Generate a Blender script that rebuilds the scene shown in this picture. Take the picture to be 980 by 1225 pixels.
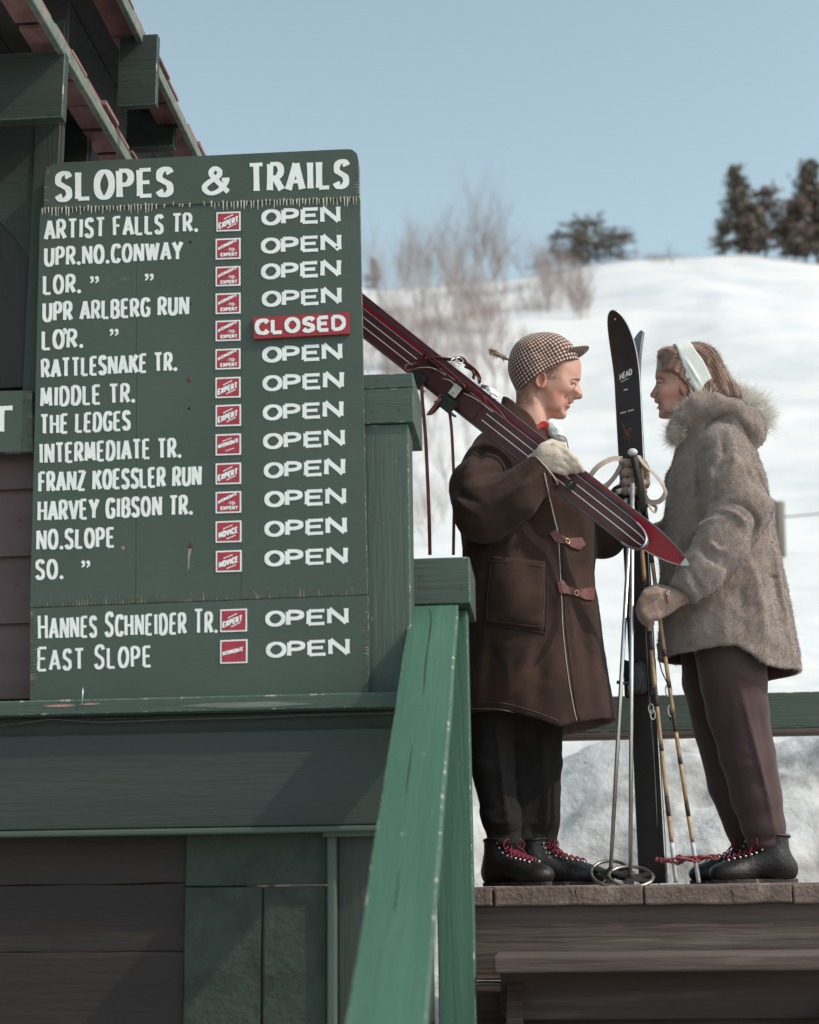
import bpy, bmesh, math, random
import numpy as np
from mathutils import Vector, Matrix, Euler, noise as mnoise
from mathutils.bvhtree import BVHTree

random.seed(7)
rng = np.random.default_rng(7)
for o in list(bpy.data.objects):
    bpy.data.objects.remove(o, do_unlink=True)
scene = bpy.context.scene
COL = scene.collection
R = math.radians

# ------------------------------------------------------------------ camera
PITCH, ROLL, FPX = R(13.8), R(0.75), 1850.0
cam_data = bpy.data.cameras.new('camera')
cam = bpy.data.objects.new('camera', cam_data)
COL.objects.link(cam)
CAM_P = Vector((0, 0, -0.012))
cam.matrix_world = (Matrix.Translation(CAM_P) @ Matrix.Rotation(R(90) + PITCH, 4, 'X')
                    @ Matrix.Rotation(-ROLL, 4, 'Z'))
cam_data.sensor_fit = 'HORIZONTAL'
cam_data.sensor_width = 36.0
cam_data.lens = 36.0 * FPX / 980.0
cam_data.clip_start = 0.1
cam_data.clip_end = 3000
cam_data.dof.use_dof = True
cam_data.dof.focus_distance = 5.05
cam_data.dof.aperture_fstop = 3.3
scene.camera = cam

# ------------------------------------------------------------------ sky and sun
SUN_AZ, SUN_EL = R(114), R(43)          # azimuth clockwise from +Y
world = bpy.data.worlds.new("World")
scene.world = world
world.use_nodes = True
wn, wl = world.node_tree.nodes, world.node_tree.links
bg = wn['Background']
sky = wn.new('ShaderNodeTexSky')
sky.sky_type = 'NISHITA'
sky.sun_disc = False
sky.sun_elevation = SUN_EL
sky.sun_rotation = SUN_AZ
sky.air_density = 1.0
sky.dust_density = 1.2
sky.ozone_density = 1.0
hs = wn.new('ShaderNodeHueSaturation')
hs.inputs['Hue'].default_value = 0.46
hs.inputs['Saturation'].default_value = 0.62
hs.inputs['Value'].default_value = 1.3
wl.new(sky.outputs[0], hs.inputs['Color'])
wl.new(hs.outputs[0], bg.inputs['Color'])
bg.inputs['Strength'].default_value = 0.145
sun_d = bpy.data.lights.new('sun', 'SUN')
sun_d.energy = 2.5
sun_d.angle = R(0.6)
sun_d.color = (1.0, 0.91, 0.78)
sun = bpy.data.objects.new('sun', sun_d)
COL.objects.link(sun)
SUNV = Vector((math.sin(SUN_AZ) * math.cos(SUN_EL), math.cos(SUN_AZ) * math.cos(SUN_EL), math.sin(SUN_EL)))
sun.rotation_euler = SUNV.to_track_quat('Z', 'Y').to_euler()
scene.view_settings.view_transform = 'Standard'
scene.view_settings.look = 'None'
scene.view_settings.exposure = 0.15
scene.view_settings.gamma = 1.0

# ------------------------------------------------------------------ layout helpers
MW = cam.matrix_world.copy()
def ray(px, py):
    return (MW.to_3x3() @ Vector((px - 490, 612.5 - py, -FPX))).normalized()
def W(px, py, Y):                       # photo pixel -> world point on the plane y = Y
    d = ray(px, py)
    return CAM_P + d * ((Y - CAM_P.y) / d.y)
TH = R(5.0)                             # the booth and stairs are turned by this much
HU = Vector((math.cos(TH), -math.sin(TH), 0))
HV = Vector((math.sin(TH), math.cos(TH), 0))
def H(px, py, v):                       # photo pixel -> (u, v, z) in the booth's frame
    d = ray(px, py)
    p = CAM_P + d * (v / d.dot(HV))
    return Vector((p.dot(HU), v, p.z))
HM = Matrix.Rotation(-TH, 4, 'Z')
def h2w(p):
    return HM @ Vector(p)
def Hw(px, py, v):
    return h2w(H(px, py, v))

# ------------------------------------------------------------------ object helpers
def link(o, parent=None):
    COL.objects.link(o)
    if parent is not None:
        o.parent = parent
        o.matrix_parent_inverse = parent.matrix_world.inverted()
    return o
def tag(o, label=None, cat=None, group=None, kind=None):
    if label: o['label'] = label
    if cat: o['category'] = cat
    if group: o['group'] = group
    if kind: o['kind'] = kind
    return o
def empty(name, loc, label=None, cat=None, group=None, kind=None):
    o = bpy.data.objects.new(name, None)
    o.empty_display_size = 0.1
    o.location = loc
    COL.objects.link(o)
    o.matrix_world = Matrix.Translation(Vector(loc))
    return tag(o, label, cat, group, kind)
def mesh_obj(name, verts, faces, mats, parent=None, smooth=False, midx=None, matrix=None):
    me = bpy.data.meshes.new(name)
    me.from_pydata([tuple(v) for v in verts], [], [tuple(int(i) for i in f) for f in faces])
    if not isinstance(mats, (list, tuple)): mats = [mats]
    for m in mats: me.materials.append(m)
    if midx is not None:
        me.polygons.foreach_set('material_index', np.asarray(midx, dtype=np.int32))
    if smooth:
        me.polygons.foreach_set('use_smooth', np.ones(len(me.polygons), dtype=bool))
    me.update()
    o = bpy.data.objects.new(name, me)
    if matrix is not None: o.matrix_world = matrix
    return link(o, parent)
def bm_obj(name, bm, mats, parent=None, smooth=False, matrix=None):
    me = bpy.data.meshes.new(name)
    bm.to_mesh(me); bm.free()
    if not isinstance(mats, (list, tuple)): mats = [mats]
    for m in mats: me.materials.append(m)
    if smooth:
        me.polygons.foreach_set('use_smooth', np.ones(len(me.polygons), dtype=bool))
    o = bpy.data.objects.new(name, me)
    if matrix is not None: o.matrix_world = matrix
    return link(o, parent)
def box(name, lo, hi, mats, parent=None, bev=0.004, matrix=HM, seg=2, warp=0.0, cuts=0):
    """bevelled board; bevel faces take the second material (worn edge) when there is one.
    The mesh is built about its own centre, so object coordinates run along the board."""
    lo, hi = Vector(lo), Vector(hi)
    c, s = (lo + hi) / 2, hi - lo
    bm = bmesh.new()
    bmesh.ops.create_cube(bm, size=1.0)
    for v in bm.verts:
        v.co = Vector((v.co.x * s.x, v.co.y * s.y, v.co.z * s.z))
    if cuts:
        ax = max(range(3), key=lambda i: s[i])
        es = [e for e in bm.edges if abs((e.verts[0].co - e.verts[1].co)[ax]) > s[ax] * .9]
        bmesh.ops.subdivide_edges(bm, edges=es, cuts=cuts, use_grid_fill=True)
        sd = random.random() * 100
        for v in bm.verts:
            n = mnoise.noise_vector(v.co * 6 + Vector((sd, sd, 0))) * warp
            n[ax] *= .3
            v.co += n
    many = isinstance(mats, (list, tuple)) and len(mats) > 1
    es = [e for e in bm.edges if len(e.link_faces) == 2 and e.calc_face_angle(0) > .5]
    if bev > 0:
        res = bmesh.ops.bevel(bm, geom=es, offset=bev, segments=seg, profile=.5, affect='EDGES')
        if many:
            for f in res['faces']: f.material_index = 1
    return bm_obj(name, bm, mats, parent, matrix=matrix @ Matrix.Translation(c))
def tube(name, pts, r, mats, parent=None, seg=8, closed=False, flat=1.0, nrm=None, caps=True, smooth=True):
    """round (or flattened) tube along pts; r may be a list; flat squashes it along nrm"""
    pts = [Vector(p) for p in pts]
    n = len(pts)
    rr = r if isinstance(r, (list, tuple)) else [r] * n
    verts, faces = [], []
    prev = None
    for i, p in enumerate(pts):
        a = pts[(i - 1) % n] if (closed or i > 0) else p
        b = pts[(i + 1) % n] if (closed or i < n - 1) else p
        t = (b - a).normalized()
        if nrm is not None:
            nn = nrm[i] if isinstance(nrm, list) else nrm
            x = Vector(nn)
        elif prev is None:
            x = Vector((0, 0, 1)) if abs(t.z) < .9 else Vector((1, 0, 0))
        else: x = prev
        x = (x - t * x.dot(t)).normalized()
        y = t.cross(x)
        prev = x
        for k in range(seg):
            a2 = 2 * math.pi * k / seg
            verts.append(p + x * math.cos(a2) * rr[i] * flat + y * math.sin(a2) * rr[i])
    m = n if closed else n - 1
    for i in range(m):
        for k in range(seg):
            faces.append((i * seg + k, i * seg + (k + 1) % seg, ((i + 1) % n) * seg + (k + 1) % seg, ((i + 1) % n) * seg + k))
    if caps and not closed:
        faces.append(tuple(range(seg))[::-1]); faces.append(tuple((n - 1) * seg + k for k in range(seg)))
    if name is None: return verts, faces
    return mesh_obj(name, verts, faces, mats, parent, smooth)
def strap(name, pts, width, thick, wdir, mats, parent=None):
    """flat band through pts, its width along wdir (Vector or list)"""
    pts = [Vector(p) for p in pts]
    n = len(pts); verts = []; faces = []
    for i, p in enumerate(pts):
        t = (pts[min(i + 1, n - 1)] - pts[max(i - 1, 0)]).normalized()
        w = Vector(wdir[i] if isinstance(wdir, list) else wdir)
        w = (w - t * w.dot(t)).normalized()
        u = t.cross(w)
        for a, b in ((-1, -1), (1, -1), (1, 1), (-1, 1)):
            verts.append(p + w * a * width / 2 + u * b * thick / 2)
    for i in range(n - 1):
        for k in range(4):
            faces.append((i * 4 + k, i * 4 + (k + 1) % 4, i * 4 + 4 + (k + 1) % 4, i * 4 + 4 + k))
    faces += [(3, 2, 1, 0), tuple((n - 1) * 4 + k for k in range(4))]
    return mesh_obj(name, verts, faces, mats, parent)
def spline(pts, n=8, closed=False):
    """Catmull-Rom through pts (tuples or Vectors)"""
    P = [Vector(p) for p in pts]; out = []
    m = len(P)
    rngi = range(m) if closed else range(m - 1)
    for i in rngi:
        p0 = P[(i - 1) % m] if closed or i > 0 else P[0] * 2 - P[1]
        p1, p2 = P[i], P[(i + 1) % m]
        p3 = P[(i + 2) % m] if closed or i < m - 2 else P[-1] * 2 - P[-2]
        for k in range(n):
            t = k / n
            out.append(.5 * ((2 * p1) + (p2 - p0) * t + (2 * p0 - 5 * p1 + 4 * p2 - p3) * t * t + (3 * p1 - p0 - 3 * p2 + p3) * t ** 3))
    if not closed: out.append(P[-1].copy())
    return out
def px_prism(name, poly_px, v_front, v_back, mats, parent=None):
    """flat board with the outline poly_px (photo pixels) on the booth-frame plane v_front"""
    a = [H(x, y, v_front) for x, y in poly_px]
    n = len(a)
    verts = [h2w(p) for p in a] + [h2w((p.x, v_back, p.z)) for p in a]
    faces = [tuple(range(n))[::-1], tuple(range(n, 2 * n))] + [(i, (i + 1) % n, n + (i + 1) % n, n + i) for i in range(n)]
    idx = [0, 0] + [1 if isinstance(mats, (list, tuple)) and len(mats) > 1 else 0] * n
    o = mesh_obj(name, verts, faces, mats, parent, midx=idx)
    bm = bmesh.new(); bm.from_mesh(o.data); bmesh.ops.recalc_face_normals(bm, faces=bm.faces); bm.to_mesh(o.data); bm.free()
    return o

# ------------------------------------------------------------------ materials
def mat(name, col, rough=.7, var=.15, vscale=6, bump=.15, bscale=80, grain=None, gs=1.0, metallic=0.0, spec=.4,
        col2=None, c2scale=12, c2lo=.6, c2hi=.68, coords='Object', attr=None, sss=0, sheen=0, bdist=.01, detail=5,
        col3=None, c3scale=60, c3lo=.68, c3hi=.72, coat=0, aniso=None):
    m = bpy.data.materials.new(name); m.use_nodes = True
    nt = m.node_tree; N, L = nt.nodes, nt.links
    b = N['Principled BSDF']
    tc = N.new('ShaderNodeTexCoord')
    mp = N.new('ShaderNodeMapping')
    L.new(tc.outputs[coords], mp.inputs['Vector'])
    if grain is not None:
        s = [gs * 1.0] * 3; s[grain] = gs * 0.06
        mp.inputs['Scale'].default_value = s
    def noise(scale, det=detail, vec=mp.outputs[0], rgh=.6):
        n = N.new('ShaderNodeTexNoise')
        n.inputs['Scale'].default_value = scale; n.inputs['Detail'].default_value = det
        n.inputs['Roughness'].default_value = rgh
        L.new(vec, n.inputs['Vector'])
        return n.outputs['Fac']
    def mixc(fac, a, bcol):
        mx = N.new('ShaderNodeMix'); mx.data_type = 'RGBA'
        if isinstance(fac, (int, float)): mx.inputs[0].default_value = fac
        else: L.new(fac, mx.inputs[0])
        for i, c in ((6, a), (7, bcol)):
            if isinstance(c, tuple): mx.inputs[i].default_value = (*c[:3], 1)
            else: L.new(c, mx.inputs[i])
        return mx.outputs[2]
    def ramp(fac, lo, hi):
        mr = N.new('ShaderNodeMapRange'); mr.inputs['From Min'].default_value = lo; mr.inputs['From Max'].default_value = hi
        L.new(fac, mr.inputs['Value']); return mr.outputs[0]
    base = tuple(col)
    c = mixc(ramp(noise(vscale), .3, .7), tuple(max(0, x * (1 - var)) for x in base), tuple(min(1, x * (1 + var)) for x in base))
    if attr:
        at = N.new('ShaderNodeAttribute'); at.attribute_name = attr
        mm = N.new('ShaderNodeMix'); mm.data_type = 'RGBA'; mm.blend_type = 'MULTIPLY'; mm.inputs[0].default_value = 1
        L.new(c, mm.inputs[6]); L.new(at.outputs['Color'], mm.inputs[7]); c = mm.outputs[2]
    if col2 is not None:
        c = mixc(ramp(noise(c2scale, 6), c2lo, c2hi), c, tuple(col2))
    if col3 is not None:
        c = mixc(ramp(noise(c3scale, 3, tc.outputs[coords]), c3lo, c3hi), c, tuple(col3))
    L.new(c, b.inputs['Base Color'])
    rn = ramp(noise(vscale * 2.3), .2, .8)
    rr = N.new('ShaderNodeMapRange'); rr.inputs['To Min'].default_value = max(0, rough - .1); rr.inputs['To Max'].default_value = min(1, rough + .1)
    L.new(rn, rr.inputs['Value']); L.new(rr.outputs[0], b.inputs['Roughness'])
    b.inputs['Metallic'].default_value = metallic
    b.inputs['Specular IOR Level'].default_value = spec
    if sss:
        b.inputs['Subsurface Weight'].default_value = sss
        b.inputs['Subsurface Radius'].default_value = (1, .4, .25)
        b.inputs['Subsurface Scale'].default_value = .008
    if sheen:
        b.inputs['Sheen Weight'].default_value = sheen; b.inputs['Sheen Roughness'].default_value = .5
    if coat:
        b.inputs['Coat Weight'].default_value = coat; b.inputs['Coat Roughness'].default_value = .25
    if bump:
        bn = N.new('ShaderNodeBump'); bn.inputs['Strength'].default_value = bump; bn.inputs['Distance'].default_value = bdist
        L.new(noise(bscale, 6), bn.inputs['Height'])
        L.new(bn.outputs[0], b.inputs['Normal'])
    return m
def shared(o, name=None):               # a cheap copy that shares its mesh
    c = o.copy()
    COL.objects.link(c)
    return c

GREEN = (.058, .082, .064)
M = {}
M['sign'] = mat('sign_paint', GREEN, .55, .10, 3, .12, 260, col3=(.10, .14, .12), c3scale=150, c3lo=.72, c3hi=.76)
M['sign_edge'] = mat('sign_edge_paint', (.06, .09, .075), .7, .2, 30, .4, 120, col2=(.38, .33, .27), c2scale=60, c2lo=.56, c2hi=.6)
M['letter'] = mat('letter_paint', (.78, .81, .78), .55, .06, 20, .05, 200, col3=(.35, .4, .36), c3scale=220, c3lo=.73, c3hi=.77)
M['red_paint'] = mat('red_marker_paint', (.36, .035, .055), .55, .15, 30, .05, 200)
M['red_board'] = mat('red_board_paint', (.33, .03, .04), .5, .15, 25, .1, 150, col3=(.12, .02, .02), c3scale=90, c3lo=.7, c3hi=.74)
def painted(name, col, ax, gs=1.0, bump=.5, **k):
    return mat(name, col, .6, .16, 9, bump, 95, grain=ax, gs=gs, bdist=.006, **k)
for ax in range(3):
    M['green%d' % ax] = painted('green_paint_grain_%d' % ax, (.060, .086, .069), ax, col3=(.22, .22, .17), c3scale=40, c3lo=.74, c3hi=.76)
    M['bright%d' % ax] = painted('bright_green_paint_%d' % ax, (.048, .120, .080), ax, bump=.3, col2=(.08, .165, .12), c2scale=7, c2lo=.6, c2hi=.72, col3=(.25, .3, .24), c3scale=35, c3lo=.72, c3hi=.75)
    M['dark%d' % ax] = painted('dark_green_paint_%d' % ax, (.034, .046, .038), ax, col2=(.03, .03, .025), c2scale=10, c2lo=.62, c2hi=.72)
M['edge'] = mat('worn_green_edge', (.07, .13, .105), .75, .3, 40, .5, 130, col2=(.42, .40, .33), c2scale=24, c2lo=.58, c2hi=.64, col3=(.3, .3, .24), c3scale=150, c3lo=.62, c3hi=.66)
M['eavegreen'] = mat('shaded_eave_paint', (.028, .038, .031), .7, .2, 10, .4, 90, grain=0)  # green base darkened to carry the shadow under the roof overhang
M['eaveedge'] = mat('sunlit_worn_eave_edge', (.14, .17, .14), .8, .3, 30, .4, 90, col2=(.3, .18, .16), c2scale=20, c2lo=.6, c2hi=.64)  # worn edge, its base lightened to carry the sunlight on it
M['siding'] = mat('plum_siding', (.105, .068, .068), .7, .14, 10, .5, 90, grain=0, bdist=.005, col3=(.03, .02, .02), c3scale=60, c3lo=.74, c3hi=.78)
M['brown_wall'] = mat('brown_stained_boards', (.024, .018, .016), .75, .25, 6, .4, 60, grain=0, col2=(.055, .030, .024), c2scale=4, c2lo=.55, c2hi=.7)
M['deckwood'] = mat('weathered_deck_wood', (.155, .115, .095), .9, .3, 14, .9, 70, grain=1, bdist=.01, col2=(.25, .2, .165), c2scale=12, c2lo=.55, c2hi=.7)
M['fascia'] = mat('weathered_fascia_wood', (.10, .075, .065), .9, .3, 14, .7, 60, grain=0, bdist=.01, col2=(.19, .16, .14), c2scale=14, c2lo=.58, c2hi=.7)
M['steel'] = mat('bright_steel', (.66, .66, .66), .36, .1, 20, .02, 100, metallic=1.0)
M['iron'] = mat('dull_iron', (.16, .16, .16), .45, .2, 40, .15, 120, metallic=.8)
M['rust'] = mat('rusty_nail', (.11, .045, .03), .8, .3, 50, .4, 150)
M['leather'] = mat('reddish_leather_strap', (.15, .045, .035), .5, .25, 40, .2, 150)
M['tan'] = mat('pale_leather_strap', (.42, .34, .28), .6, .15, 30, .15, 150)
# ================================================================== snow hill
def smoothstep(a, b, x):
    t = np.clip((x - a) / (b - a), 0, 1); return t * t * (3 - 2 * t)
ELY = np.array([0, 3, 6.0, 6.6, 7.3, 8.2, 9.5, 12, 20, 32, 50, 80, 120, 150, 220, 400])
ELZ = np.array([-1.25, -1.25, -1.2, -.35, .30, .92, 1.25, 1.9, 3.9, 7.0, 13.7, 28.5, 48.5, 54, 50, 30])
VN = {}
def vnoise(x, y, s, seed=0):
    """cheap tiling value noise on arrays"""
    g = VN.setdefault(seed, np.random.default_rng(seed + 11).random((128, 128)))
    u, v = x / s, y / s
    i, j = np.floor(u).astype(int), np.floor(v).astype(int)
    fu, fv = u - i, v - j
    fu, fv = fu * fu * (3 - 2 * fu), fv * fv * (3 - 2 * fv)
    a = g[i % 128, j % 128]; b = g[(i + 1) % 128, j % 128]; c = g[i % 128, (j + 1) % 128]; d = g[(i + 1) % 128, (j + 1) % 128]
    return (a * (1 - fu) + b * fu) * (1 - fv) + (c * (1 - fu) + d * fu) * fv - .5
def ground_z(x, y):
    x = np.asarray(x, float); y = np.asarray(y, float)
    z = np.interp(y, ELY, ELZ)
    far = smoothstep(25, 120, y)
    xs = np.array([-200, -60, -8, 0, 6, 12, 20, 26, 34, 60, 200]) 
    zs = np.array([-9, -5, -.1, .1, .7, 1.4, 1.9, 2.5, 2.6, -1, -15])
    z = z + far * np.interp(x * 120 / np.maximum(y, 40), xs, zs) * 1.0
    z = z + far * (vnoise(x, y, 9, 1) * 2.0 + vnoise(x, y, 21, 7) * 2.2) * smoothstep(14, 40, y) + smoothstep(10, 30, y) * (vnoise(x, y, 3.1, 2) * .34 + vnoise(x, y, 1.3, 8) * .10)
    near = smoothstep(5.6, 7, y) * (1 - smoothstep(7.3, 8.6, y) * .85) * (1 - smoothstep(13, 24, y))
    lump = vnoise(x, y, .55, 3) * .34 + vnoise(x, y, .23, 4) * .17 + np.abs(vnoise(x, y, .11, 5)) * .09
    z = z + near * lump + (1 - near) * vnoise(x, y, .8, 6) * .06
    return z
M['snow'] = mat('snow', (.69, .69, .68), .75, .03, .3, .35, 5, coords='Object', bdist=.06, col2=(.55, .57, .59), c2scale=.22, c2lo=.46, c2hi=.72)
M['shaded_snow'] = mat('shade_greyed_snow', (.54, .54, .53), .8, .12, 2.0, .6, 9, bdist=.05, col2=(.24, .235, .225), c2scale=2.6, c2lo=.44, c2hi=.64, col3=(.16, .14, .12), c3scale=16, c3lo=.68, c3hi=.76)  # greyed base and dark blotches paint in the partial shade on the bank
def terrain():
    ys = np.concatenate([np.linspace(-12, 5.5, 12), np.arange(5.9, 12, .055), np.geomspace(12.1, 220, 150), [300, 450, 800]])
    xt = np.concatenate([-np.geomspace(1, .12, 14), np.linspace(-.11, .6, 170), np.geomspace(.62, 1.1, 8)])
    V = []
    for y in ys:
        wd = max(y, 5.9) * 1.0 if y < 60 else y
        V.append(np.stack([xt * (wd if y < 220 else 220 + (y - 220)) * (3.2 if y > 220 else 1.15) - .0, np.full_like(xt, y)], 1))
    V = np.array(V)
    Z = ground_z(V[..., 0], V[..., 1])
    ny, nx = Z.shape
    verts = np.dstack([V, Z]).reshape(-1, 3)
    idx = np.arange(ny * nx).reshape(ny, nx)
    q = np.stack([idx[:-1, :-1], idx[:-1, 1:], idx[1:, 1:], idx[1:, :-1]], -1).reshape(-1, 4)
    cy = verts[q].mean(1)[:, 1]
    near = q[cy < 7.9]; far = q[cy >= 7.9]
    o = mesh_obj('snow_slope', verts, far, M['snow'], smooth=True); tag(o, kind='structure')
    o = mesh_obj('snow_bank', verts, near, M['shaded_snow'], smooth=True); tag(o, kind='structure')
terrain()
# drop unused vertices
for nm in ('snow_slope', 'snow_bank'):
    o = bpy.data.objects[nm]; bm = bmesh.new(); bm.from_mesh(o.data)
    bmesh.ops.delete(bm, geom=[v for v in bm.verts if not v.link_faces], context='VERTS'); bm.to_mesh(o.data); bm.free()

def hit_ground(px, py, lo=9.0, hi=200.0):
    d = ray(px, py); last = lo
    for y in np.geomspace(lo, hi, 400):
        p = CAM_P + d * (y / d.y)
        if float(ground_z(p.x, p.y)) > p.z: return Vector((p.x, p.y, float(ground_z(p.x, p.y))))
        last = y
    return None

# ================================================================== trees on the hill
M['bark'] = mat('bark', (.10, .08, .07), .9, .2, 10, .4, 30)
M['birch'] = mat('grey_brown_twigs', (.30, .245, .225), .9, .2, 4, 0)
M['needles'] = mat('dark_needles', (.150, .130, .100), .8, .35, 1.2, 0)  # needle colour lightened to paint in the distance haze
M['brownleaf'] = mat('dry_brown_leaves', (.22, .165, .135), .8, .3, 1.5, 0)
def quads_obj(name, C, A, B, m, parent=None):
    """many small diamonds: centre C, half axes A and B (n,3)"""
    n = len(C)
    verts = np.stack([C - A, C - B * .6, C + A, C + B * .6], 1).reshape(-1, 3)
    faces = np.arange(n * 4).reshape(n, 4)
    return mesh_obj(name, verts, faces, m, parent)
def unit(n, r=rng):
    v = r.normal(size=(n, 3)); return v / np.linalg.norm(v, axis=1)[:, None]
def conifer(base, h, wd, label, group, seed, brown=False, dens=1.0, kind=0):
    r = np.random.default_rng(seed)
    t = empty('pine_tree' if not brown else 'leafy_tree', base, label, 'tree', group)
    bx, by, bz = base
    tube('trunk', [(bx, by, bz - .3), (bx + .03 * h, by, bz + h * .5), (bx, by, bz + h * .97)], [h * .022, h * .013, h * .003], M['bark'], t, 6)
    C, A, B = [], [], []
    nb = int(44 * dens)
    for i in range(nb):
        f = (i + r.random()) / nb
        f = .10 + .9 * f
        z = bz + h * f
        prof = (1 - f) ** .75 if kind == 0 else math.sin(math.pi * min(1, (f - .05) * 1.02)) ** .6
        L = wd * prof * (.45 + .75 * r.random()) + .05 * wd
        az = r.random() * 6.283
        dirv = np.array([math.cos(az), math.sin(az), -.1 + .35 * r.random()])
        nn = int(26 + 62 * L / wd)
        s = r.random(nn) ** .7
        P = np.array([bx, by, z]) + dirv * (s * L)[:, None] + r.normal(size=(nn, 3)) * h * np.array([.022, .022, .014]) * (1 + s[:, None])
        C.append(P)
        sz = h * (.018 + .018 * r.random(nn))[:, None]
        A.append(unit(nn, r) * sz); B.append(unit(nn, r) * sz)
    quads_obj('crown', np.vstack(C), np.vstack(A), np.vstack(B), M['brownleaf'] if brown else M['needles'], t)
    return t
def bare_tree(base, h, label, group, seed, spread=.35, nst=4):
    r = random.Random(seed)
    t = empty('birch_sapling', base, label, 'tree', group)
    V, F = [], []
    def seg(p, q, r0, r1):
        v, f = tube(None, [p, q], [r0, r1], None, seg=3, caps=False)
        k = len(V); V.extend(v); F.extend([tuple(i + k for i in ff) for ff in f])
    def grow(p, d, L, rad, lev):
        n = 3
        for i in range(n):
            q = p + d * (L / n)
            seg(p, q, rad, rad * .8); rad *= .8
            if lev < 3:
                for _ in range(2 if lev else 3):
                    a = r.random() * 6.283
                    dd = (d + Vector((math.cos(a), math.sin(a), .25)) * (.45 + .2 * r.random())).normalized()
                    grow(q, dd, L * (.42 + .2 * r.random()), rad * .55, lev + 1) if lev < 2 or r.random() < .6 else None
            d = (d + Vector((r.uniform(-.1, .1), r.uniform(-.1, .1), .12))).normalized()
            p = q
    b = Vector(base)
    for i in range(nst):
        a = r.random() * 6.283
        grow(b + Vector((r.uniform(-.12, .12) * h * spread, 0, -.1)), Vector((math.cos(a) * spread * .6, math.sin(a) * spread * .6, 1)).normalized(), h * (.5 + .28 * r.random()), h * .0085, 0)
    mesh_obj('branches', V, F, M['birch'], t)
    return t
def crest(px, py_off=0):
    """a point on the hill's skyline under photo column px"""
    best = None
    for y in np.linspace(90, 175, 60):
        d = ray(px, 330); x = d.x / d.y * y
        z = float(ground_z(x, y))
        e = z / y
        if best is None or e > best[0]: best = (e, Vector((x, y, z)))
    return best[1]
def sc(p): return (p.y * .971 + p.z * .238) / 1850.0        # metres per photo pixel at a point
GT = 'trees on the crest of the snowy hill'
for px, hpx, wpx, lab, kw in (
        (447, 40, 14, 'small dark pine on the crest just beside the sign board', dict(dens=.7)),
        (668, 52, 38, 'sparse pine with patchy crown left of the round pine on the crest', dict(dens=.5)),
        (705, 56, 44, 'dark round pine in the middle of the crest', dict(dens=1.7, kind=1)),
        (738, 38, 34, 'low dark pine at the right end of the middle clump', dict(dens=1.3, kind=1)),
        (888, 112, 34, 'tall dark pine standing highest on the right of the crest', dict(dens=1.5)),
        (866, 42, 14, 'short pine at the left foot of the tall right pine', dict(dens=.6)),
        (952, 72, 18, 'narrow dark pine between the brown tree and the edge pine', dict(dens=1.0)),
        (980, 132, 40, 'large dark pine at the right edge of the crest', dict(dens=1.4))):
    b = crest(px); s = sc(b)
    conifer(b, hpx * s, wpx * s, lab, GT, px, **kw)
for px, hpx, wpx, lab in ((918, 88, 32, 'reddish brown leafy tree beside the tall right pine'), (902, 60, 20, 'small brown tree hugging the foot of the tall right pine'), (965, 84, 30, 'brown leafy tree just left of the pine at the right edge'), (866, 26, 20, 'low brown bush left of the tall right pine'), (690, 40, 22, 'brown twiggy tree between the two middle pines'), (942, 50, 22, 'low brown thicket tree under the narrow dark pine')):
    b = crest(px); s = sc(b)
    conifer(b, hpx * s, wpx * s, lab, GT, px, brown=True, kind=1, dens=.9)
GB = 'bare saplings scattered over the snowy slope'
BS = 'one of the thin bare saplings standing scattered over the snowy slope beside the sign'
BC = 'one of the thin bare saplings on the far crest behind the man with the skis'
rb = random.Random(5)
for ci, (px, hpx) in enumerate(((478, 70), (497, 92), (512, 66), (528, 98), (545, 84), (566, 118), (584, 108), (603, 74), (622, 60), (640, 50), (655, 40), (762, 22), (800, 18))):
    b = crest(px); s = sc(b)
    bare_tree(b, hpx * s * 1.0, 'bare thin sapling on the snowy crest, %s counting from the sign board' % ('first second third fourth fifth sixth seventh eighth ninth tenth eleventh twelfth thirteenth'.split()[ci]), 'bare saplings along the crest', px, .5, 3)
for i in range(140):
    px = rb.uniform(440, 705); py = rb.uniform(345, 660 if (px < 560 and i % 3 == 0) else 510) if px < 640 else rb.uniform(340, 385)
    b = hit_ground(px, py)
    if b: bare_tree(b, rb.uniform(48, 85) * sc(b) * (1.2 if px < 600 else .7), BS + '', GB, 100 + i, .35, 2)
# low brush patches half way down the slope
def brush(px, py, wpx, hpx, label, seed):
    b = hit_ground(px, py)
    b = b or crest(px)
    r = random.Random(seed); s_ = sc(b); t = empty('brush_patch', b, label, 'shrub', 'low brown brush on the slope'); V, F = [], []
    for i in range(190):
        x = b.x + r.gauss(0, .45) * wpx * s_; y = b.y + r.gauss(0, 1.2)
        z = float(ground_z(x, y)); h = hpx * s_ * r.uniform(.4, 1.1)
        q = Vector((x, y, z - .05)); d = Vector((r.uniform(-.5, .5), r.uniform(-.4, .4), 1)).normalized()
        for k in range(3):
            q2 = q + d * h / 3
            v, f = tube(None, [q, q2], [.010, .007], None, seg=3, caps=False); kk = len(V); V.extend(v); F.extend([tuple(a + kk for a in ff) for ff in f])
            d2 = (d + Vector((r.uniform(-.8, .8), r.uniform(-.8, .8), .1))).normalized()
            v, f = tube(None, [q2, q2 + d2 * h / 3], [.006, .003], None, seg=3, caps=False); kk = len(V); V.extend(v); F.extend([tuple(a + kk for a in ff) for ff in f])
            q = q2
    mesh_obj('twigs', V, F, M['brownleaf'], t)
brush(515, 392, 46, 16, 'low brown brush patch behind the top of the carried skis', 1)
brush(575, 378, 40, 14, 'low brown brush patch on the slope above the checked cap', 2)
brush(645, 372, 44, 15, 'low brown brush patch right of the checked cap', 3)
brush(470, 380, 36, 13, 'low brown brush patch beside the sign edge', 4)
brush(600, 352, 60, 9, 'thin line of brush just under the crest above the man', 5)
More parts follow.
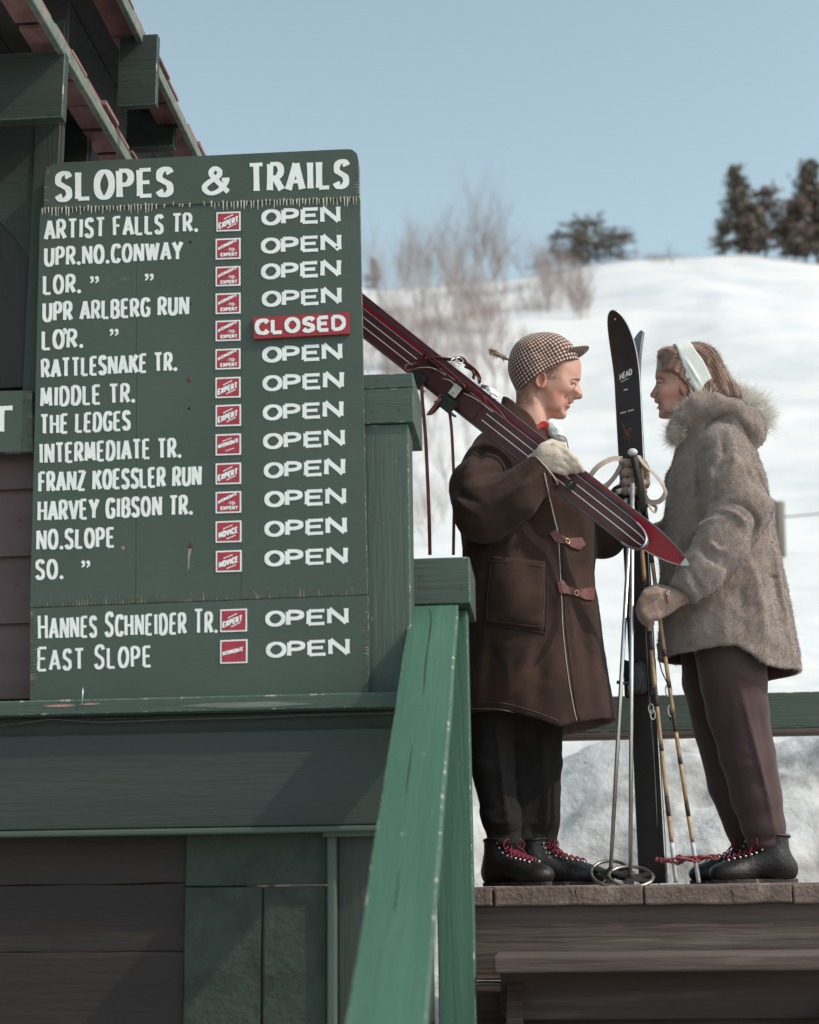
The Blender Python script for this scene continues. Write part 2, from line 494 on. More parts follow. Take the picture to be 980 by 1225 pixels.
brush(790, 300, 40, 9, 'thin row of brush on the crest left of the tall pine', 6)
# boulder of snow on the crest and a fence post with wire behind the woman
M['post_wood'] = mat('grey_fence_wood', (.17, .145, .125), .9, .2, 12, .6, 40, grain=2)
fp = hit_ground(933, 668)
s = sc(fp)
fe = empty('wire_fence', fp, 'grey wooden post with a wire standing in the snow behind the woman', 'fence')
tube('post', [fp + Vector((0, 0, -.4)), W(932, 601, fp.y)], 6.8 * s, M['post_wood'], fe, 10)
tube('wire', [W(925, 619, fp.y), W(950, 617.5, fp.y), W(985, 614, fp.y), W(1100, 611, fp.y)], .9 * s, M['post_wood'], fe, 5)

# ================================================================== deck
DV0 = 4.78                                   # front edge of the deck in the booth's frame
u0 = H(537, 1063, DV0).x
deck = empty('deck', h2w((u0 + 1, DV0 + .6, 0)), kind='structure')
edges_px = [537, 590, 770, 948, 1128]
us = [H(x, 1063, DV0).x for x in edges_px]
for i in range(len(us) - 1):
    box('plank', (us[i] + .0015, DV0 - random.uniform(0, .003), -.058), (us[i + 1] - .0015, DV0 + .14, random.uniform(-.004, 0)), M['deckwood'], deck, bev=.006, cuts=34, warp=.0055)
box('fascia_board', (u0 + .002, DV0 + .022, -.27), (us[-1], DV0 + .062, -.045), M['fascia'], deck, bev=.004, cuts=14, warp=.003)
for k in range(7):
    box('deck_board', (u0 + .01, DV0 + .145 + k * .17, -.05), (us[-1], DV0 + .31 + k * .17, random.uniform(-.004, 0)), M['deckwood'], deck, bev=.004, cuts=8, warp=.002)
box('fascia_board', (u0 + .002, DV0 + .026, -.52), (us[-1], DV0 + .062, -.276), M['fascia'], deck, bev=.004, cuts=14, warp=.003)
box('fascia_board', (u0 + .002, DV0 + .022, -1.3), (us[-1], DV0 + .062, -.526), M['fascia'], deck, bev=.004)
M['crack'] = mat('deep_wood_crack', (.02, .015, .012), .95, .1, 10, 0)
for px_ in (682, 688, 875, 1010):
    V, F = [], []
    for i_ in range(7):
        q = H(px_ + random.uniform(-1.2, 1.2) + i_ * .7, 1064.5 + i_ * 3.2, DV0 - .0075); w_ = .0022 * (1 - i_ / 7.5) * random.uniform(.6, 1.3)
        V += [h2w((q.x - w_, q.y, q.z)), h2w((q.x + w_, q.y, q.z))]
        if i_: F.append((2 * i_ - 2, 2 * i_ - 1, 2 * i_ + 1, 2 * i_))
    mesh_obj('crack', V, F, M['crack'], deck)
# the low green rail at the back of the deck
RV = 6.05
a, b = H(600, 836, RV), H(985, 827, RV)
zt = (a.z + b.z) / 2; zb = H(870, 873, RV).z
rail = empty('back_railing', h2w((1.2, RV, 0)), 'dark green wooden rail along the back of the deck behind the couple', 'railing')
box('rail_board', (H(505, 830, RV).x, RV, zb), (H(1180, 830, RV).x, RV + .045, zt), (M['green0'], M['edge']), rail, bev=.004)
box('rail_cap', (H(505, 830, RV).x, RV - .012, zb - .022), (H(1180, 830, RV).x, RV + .1, zb - .002), M['fascia'], rail, bev=.004)
for px in (530, 1060):
    u = H(px, 900, RV + .1).x
    box('rail_post', (u, RV + .048, -.1), (u + .09, RV + .13, zt - .01), (M['green2'], M['edge']), rail)

# ================================================================== stairs in front of the deck
st = empty('steps', h2w((u0 + .6, 4.1, -1.2)), 'weathered wooden steps climbing to the deck beside the bright green handrail', 'stairs')
su0, su1 = u0 + .14, us[-1] - .25
for k in range(1, 6):
    z = -.19 * k; v1 = DV0 - .0 - .28 * (k - 1)
    box('step_board', (su0, v1 - .155, z - .045), (su1, v1 - .012, z), M['fascia'], st, bev=.006, cuts=10, warp=.003)
    box('riser_board', (su0 + .01, v1 - .055, z - .19 + .002), (su1 - .01, v1 - .035, z - .047), M['fascia'], st, bev=.003)
    box('step_board', (su0, v1 - .30, z - .045), (su1, v1 - .161, z), M['fascia'], st, bev=.006, cuts=10, warp=.003)
sm = []
for uu in (su0 + .03, su1 - .08):
    vs = [(uu + du, v, z) for du in (0, .045) for v, z in ((DV0 - .005, -.24), (DV0 - .005, -.6), (DV0 - 1.45, -1.3), (DV0 - 1.62, -1.24))]
    fs = [(0, 1, 2, 3), (7, 6, 5, 4)] + [(i, 4 + i, 4 + (i + 1) % 4, (i + 1) % 4) for i in range(4)]
    mesh_obj('stringer', [h2w(v) for v in vs], fs, M['fascia'], st)
# ================================================================== booth, sign, handrail
SV = 4.24                                    # sign plane (booth frame)
# ---- sloping handrail with its posts and the capped newel
hr = empty('handrail', h2w((H(500, 1000, 3.6).x, 3.6, -1.2)), 'bright green sloping handrail running down from the capped stair post', 'handrail')
NV = 4.40
# newel cap block
a, b = H(492.5, 668.5, NV), H(563, 721, NV)
zc0 = b.z; zc1 = H(492.5, 668, NV).z
box('post_cap', (a.x, NV, zc0), (b.x, NV + .34, zc1), (M['green0'], M['edge']), hr, bev=.004)
pw0, pw1 = H(533, 900, NV + .1).x, H(562.5, 900, NV + .1).x
box('post', (H(520, 900, NV + .1).x, NV + .10, -1.2), (pw1, NV + .19, zc0 - .002), (M['bright2'], M['edge']), hr, bev=.004)
# sloping board: top end just under the cap, lower end past the bottom of the picture
T0, T1 = Hw(490.5, 723, NV + .015), Hw(549, 722, NV + .015)
VB = 3.02
B0, B1 = Hw(433, 1103, VB), Hw(519, 1103, VB)
mid_t, mid_b = (T0 + T1) / 2, (B0 + B1) / 2
ax = (mid_b - mid_t); ln = ax.length; ax.normalize()
sid = (T1 - T0); wt = (sid.length + (B1 - B0).length) / 2; sid = (sid - ax * sid.dot(ax)).normalized()
up = sid.cross(ax); 
if up.z < 0: up = -up
LN = ln * 1.25
Mh = Matrix((( sid.x, ax.x, up.x, 0), (sid.y, ax.y, up.y, 0), (sid.z, ax.z, up.z, 0), (0, 0, 0, 1)))
Mh = Matrix.Translation(mid_t) @ Mh
box('sloping_board', (-wt / 2, 0, -.047), (wt / 2, LN, 0), (M['bright1'], M['edge']), hr, bev=.005, matrix=Mh, seg=3, cuts=16, warp=.0025)
box('under_rail', (-.006, .02, -.15), (.034, LN, -.05), (M['bright1'], M['edge']), hr, bev=.004, matrix=Mh)
# long cracks in the sloping board
crk = []
cm = mat('dark_crack', (.02, .035, .028), .9, .1, 10, 0)
def crack(px_pts, v_fn, wpx, name='crack'):
    pass
for pts in (((513, 727), (516, 742), (510, 790), (507, 830)), ((493, 890), (489, 925), (486, 950)), ((478, 1040), (474, 1075), (472, 1090))):
    n0 = up; V, F = [], []
    P = spline([(x, y, 0) for x, y in pts], 6)
    for i, q in enumerate(P):
        d = ray(q.x, q.y); t = (mid_t + n0 * .0009 - CAM_P).dot(n0) / d.dot(n0)
        w = CAM_P + d * t
        ww = .0016 * math.sin(math.pi * (i + .4) / len(P)) * random.uniform(.6, 1.2) + .0003
        V += [w - sid * ww, w + sid * ww]
        if i: F.append((2 * i - 2, 2 * i - 1, 2 * i + 1, 2 * i))
    o = mesh_obj('crack', V, F, cm, hr)
# lower post of the handrail
lowp = Mh @ Vector((0, LN * .96, -.05))
lp = HM.inverted() @ lowp
box('post', (lp.x - .045, lp.y - .045, -1.25), (lp.x + .045, lp.y + .045, lp.z - .04), (M['bright2'], M['edge']), hr)

# ---- tall post with its cap beside the sign
PV = SV + .03
tp = empty('tall_post', h2w((H(465, 830, PV).x, PV + .05, H(465, 832, PV).z)), 'tall dark green post with a heavy cap block beside the sign board', 'post')
z0 = H(465, 505.5, PV - .012).z
box('post_shaft', (H(434, 700, PV).x, PV, H(465, 834, PV).z), (H(489.5, 580, PV).x, PV + .13, z0 - .002), (M['green2'], M['edge']), tp, bev=.004)
zs = H(465, 464, PV - .012).z
box('cap_block', (H(428, 505, PV).x, PV - .012, z0), (H(495, 505, PV - .012).x, PV + .30, zs - .0015), (M['green0'], M['edge']), tp, bev=.003)
box('cap_board', (H(428, 505, PV).x, PV - .014, zs), (H(495, 505, PV - .012).x, PV + .302, H(465, 447, PV - .012).z), (M['green0'], M['edge']), tp, bev=.003)

# ---- the booth: siding above, shelf, deep beam and panels below
booth = empty('ticket_booth', h2w((-1.2, SV + .3, -1.2)), 'dark green booth with plum siding and shelf carrying the slopes sign', 'building')
WV = SV + .10
uL = H(-260, 600, WV).x; uR = H(300, 600, WV).x
zsh_t = H(240, 834.5, SV - .02).z; zsh_b = H(240, 852, SV - .02).z
uSR = H(476, 830, SV - .02).x
# siding clapboards
zz = [H(15, y, WV).z for y in (838, 748, 668, 588, 512, 436)]
for i in range(5):
    za, zb2 = zz[i], zz[i + 1]
    # wedge: thick at the bottom
    th = .022
    vs = [(uL, WV - th, za + .002), (uR, WV - th, za + .002), (uR, WV - .004, zb2 + .012), (uL, WV - .004, zb2 + .012),
          (uL, WV + .01, za + .002), (uR, WV + .01, za + .002), (uR, WV + .01, zb2 + .012), (uL, WV + .01, zb2 + .012)]
    fs = [(0, 1, 2, 3), (7, 6, 5, 4), (0, 4, 5, 1), (3, 2, 6, 7), (1, 5, 6, 2), (0, 3, 7, 4)]
    mesh_obj('siding_board', [h2w(v) for v in vs], fs, M['siding'], booth)
box('wall', (uL, WV + .012, -1.25), (uR, WV + .10, H(15, 300, WV).z), M['siding'], booth, bev=.002)
box('side_wall', (uR - .1, WV + .102, -1.25), (uR, WV + 1.6, H(15, 300, WV).z), M['siding'], booth, bev=.002)
# dark upper wall panel behind the T board, up to the roof
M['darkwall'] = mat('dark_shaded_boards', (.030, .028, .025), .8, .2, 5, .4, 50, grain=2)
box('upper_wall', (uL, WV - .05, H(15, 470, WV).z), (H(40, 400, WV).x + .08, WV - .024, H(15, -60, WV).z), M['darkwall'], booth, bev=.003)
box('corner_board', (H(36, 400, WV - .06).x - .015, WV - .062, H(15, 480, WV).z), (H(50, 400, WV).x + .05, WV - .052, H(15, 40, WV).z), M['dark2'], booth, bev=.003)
# shelf
box('shelf', (uL, SV - .045, zsh_b), (uSR, SV + .25, zsh_t), (M['green0'], M['edge']), booth, bev=.004)
zb1 = H(240, 874, SV + .0).z
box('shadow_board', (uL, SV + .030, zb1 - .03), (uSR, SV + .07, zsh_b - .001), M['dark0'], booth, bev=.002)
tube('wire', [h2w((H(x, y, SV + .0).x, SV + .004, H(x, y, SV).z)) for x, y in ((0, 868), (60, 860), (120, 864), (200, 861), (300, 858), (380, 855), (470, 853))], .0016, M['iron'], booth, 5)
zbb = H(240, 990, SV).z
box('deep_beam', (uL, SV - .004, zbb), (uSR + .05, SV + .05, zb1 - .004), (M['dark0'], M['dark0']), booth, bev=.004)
box('beam_lip', (uL, SV - .016, zbb - .018), (uSR + .05, SV + .05, zbb - .002), (M['green0'], M['green0']), booth, bev=.005)
LV = SV + .06
x1 = H(222, 1050, LV).x; x2 = H(392, 1050, LV).x; x3 = H(404, 1050, LV).x
zl = -1.25
ztop = zbb - .0
nb = 3
ys3 = [zl, H(100, 1140, LV).z, H(100, 1058, LV).z, ztop]
for i in range(3):
    box('lower_board', (uL, LV + .012 + random.uniform(0, .006), ys3[i] + .001), (x1 - .001, LV + .04, ys3[i + 1] - .001), M['brown_wall'], booth, bev=.003, cuts=16, warp=.004)
M['blockgreen'] = mat('dull_green_painted_block', (.036, .050, .040), .85, .2, 7, .8, 38, bdist=.012, col2=(.025, .030, .026), c2scale=6, c2lo=.5, c2hi=.65)
zj = H(300, 1060, LV).z
box('lower_block', (x1 + .001, LV - .006, zj + .002), (x2, LV + .03, ztop), M['blockgreen'], booth, bev=.005, cuts=8, warp=.003)
box('lower_block', (x1 + .001, LV - .004, zl), (x2 - .18, LV + .03, zj - .002), M['blockgreen'], booth, bev=.005, cuts=8, warp=.003)
box('lower_block', (x2 - .176, LV - .007, zl), (x2, LV + .03, zj - .002), M['blockgreen'], booth, bev=.005, cuts=8, warp=.003)
box('trim_strip', (x2 + .002, LV - .03, zl), (x3, LV + .03, ztop - .012), (M['green2'], M['green2']), booth, bev=.006)
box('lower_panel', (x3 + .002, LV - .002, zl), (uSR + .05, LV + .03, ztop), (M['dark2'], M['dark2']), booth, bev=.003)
box('trim_block', (H(386, 1000, LV - .05).x, LV - .05, H(400, 1001, LV - .05).z), (uSR + .05, LV - .006, H(400, 993, LV - .05).z), (M['green0'], M['green0']), booth, bev=.003)
box('end_wall', (uSR + .0, LV + .032, zl), (uSR + .045, LV + .5, zb1), M['dark2'], booth, bev=.003)
# paint chips and a nail on the shelf edge
M['bare'] = mat('bare_wood_chip', (.40, .22, .18), .85, .3, 40, .3, 80)
nl = (H(99, 843, SV - .047)); 
tube('nail', [h2w((nl.x, SV - .05, nl.z)), h2w((nl.x, SV - .052, H(99, 823, SV - .05).z))], .0018, M['steel'], booth, 6)
def flake(name, pts_px, v, m, parent, n=3):
    V = [h2w(H(x, y, v)) for x, y in pts_px]
    return mesh_obj(name, V, [tuple(range(len(V)))], m, parent)
flake('paint_chip', ((52, 844), (78, 842.5), (92, 843.5), (80, 845.5), (58, 845.8)), SV - .0462, M['bare'], booth)
flake('paint_chip', ((92, 843), (108, 841), (121, 841.8), (110, 843.3)), SV - .0464, M['bare'], booth)
flake('split', ((212, 845), (250, 841), (300, 840), (322, 839), (345, 840), (378, 842), (350, 844), (318, 846), (270, 847)), SV - .0461, mat('grey_split_wood', (.13, .15, .13), .9, .3, 20, .8, 40, grain=0), booth)

# brace and roof overhang
br = [(-30, 215), (-30, 232), (0, 264), (20, 287), (36, 312), (47, 336), (60, 336), (60, 180), (30, 120), (-30, 100)]
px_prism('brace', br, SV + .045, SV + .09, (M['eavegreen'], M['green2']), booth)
def eave(px, py, v, ulen, drop, name_mats, lenv=(.0, 1.1), rise=.42, label=None):
    p = H(px, py, v)
    # fascia edge, runs in depth
    box('eave_board', (p.x - .022, v - 1.2, p.z), (p.x, v + 1.6, p.z + .045), (M['eaveedge'], M['eaveedge']), booth, bev=.004)
    # roof boards seen from below
    nb = 4
    for i in range(nb):
        ua, ub = p.x - .024 - i * .22, p.x - .024 - (i + 1) * .22 + .004
        za, zb_ = p.z + .05 + i * .22 * rise, p.z + .05 + (i + 1) * .22 * rise
        vs = [(ua, v - 1.2, za), (ub, v - 1.2, zb_), (ub, v + 1.6, zb_), (ua, v + 1.6, za)]
        vs += [(x, y, z + .022) for x, y, z in vs]
        fs = [(3, 2, 1, 0), (4, 5, 6, 7)] + [(j, (j + 1) % 4, 4 + (j + 1) % 4, 4 + j) for j in range(4)]
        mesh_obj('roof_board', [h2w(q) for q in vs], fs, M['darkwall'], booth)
    # shingle butts lapping over the edge
    r = random.Random(px)
    for i in range(16):
        vv = v - 1.0 + i * .16 + r.uniform(-.02, .02)
        box('shingle', (p.x - .12, vv, p.z + .052), (p.x + r.uniform(-.012, .010), vv + .15, p.z + r.uniform(.062, .07)), M['shingle'], booth, bev=.002, seg=1)
M['shingle'] = mat('reddish_cedar_shingle', (.24, .12, .11), .85, .3, 12, .5, 50)
eave(110, 121, 4.30, 0, 0, None)
eave(205, 121, 4.95, 0, 0, None)
def lookout(px0, px1, py0, py1, v, dep, mats=None):
    a, b = H(px0, py1, v), H(px1, py0, v)
    z1 = H(px1, py0, v).z
    z0_ = H(px1, py1, v).z
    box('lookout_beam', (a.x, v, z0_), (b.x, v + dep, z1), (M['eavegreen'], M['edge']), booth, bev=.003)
lookout(-120, 78, 60, 139, 4.02, .04)
lookout(-60, 107.5, 118, 196, 4.62, .045)
lookout(150, 209, 108, 174, 5.22, .045)
lookout(140, 189, 40, 124, 4.55, .03)
# ---- T board
tb = empty('notice_board', h2w((H(20, 505, WV - .03).x, WV - .03, H(20, 541, WV - .03).z)), 'dark green board ending in a white letter T left of the trail sign', 'sign')
px_prism('board', [(-130, 470), (38, 467), (39.5, 540), (-130, 543)], WV - .085, WV - .065, (M['sign'], M['sign_edge']), tb)
# ================================================================== lettering (a small stroke alphabet)
def arc(cx, cy, rx, ry, a0, a1, n=12):
    return [(cx + rx * math.cos(R(a0 + (a1 - a0) * i / n)), cy + ry * math.sin(R(a0 + (a1 - a0) * i / n))) for i in range(n + 1)]
def cr(pts, n=6):
    return [(p.x, p.y) for p in spline([(x, y, 0) for x, y in pts], n)]
# widths relative to a normal letter, strokes in a unit box; y = 1 is the cap line
G = {
 'A': (1.0, [[(0, 0), (.5, 1)], [(.5, 1), (1, 0)], [(.2, .30), (.8, .30)]]),
 'B': (.88, [[(.05, 0), (.05, 1)], [(.05, 1)] + arc(.45, .76, .42, .24, 90, -90) + [(.05, .52)], [(.05, .52)] + arc(.48, .26, .47, .26, 90, -90) + [(.05, 0)]]),
 'C': (.9, [cr([(.97, .80), (.80, .97), (.52, 1.0), (.2, .9), (.03, .5), (.2, .1), (.52, 0), (.8, .03), (.97, .2)])]),
 'D': (.95, [[(.05, 0), (.05, 1)], [(.05, 1), (.4, 1)] + arc(.42, .5, .53, .5, 90, -90) + [(.05, 0)]]),
 'E': (.78, [[(.06, 0), (.06, 1)], [(.06, 1), (.98, 1)], [(.06, .52), (.85, .52)], [(.06, 0), (1, 0)]]),
 'F': (.75, [[(.06, 0), (.06, 1)], [(.06, 1), (1, 1)], [(.06, .52), (.85, .52)]]),
 'G': (.95, [cr([(.95, .82), (.78, .97), (.5, 1.0), (.18, .88), (.03, .5), (.18, .1), (.5, 0), (.8, .06), (.95, .2)]), [(.95, .12), (.95, .46)], [(.58, .46), (.98, .46)]]),
 'H': (.95, [[(.05, 0), (.05, 1)], [(.95, 0), (.95, 1)], [(.05, .5), (.95, .5)]]),
 'I': (.30, [[(.5, 0), (.5, 1)]]),
 'K': (.95, [[(.05, 0), (.05, 1)], [(.95, 1), (.1, .42)], [(.35, .6), (1, 0)]]),
 'L': (.75, [[(.06, 0), (.06, 1)], [(.06, 0), (1, 0)]]),
 'M': (1.2, [[(.05, 0), (.12, 1)], [(.12, 1), (.5, .12)], [(.5, .12), (.88, 1)], [(.88, 1), (.95, 0)]]),
 'N': (1.0, [[(.05, 0), (.05, 1)], [(.05, 1), (.95, 0)], [(.95, 0), (.95, 1)]]),
 'O': (1.0, [arc(.5, .5, .47, .5, 90, 450, 28)]),
 'P': (.85, [[(.05, 0), (.05, 1)], [(.05, 1)] + arc(.45, .73, .48, .27, 90, -90) + [(.05, .46)]]),
 'R': (.9, [[(.05, 0), (.05, 1)], [(.05, 1)] + arc(.45, .74, .45, .26, 90, -90) + [(.05, .48)], [(.45, .46), (.98, 0)]]),
 'S': (.85, [cr([(.92, .82), (.75, .97), (.48, 1.0), (.15, .88), (.12, .65), (.45, .52), (.82, .38), (.88, .14), (.55, 0), (.25, .02), (.05, .18)])]),
 'T': (.9, [[(0, 1), (1, 1)], [(.5, 0), (.5, 1)]]),
 'U': (.95, [[(.05, 1), (.05, .35)] + arc(.5, .33, .45, .33, 180, 360) + [(.95, 1)]]),
 'V': (1.0, [[(0, 1), (.5, 0)], [(.5, 0), (1, 1)]]),
 'W': (1.4, [[(0, 1), (.25, 0)], [(.25, 0), (.5, .95)], [(.5, .95), (.75, 0)], [(.75, 0), (1, 1)]]),
 'X': (.95, [[(0, 0), (1, 1)], [(0, 1), (1, 0)]]),
 'Y': (1.0, [[(0, 1), (.5, .48)], [(1, 1), (.5, .48)], [(.5, .48), (.5, 0)]]),
 'Z': (.9, [[(.03, 1), (.97, 1)], [(.97, 1), (.03, 0)], [(.03, 0), (1, 0)]]),
 '&': (1.2, [cr([(1.0, .02), (.72, .30), (.42, .62), (.30, .82), (.46, .99), (.66, .84), (.56, .64), (.22, .44), (.04, .22), (.28, .0), (.62, .08), (.86, .34), (.94, .52)], 8), [(.74, .52), (1.04, .52)]]),
 '.': (.25, None), ' ': (.45, []), '-': (.4, [[(.1, .45), (.9, .45)]]), '"': (.6, 'ditto'), "'": (.3, 'comma'),
}
class Paint:
    """collects flat painted strokes laid on a plane through a pixel -> world function"""
    def __init__(s, place): s.V = []; s.F = []; s.place = place; s.k = 0
    def stroke(s, pts, th, hz, flare=1.22):
        n = len(pts)
        if n == 2:
            a, b = pts; pts = [(a[0] + (b[0] - a[0]) * i / 6, a[1] + (b[1] - a[1]) * i / 6) for i in range(7)]; n = 7
        closed = n > 8 and math.hypot(pts[0][0] - pts[-1][0], pts[0][1] - pts[-1][1]) < 1e-3
        base = len(s.V); s.k += 1; off = .00002 * (s.k % 9)
        for i, (x, y) in enumerate(pts):
            a = pts[(i - 1) % (n - 1)] if closed else pts[max(i - 1, 0)]
            b = pts[(i + 1) % (n - 1)] if closed else pts[min(i + 1, n - 1)]
            if closed and i in (0, n - 1): a, b = pts[-2], pts[1]
            dx, dy = b[0] - a[0], b[1] - a[1]; L = math.hypot(dx, dy) or 1
            dx /= L; dy /= L
            t = th * (abs(dy) ** 1.5 + hz * abs(dx)) if abs(dy) > .3 else th * (abs(dy) * .6 + hz)
            e = abs(2 * i / (n - 1) - 1) ** 4
            if not closed: t *= 1 + (flare - 1) * e
            off += .0000012; s.V.append(s.place(x - dy * t / 2, y + dx * t / 2, off)); s.V.append(s.place(x + dy * t / 2, y - dx * t / 2, off))
            if i: s.F.append((base + 2 * i - 2, base + 2 * i - 1, base + 2 * i + 1, base + 2 * i))
    def poly(s, pts):
        base = len(s.V); s.k += 1; off = .00002 * (s.k % 9)
        s.V += [s.place(x, y, off) for x, y in pts]; s.F.append(tuple(range(base, base + len(pts))))
    def text(s, txt, x0, yb0, x1, yb1, h0, h1=None, th=3.6, hz=.8, gap=.22, flare=1.22, small=None, wspace=None, jit=.25):
        """y grows downwards in photo pixels; the baseline runs from (x0, yb0) to (x1, yb1)"""
        h1 = h1 or h0
        adv = []; x = 0
        for i, ch in enumerate(txt):
            w = G[ch][0] * (wspace if (ch == ' ' and wspace) else 1)
            if small and (i > 0 and txt[i - 1] != ' '): w *= small
            adv.append((x, w)); x += w + gap
        total = x - gap
        sx = (x1 - x0) / total
        r = random.Random(txt + str(int(x0 + yb0)))
        for i, (ch, (ax, w)) in enumerate(zip(txt, adv)):
            xa = x0 + ax * sx; ww = w * sx
            fr = (xa - x0) / (x1 - x0 + 1e-6)
            yb = yb0 + (yb1 - yb0) * fr; h = h0 + (h1 - h0) * fr
            if small and (i > 0 and txt[i - 1] != ' '): h *= .88
            sl = (yb1 - yb0) / (x1 - x0 + 1e-6)
            yb += r.uniform(-jit, jit); 
            sh = r.uniform(-.02, .02)
            t2 = th * r.uniform(.95, 1.05)
            def mp(p): return (xa + (p[0] * ww) * .94 + ww * .03 + sh * p[1] * h, yb + sl * p[0] * ww - h * (p[1] * (1 - hz * th / h) + hz * th / h / 2))
            if ch == '.':
                s.poly([(xa + ww / 2 + math.cos(a) * th * .62, yb - th * .6 + math.sin(a) * th * .62) for a in [k * 6.2832 / 9 for k in range(9)]]); continue
            st = G[ch][1]
            if st == 'ditto' or st == 'comma':
                for j in ((.25, .75) if st == 'ditto' else (.5,)):
                    cx = xa + ww * j; cy = yb - h * .8
                    s.poly([(cx + math.cos(a) * 2.4, cy + math.sin(a) * 2.2) for a in [k * 6.2832 / 8 for k in range(8)]])
                    s.stroke([(cx + 1.4, cy), (cx + 1.2, cy + 3), (cx - 1.6, cy + 6)], 2.2, .8, .6)
                continue
            for q in st: s.stroke([mp(p) for p in q], t2, hz, flare)
    def build(s, name, m, parent):
        return mesh_obj(name, s.V, s.F, m, parent)
def on_plane(v):
    return lambda x, y, off: h2w(H(x, y, v - .0012 - off))

sign = empty('trail_sign', h2w((H(238, 838, SV).x, SV, H(238, 838, SV).z)), 'large dark green sign board listing slopes and trails in white lettering', 'sign')
tkn = .02
hdr = [(52.5, 249.5), (53.3, 222), (55, 205), (60, 197.5), (70, 194.5), (240, 186.3), (412, 178.3), (421, 178.6), (427, 183.5), (429, 193), (429.8, 234), (428.8, 236.4), (240, 243.5), (53, 250)]
px_prism('header_board', hdr, SV - .004, SV + tkn, (M['sign'], M['sign_edge']), sign)
bA = [(47.5, 250), (48, 248.7)] 
# main board: three sheets with fine joints between them
def quadpx(xa0, xa1, xb0, xb1, f_top, f_bot):
    return [(xa0, f_top(xa0)), (xb0, f_top(xb0)), (xb1, f_bot(xb1)), (xa1, f_bot(xa1))]
ft = lambda x: 250.6 - (x - 48) * .0352
fb = lambda x: 726.5 - (x - 36) * .0385
b_mid = []
def board3(xt0, xt1, xb0, xb1):
    return [(xt0, ft(xt0)), (xt1, ft(xt1)), (xb1, fb(xb1)), (xb0, fb(xb0))]
mains = []
for (a0, a1, c0, c1) in ((48, 163.8, 36, 162.2), (164.2, 288.6, 162.7, 288.4), (289, 430.5, 288.8, 439.2)):
    mains.append(px_prism('main_board', board3(a0, a1, c0, c1), SV, SV + tkn + random.uniform(0, .001), (M['sign'], M['sign_edge']), sign))
fb2 = lambda x: 727.6 - (x - 36) * .0385
botb = px_prism('bottom_board', [(36.5, fb2(36.5)), (440, fb2(440)), (441, 830.5), (36, 839.5)], SV - .003, SV + tkn, (M['sign'], M['sign_edge']), sign)
# worn saw-tooth edges where the boards meet and along their ends
r = random.Random(3)
M['tooth_pale'] = mat('bare_pale_tooth', (.55, .50, .43), .85, .25, 60, .2, 90)
M['tooth_dark'] = mat('dark_saw_mark', (.10, .10, .075), .9, .4, 60, .2, 90, col2=(.28, .24, .18), c2scale=40, c2lo=.5, c2hi=.6)
pt = Paint(on_plane(SV - .0035)); x = 50
while x < 429:
    y = 250.4 - (x - 48) * .0352
    dense = 1 if x < 190 or x > 250 else .4
    if r.random() < .92 * dense + .05:
        h = r.uniform(6, 12) * (1 if dense == 1 else .6); w = r.uniform(1.0, 2.3); dx = r.uniform(-.8, .6)
        pt.poly([(x, y - r.uniform(0, 4)), (x + w, y - r.uniform(0, 3.5)), (x + w * .7 + dx, y + h - 3), (x + w * .3 + dx, y + h - 2.2)])
    x += r.uniform(3.0, 5.2)
o = pt.build('chipped_edge', M['tooth_pale'], sign); o['kind'] = 'stuff'
pt = Paint(on_plane(SV - .0001)); x = 38
while x < 438:
    y = 727 - (x - 36) * .0385
    h = r.uniform(5, 15) if r.random() < .8 else r.uniform(2, 5); w = r.uniform(.7, 1.5)
    pt.poly([(x, y), (x + r.uniform(-.4, .4), y - h), (x + w * .5, y - h * .8), (x + w, y)])
    x += r.uniform(2.6, 4.6)
pt.build('saw_marks', M['tooth_dark'], sign)['kind'] = 'stuff'
pt = Paint(on_plane(SV - .0031))
for side, xa in ((1, 36.2), (-1, 440.3)):
    y = 732
    while y < 828:
        L = r.uniform(4, 11) * (.8 if side < 0 else 1)
        pt.poly([(xa, y), (xa + side * L, y + r.uniform(-1, .6)), (xa + side * L, y + .5), (xa, y + r.uniform(1.0, 1.8))])
        y += r.uniform(2.6, 4.4)
pt.build('saw_marks', M['tooth_dark'], sign)['kind'] = 'stuff'
pt = Paint(on_plane(SV - .0042))
for side in (1, -1):
    y = 200
    while y < 246:
        xa = (53.8 - (y - 200) * .03 + (1.5 if y < 206 else 0)) if side > 0 else 429.2
        pt.poly([(xa, y), (xa + side * r.uniform(4, 9), y + 1 + r.uniform(-1, 1)), (xa + side * 4, y + 1.2), (xa, y + 1.2)])
        y += r.uniform(2.4, 4.0)
pt.build('saw_marks', M['tooth_dark'], sign)['kind'] = 'stuff'
def row(parent_v, parent, txt, *a, **k):
    p = Paint(on_plane(parent_v)); p.text(txt, *a, **k)
    return p
HB = bpy.data.objects['header_board']
p = Paint(on_plane(SV - .004))
p.text('SLOPES', 68, 241.3, 206, 234.5, 36, 35, th=7.2, hz=.6, gap=.36, flare=1.12)
p.text('&', 242, 233.8, 274, 232.3, 34.5, th=5.6, hz=.8, flare=1.0)
p.text('TRAILS', 299, 230.8, 416, 225.2, 35.5, 34.5, th=7.0, hz=.6, gap=.36, flare=1.12)
tag(p.build('lettering', M['letter'], HB), 'the words SLOPES & TRAILS in heavy white capitals')
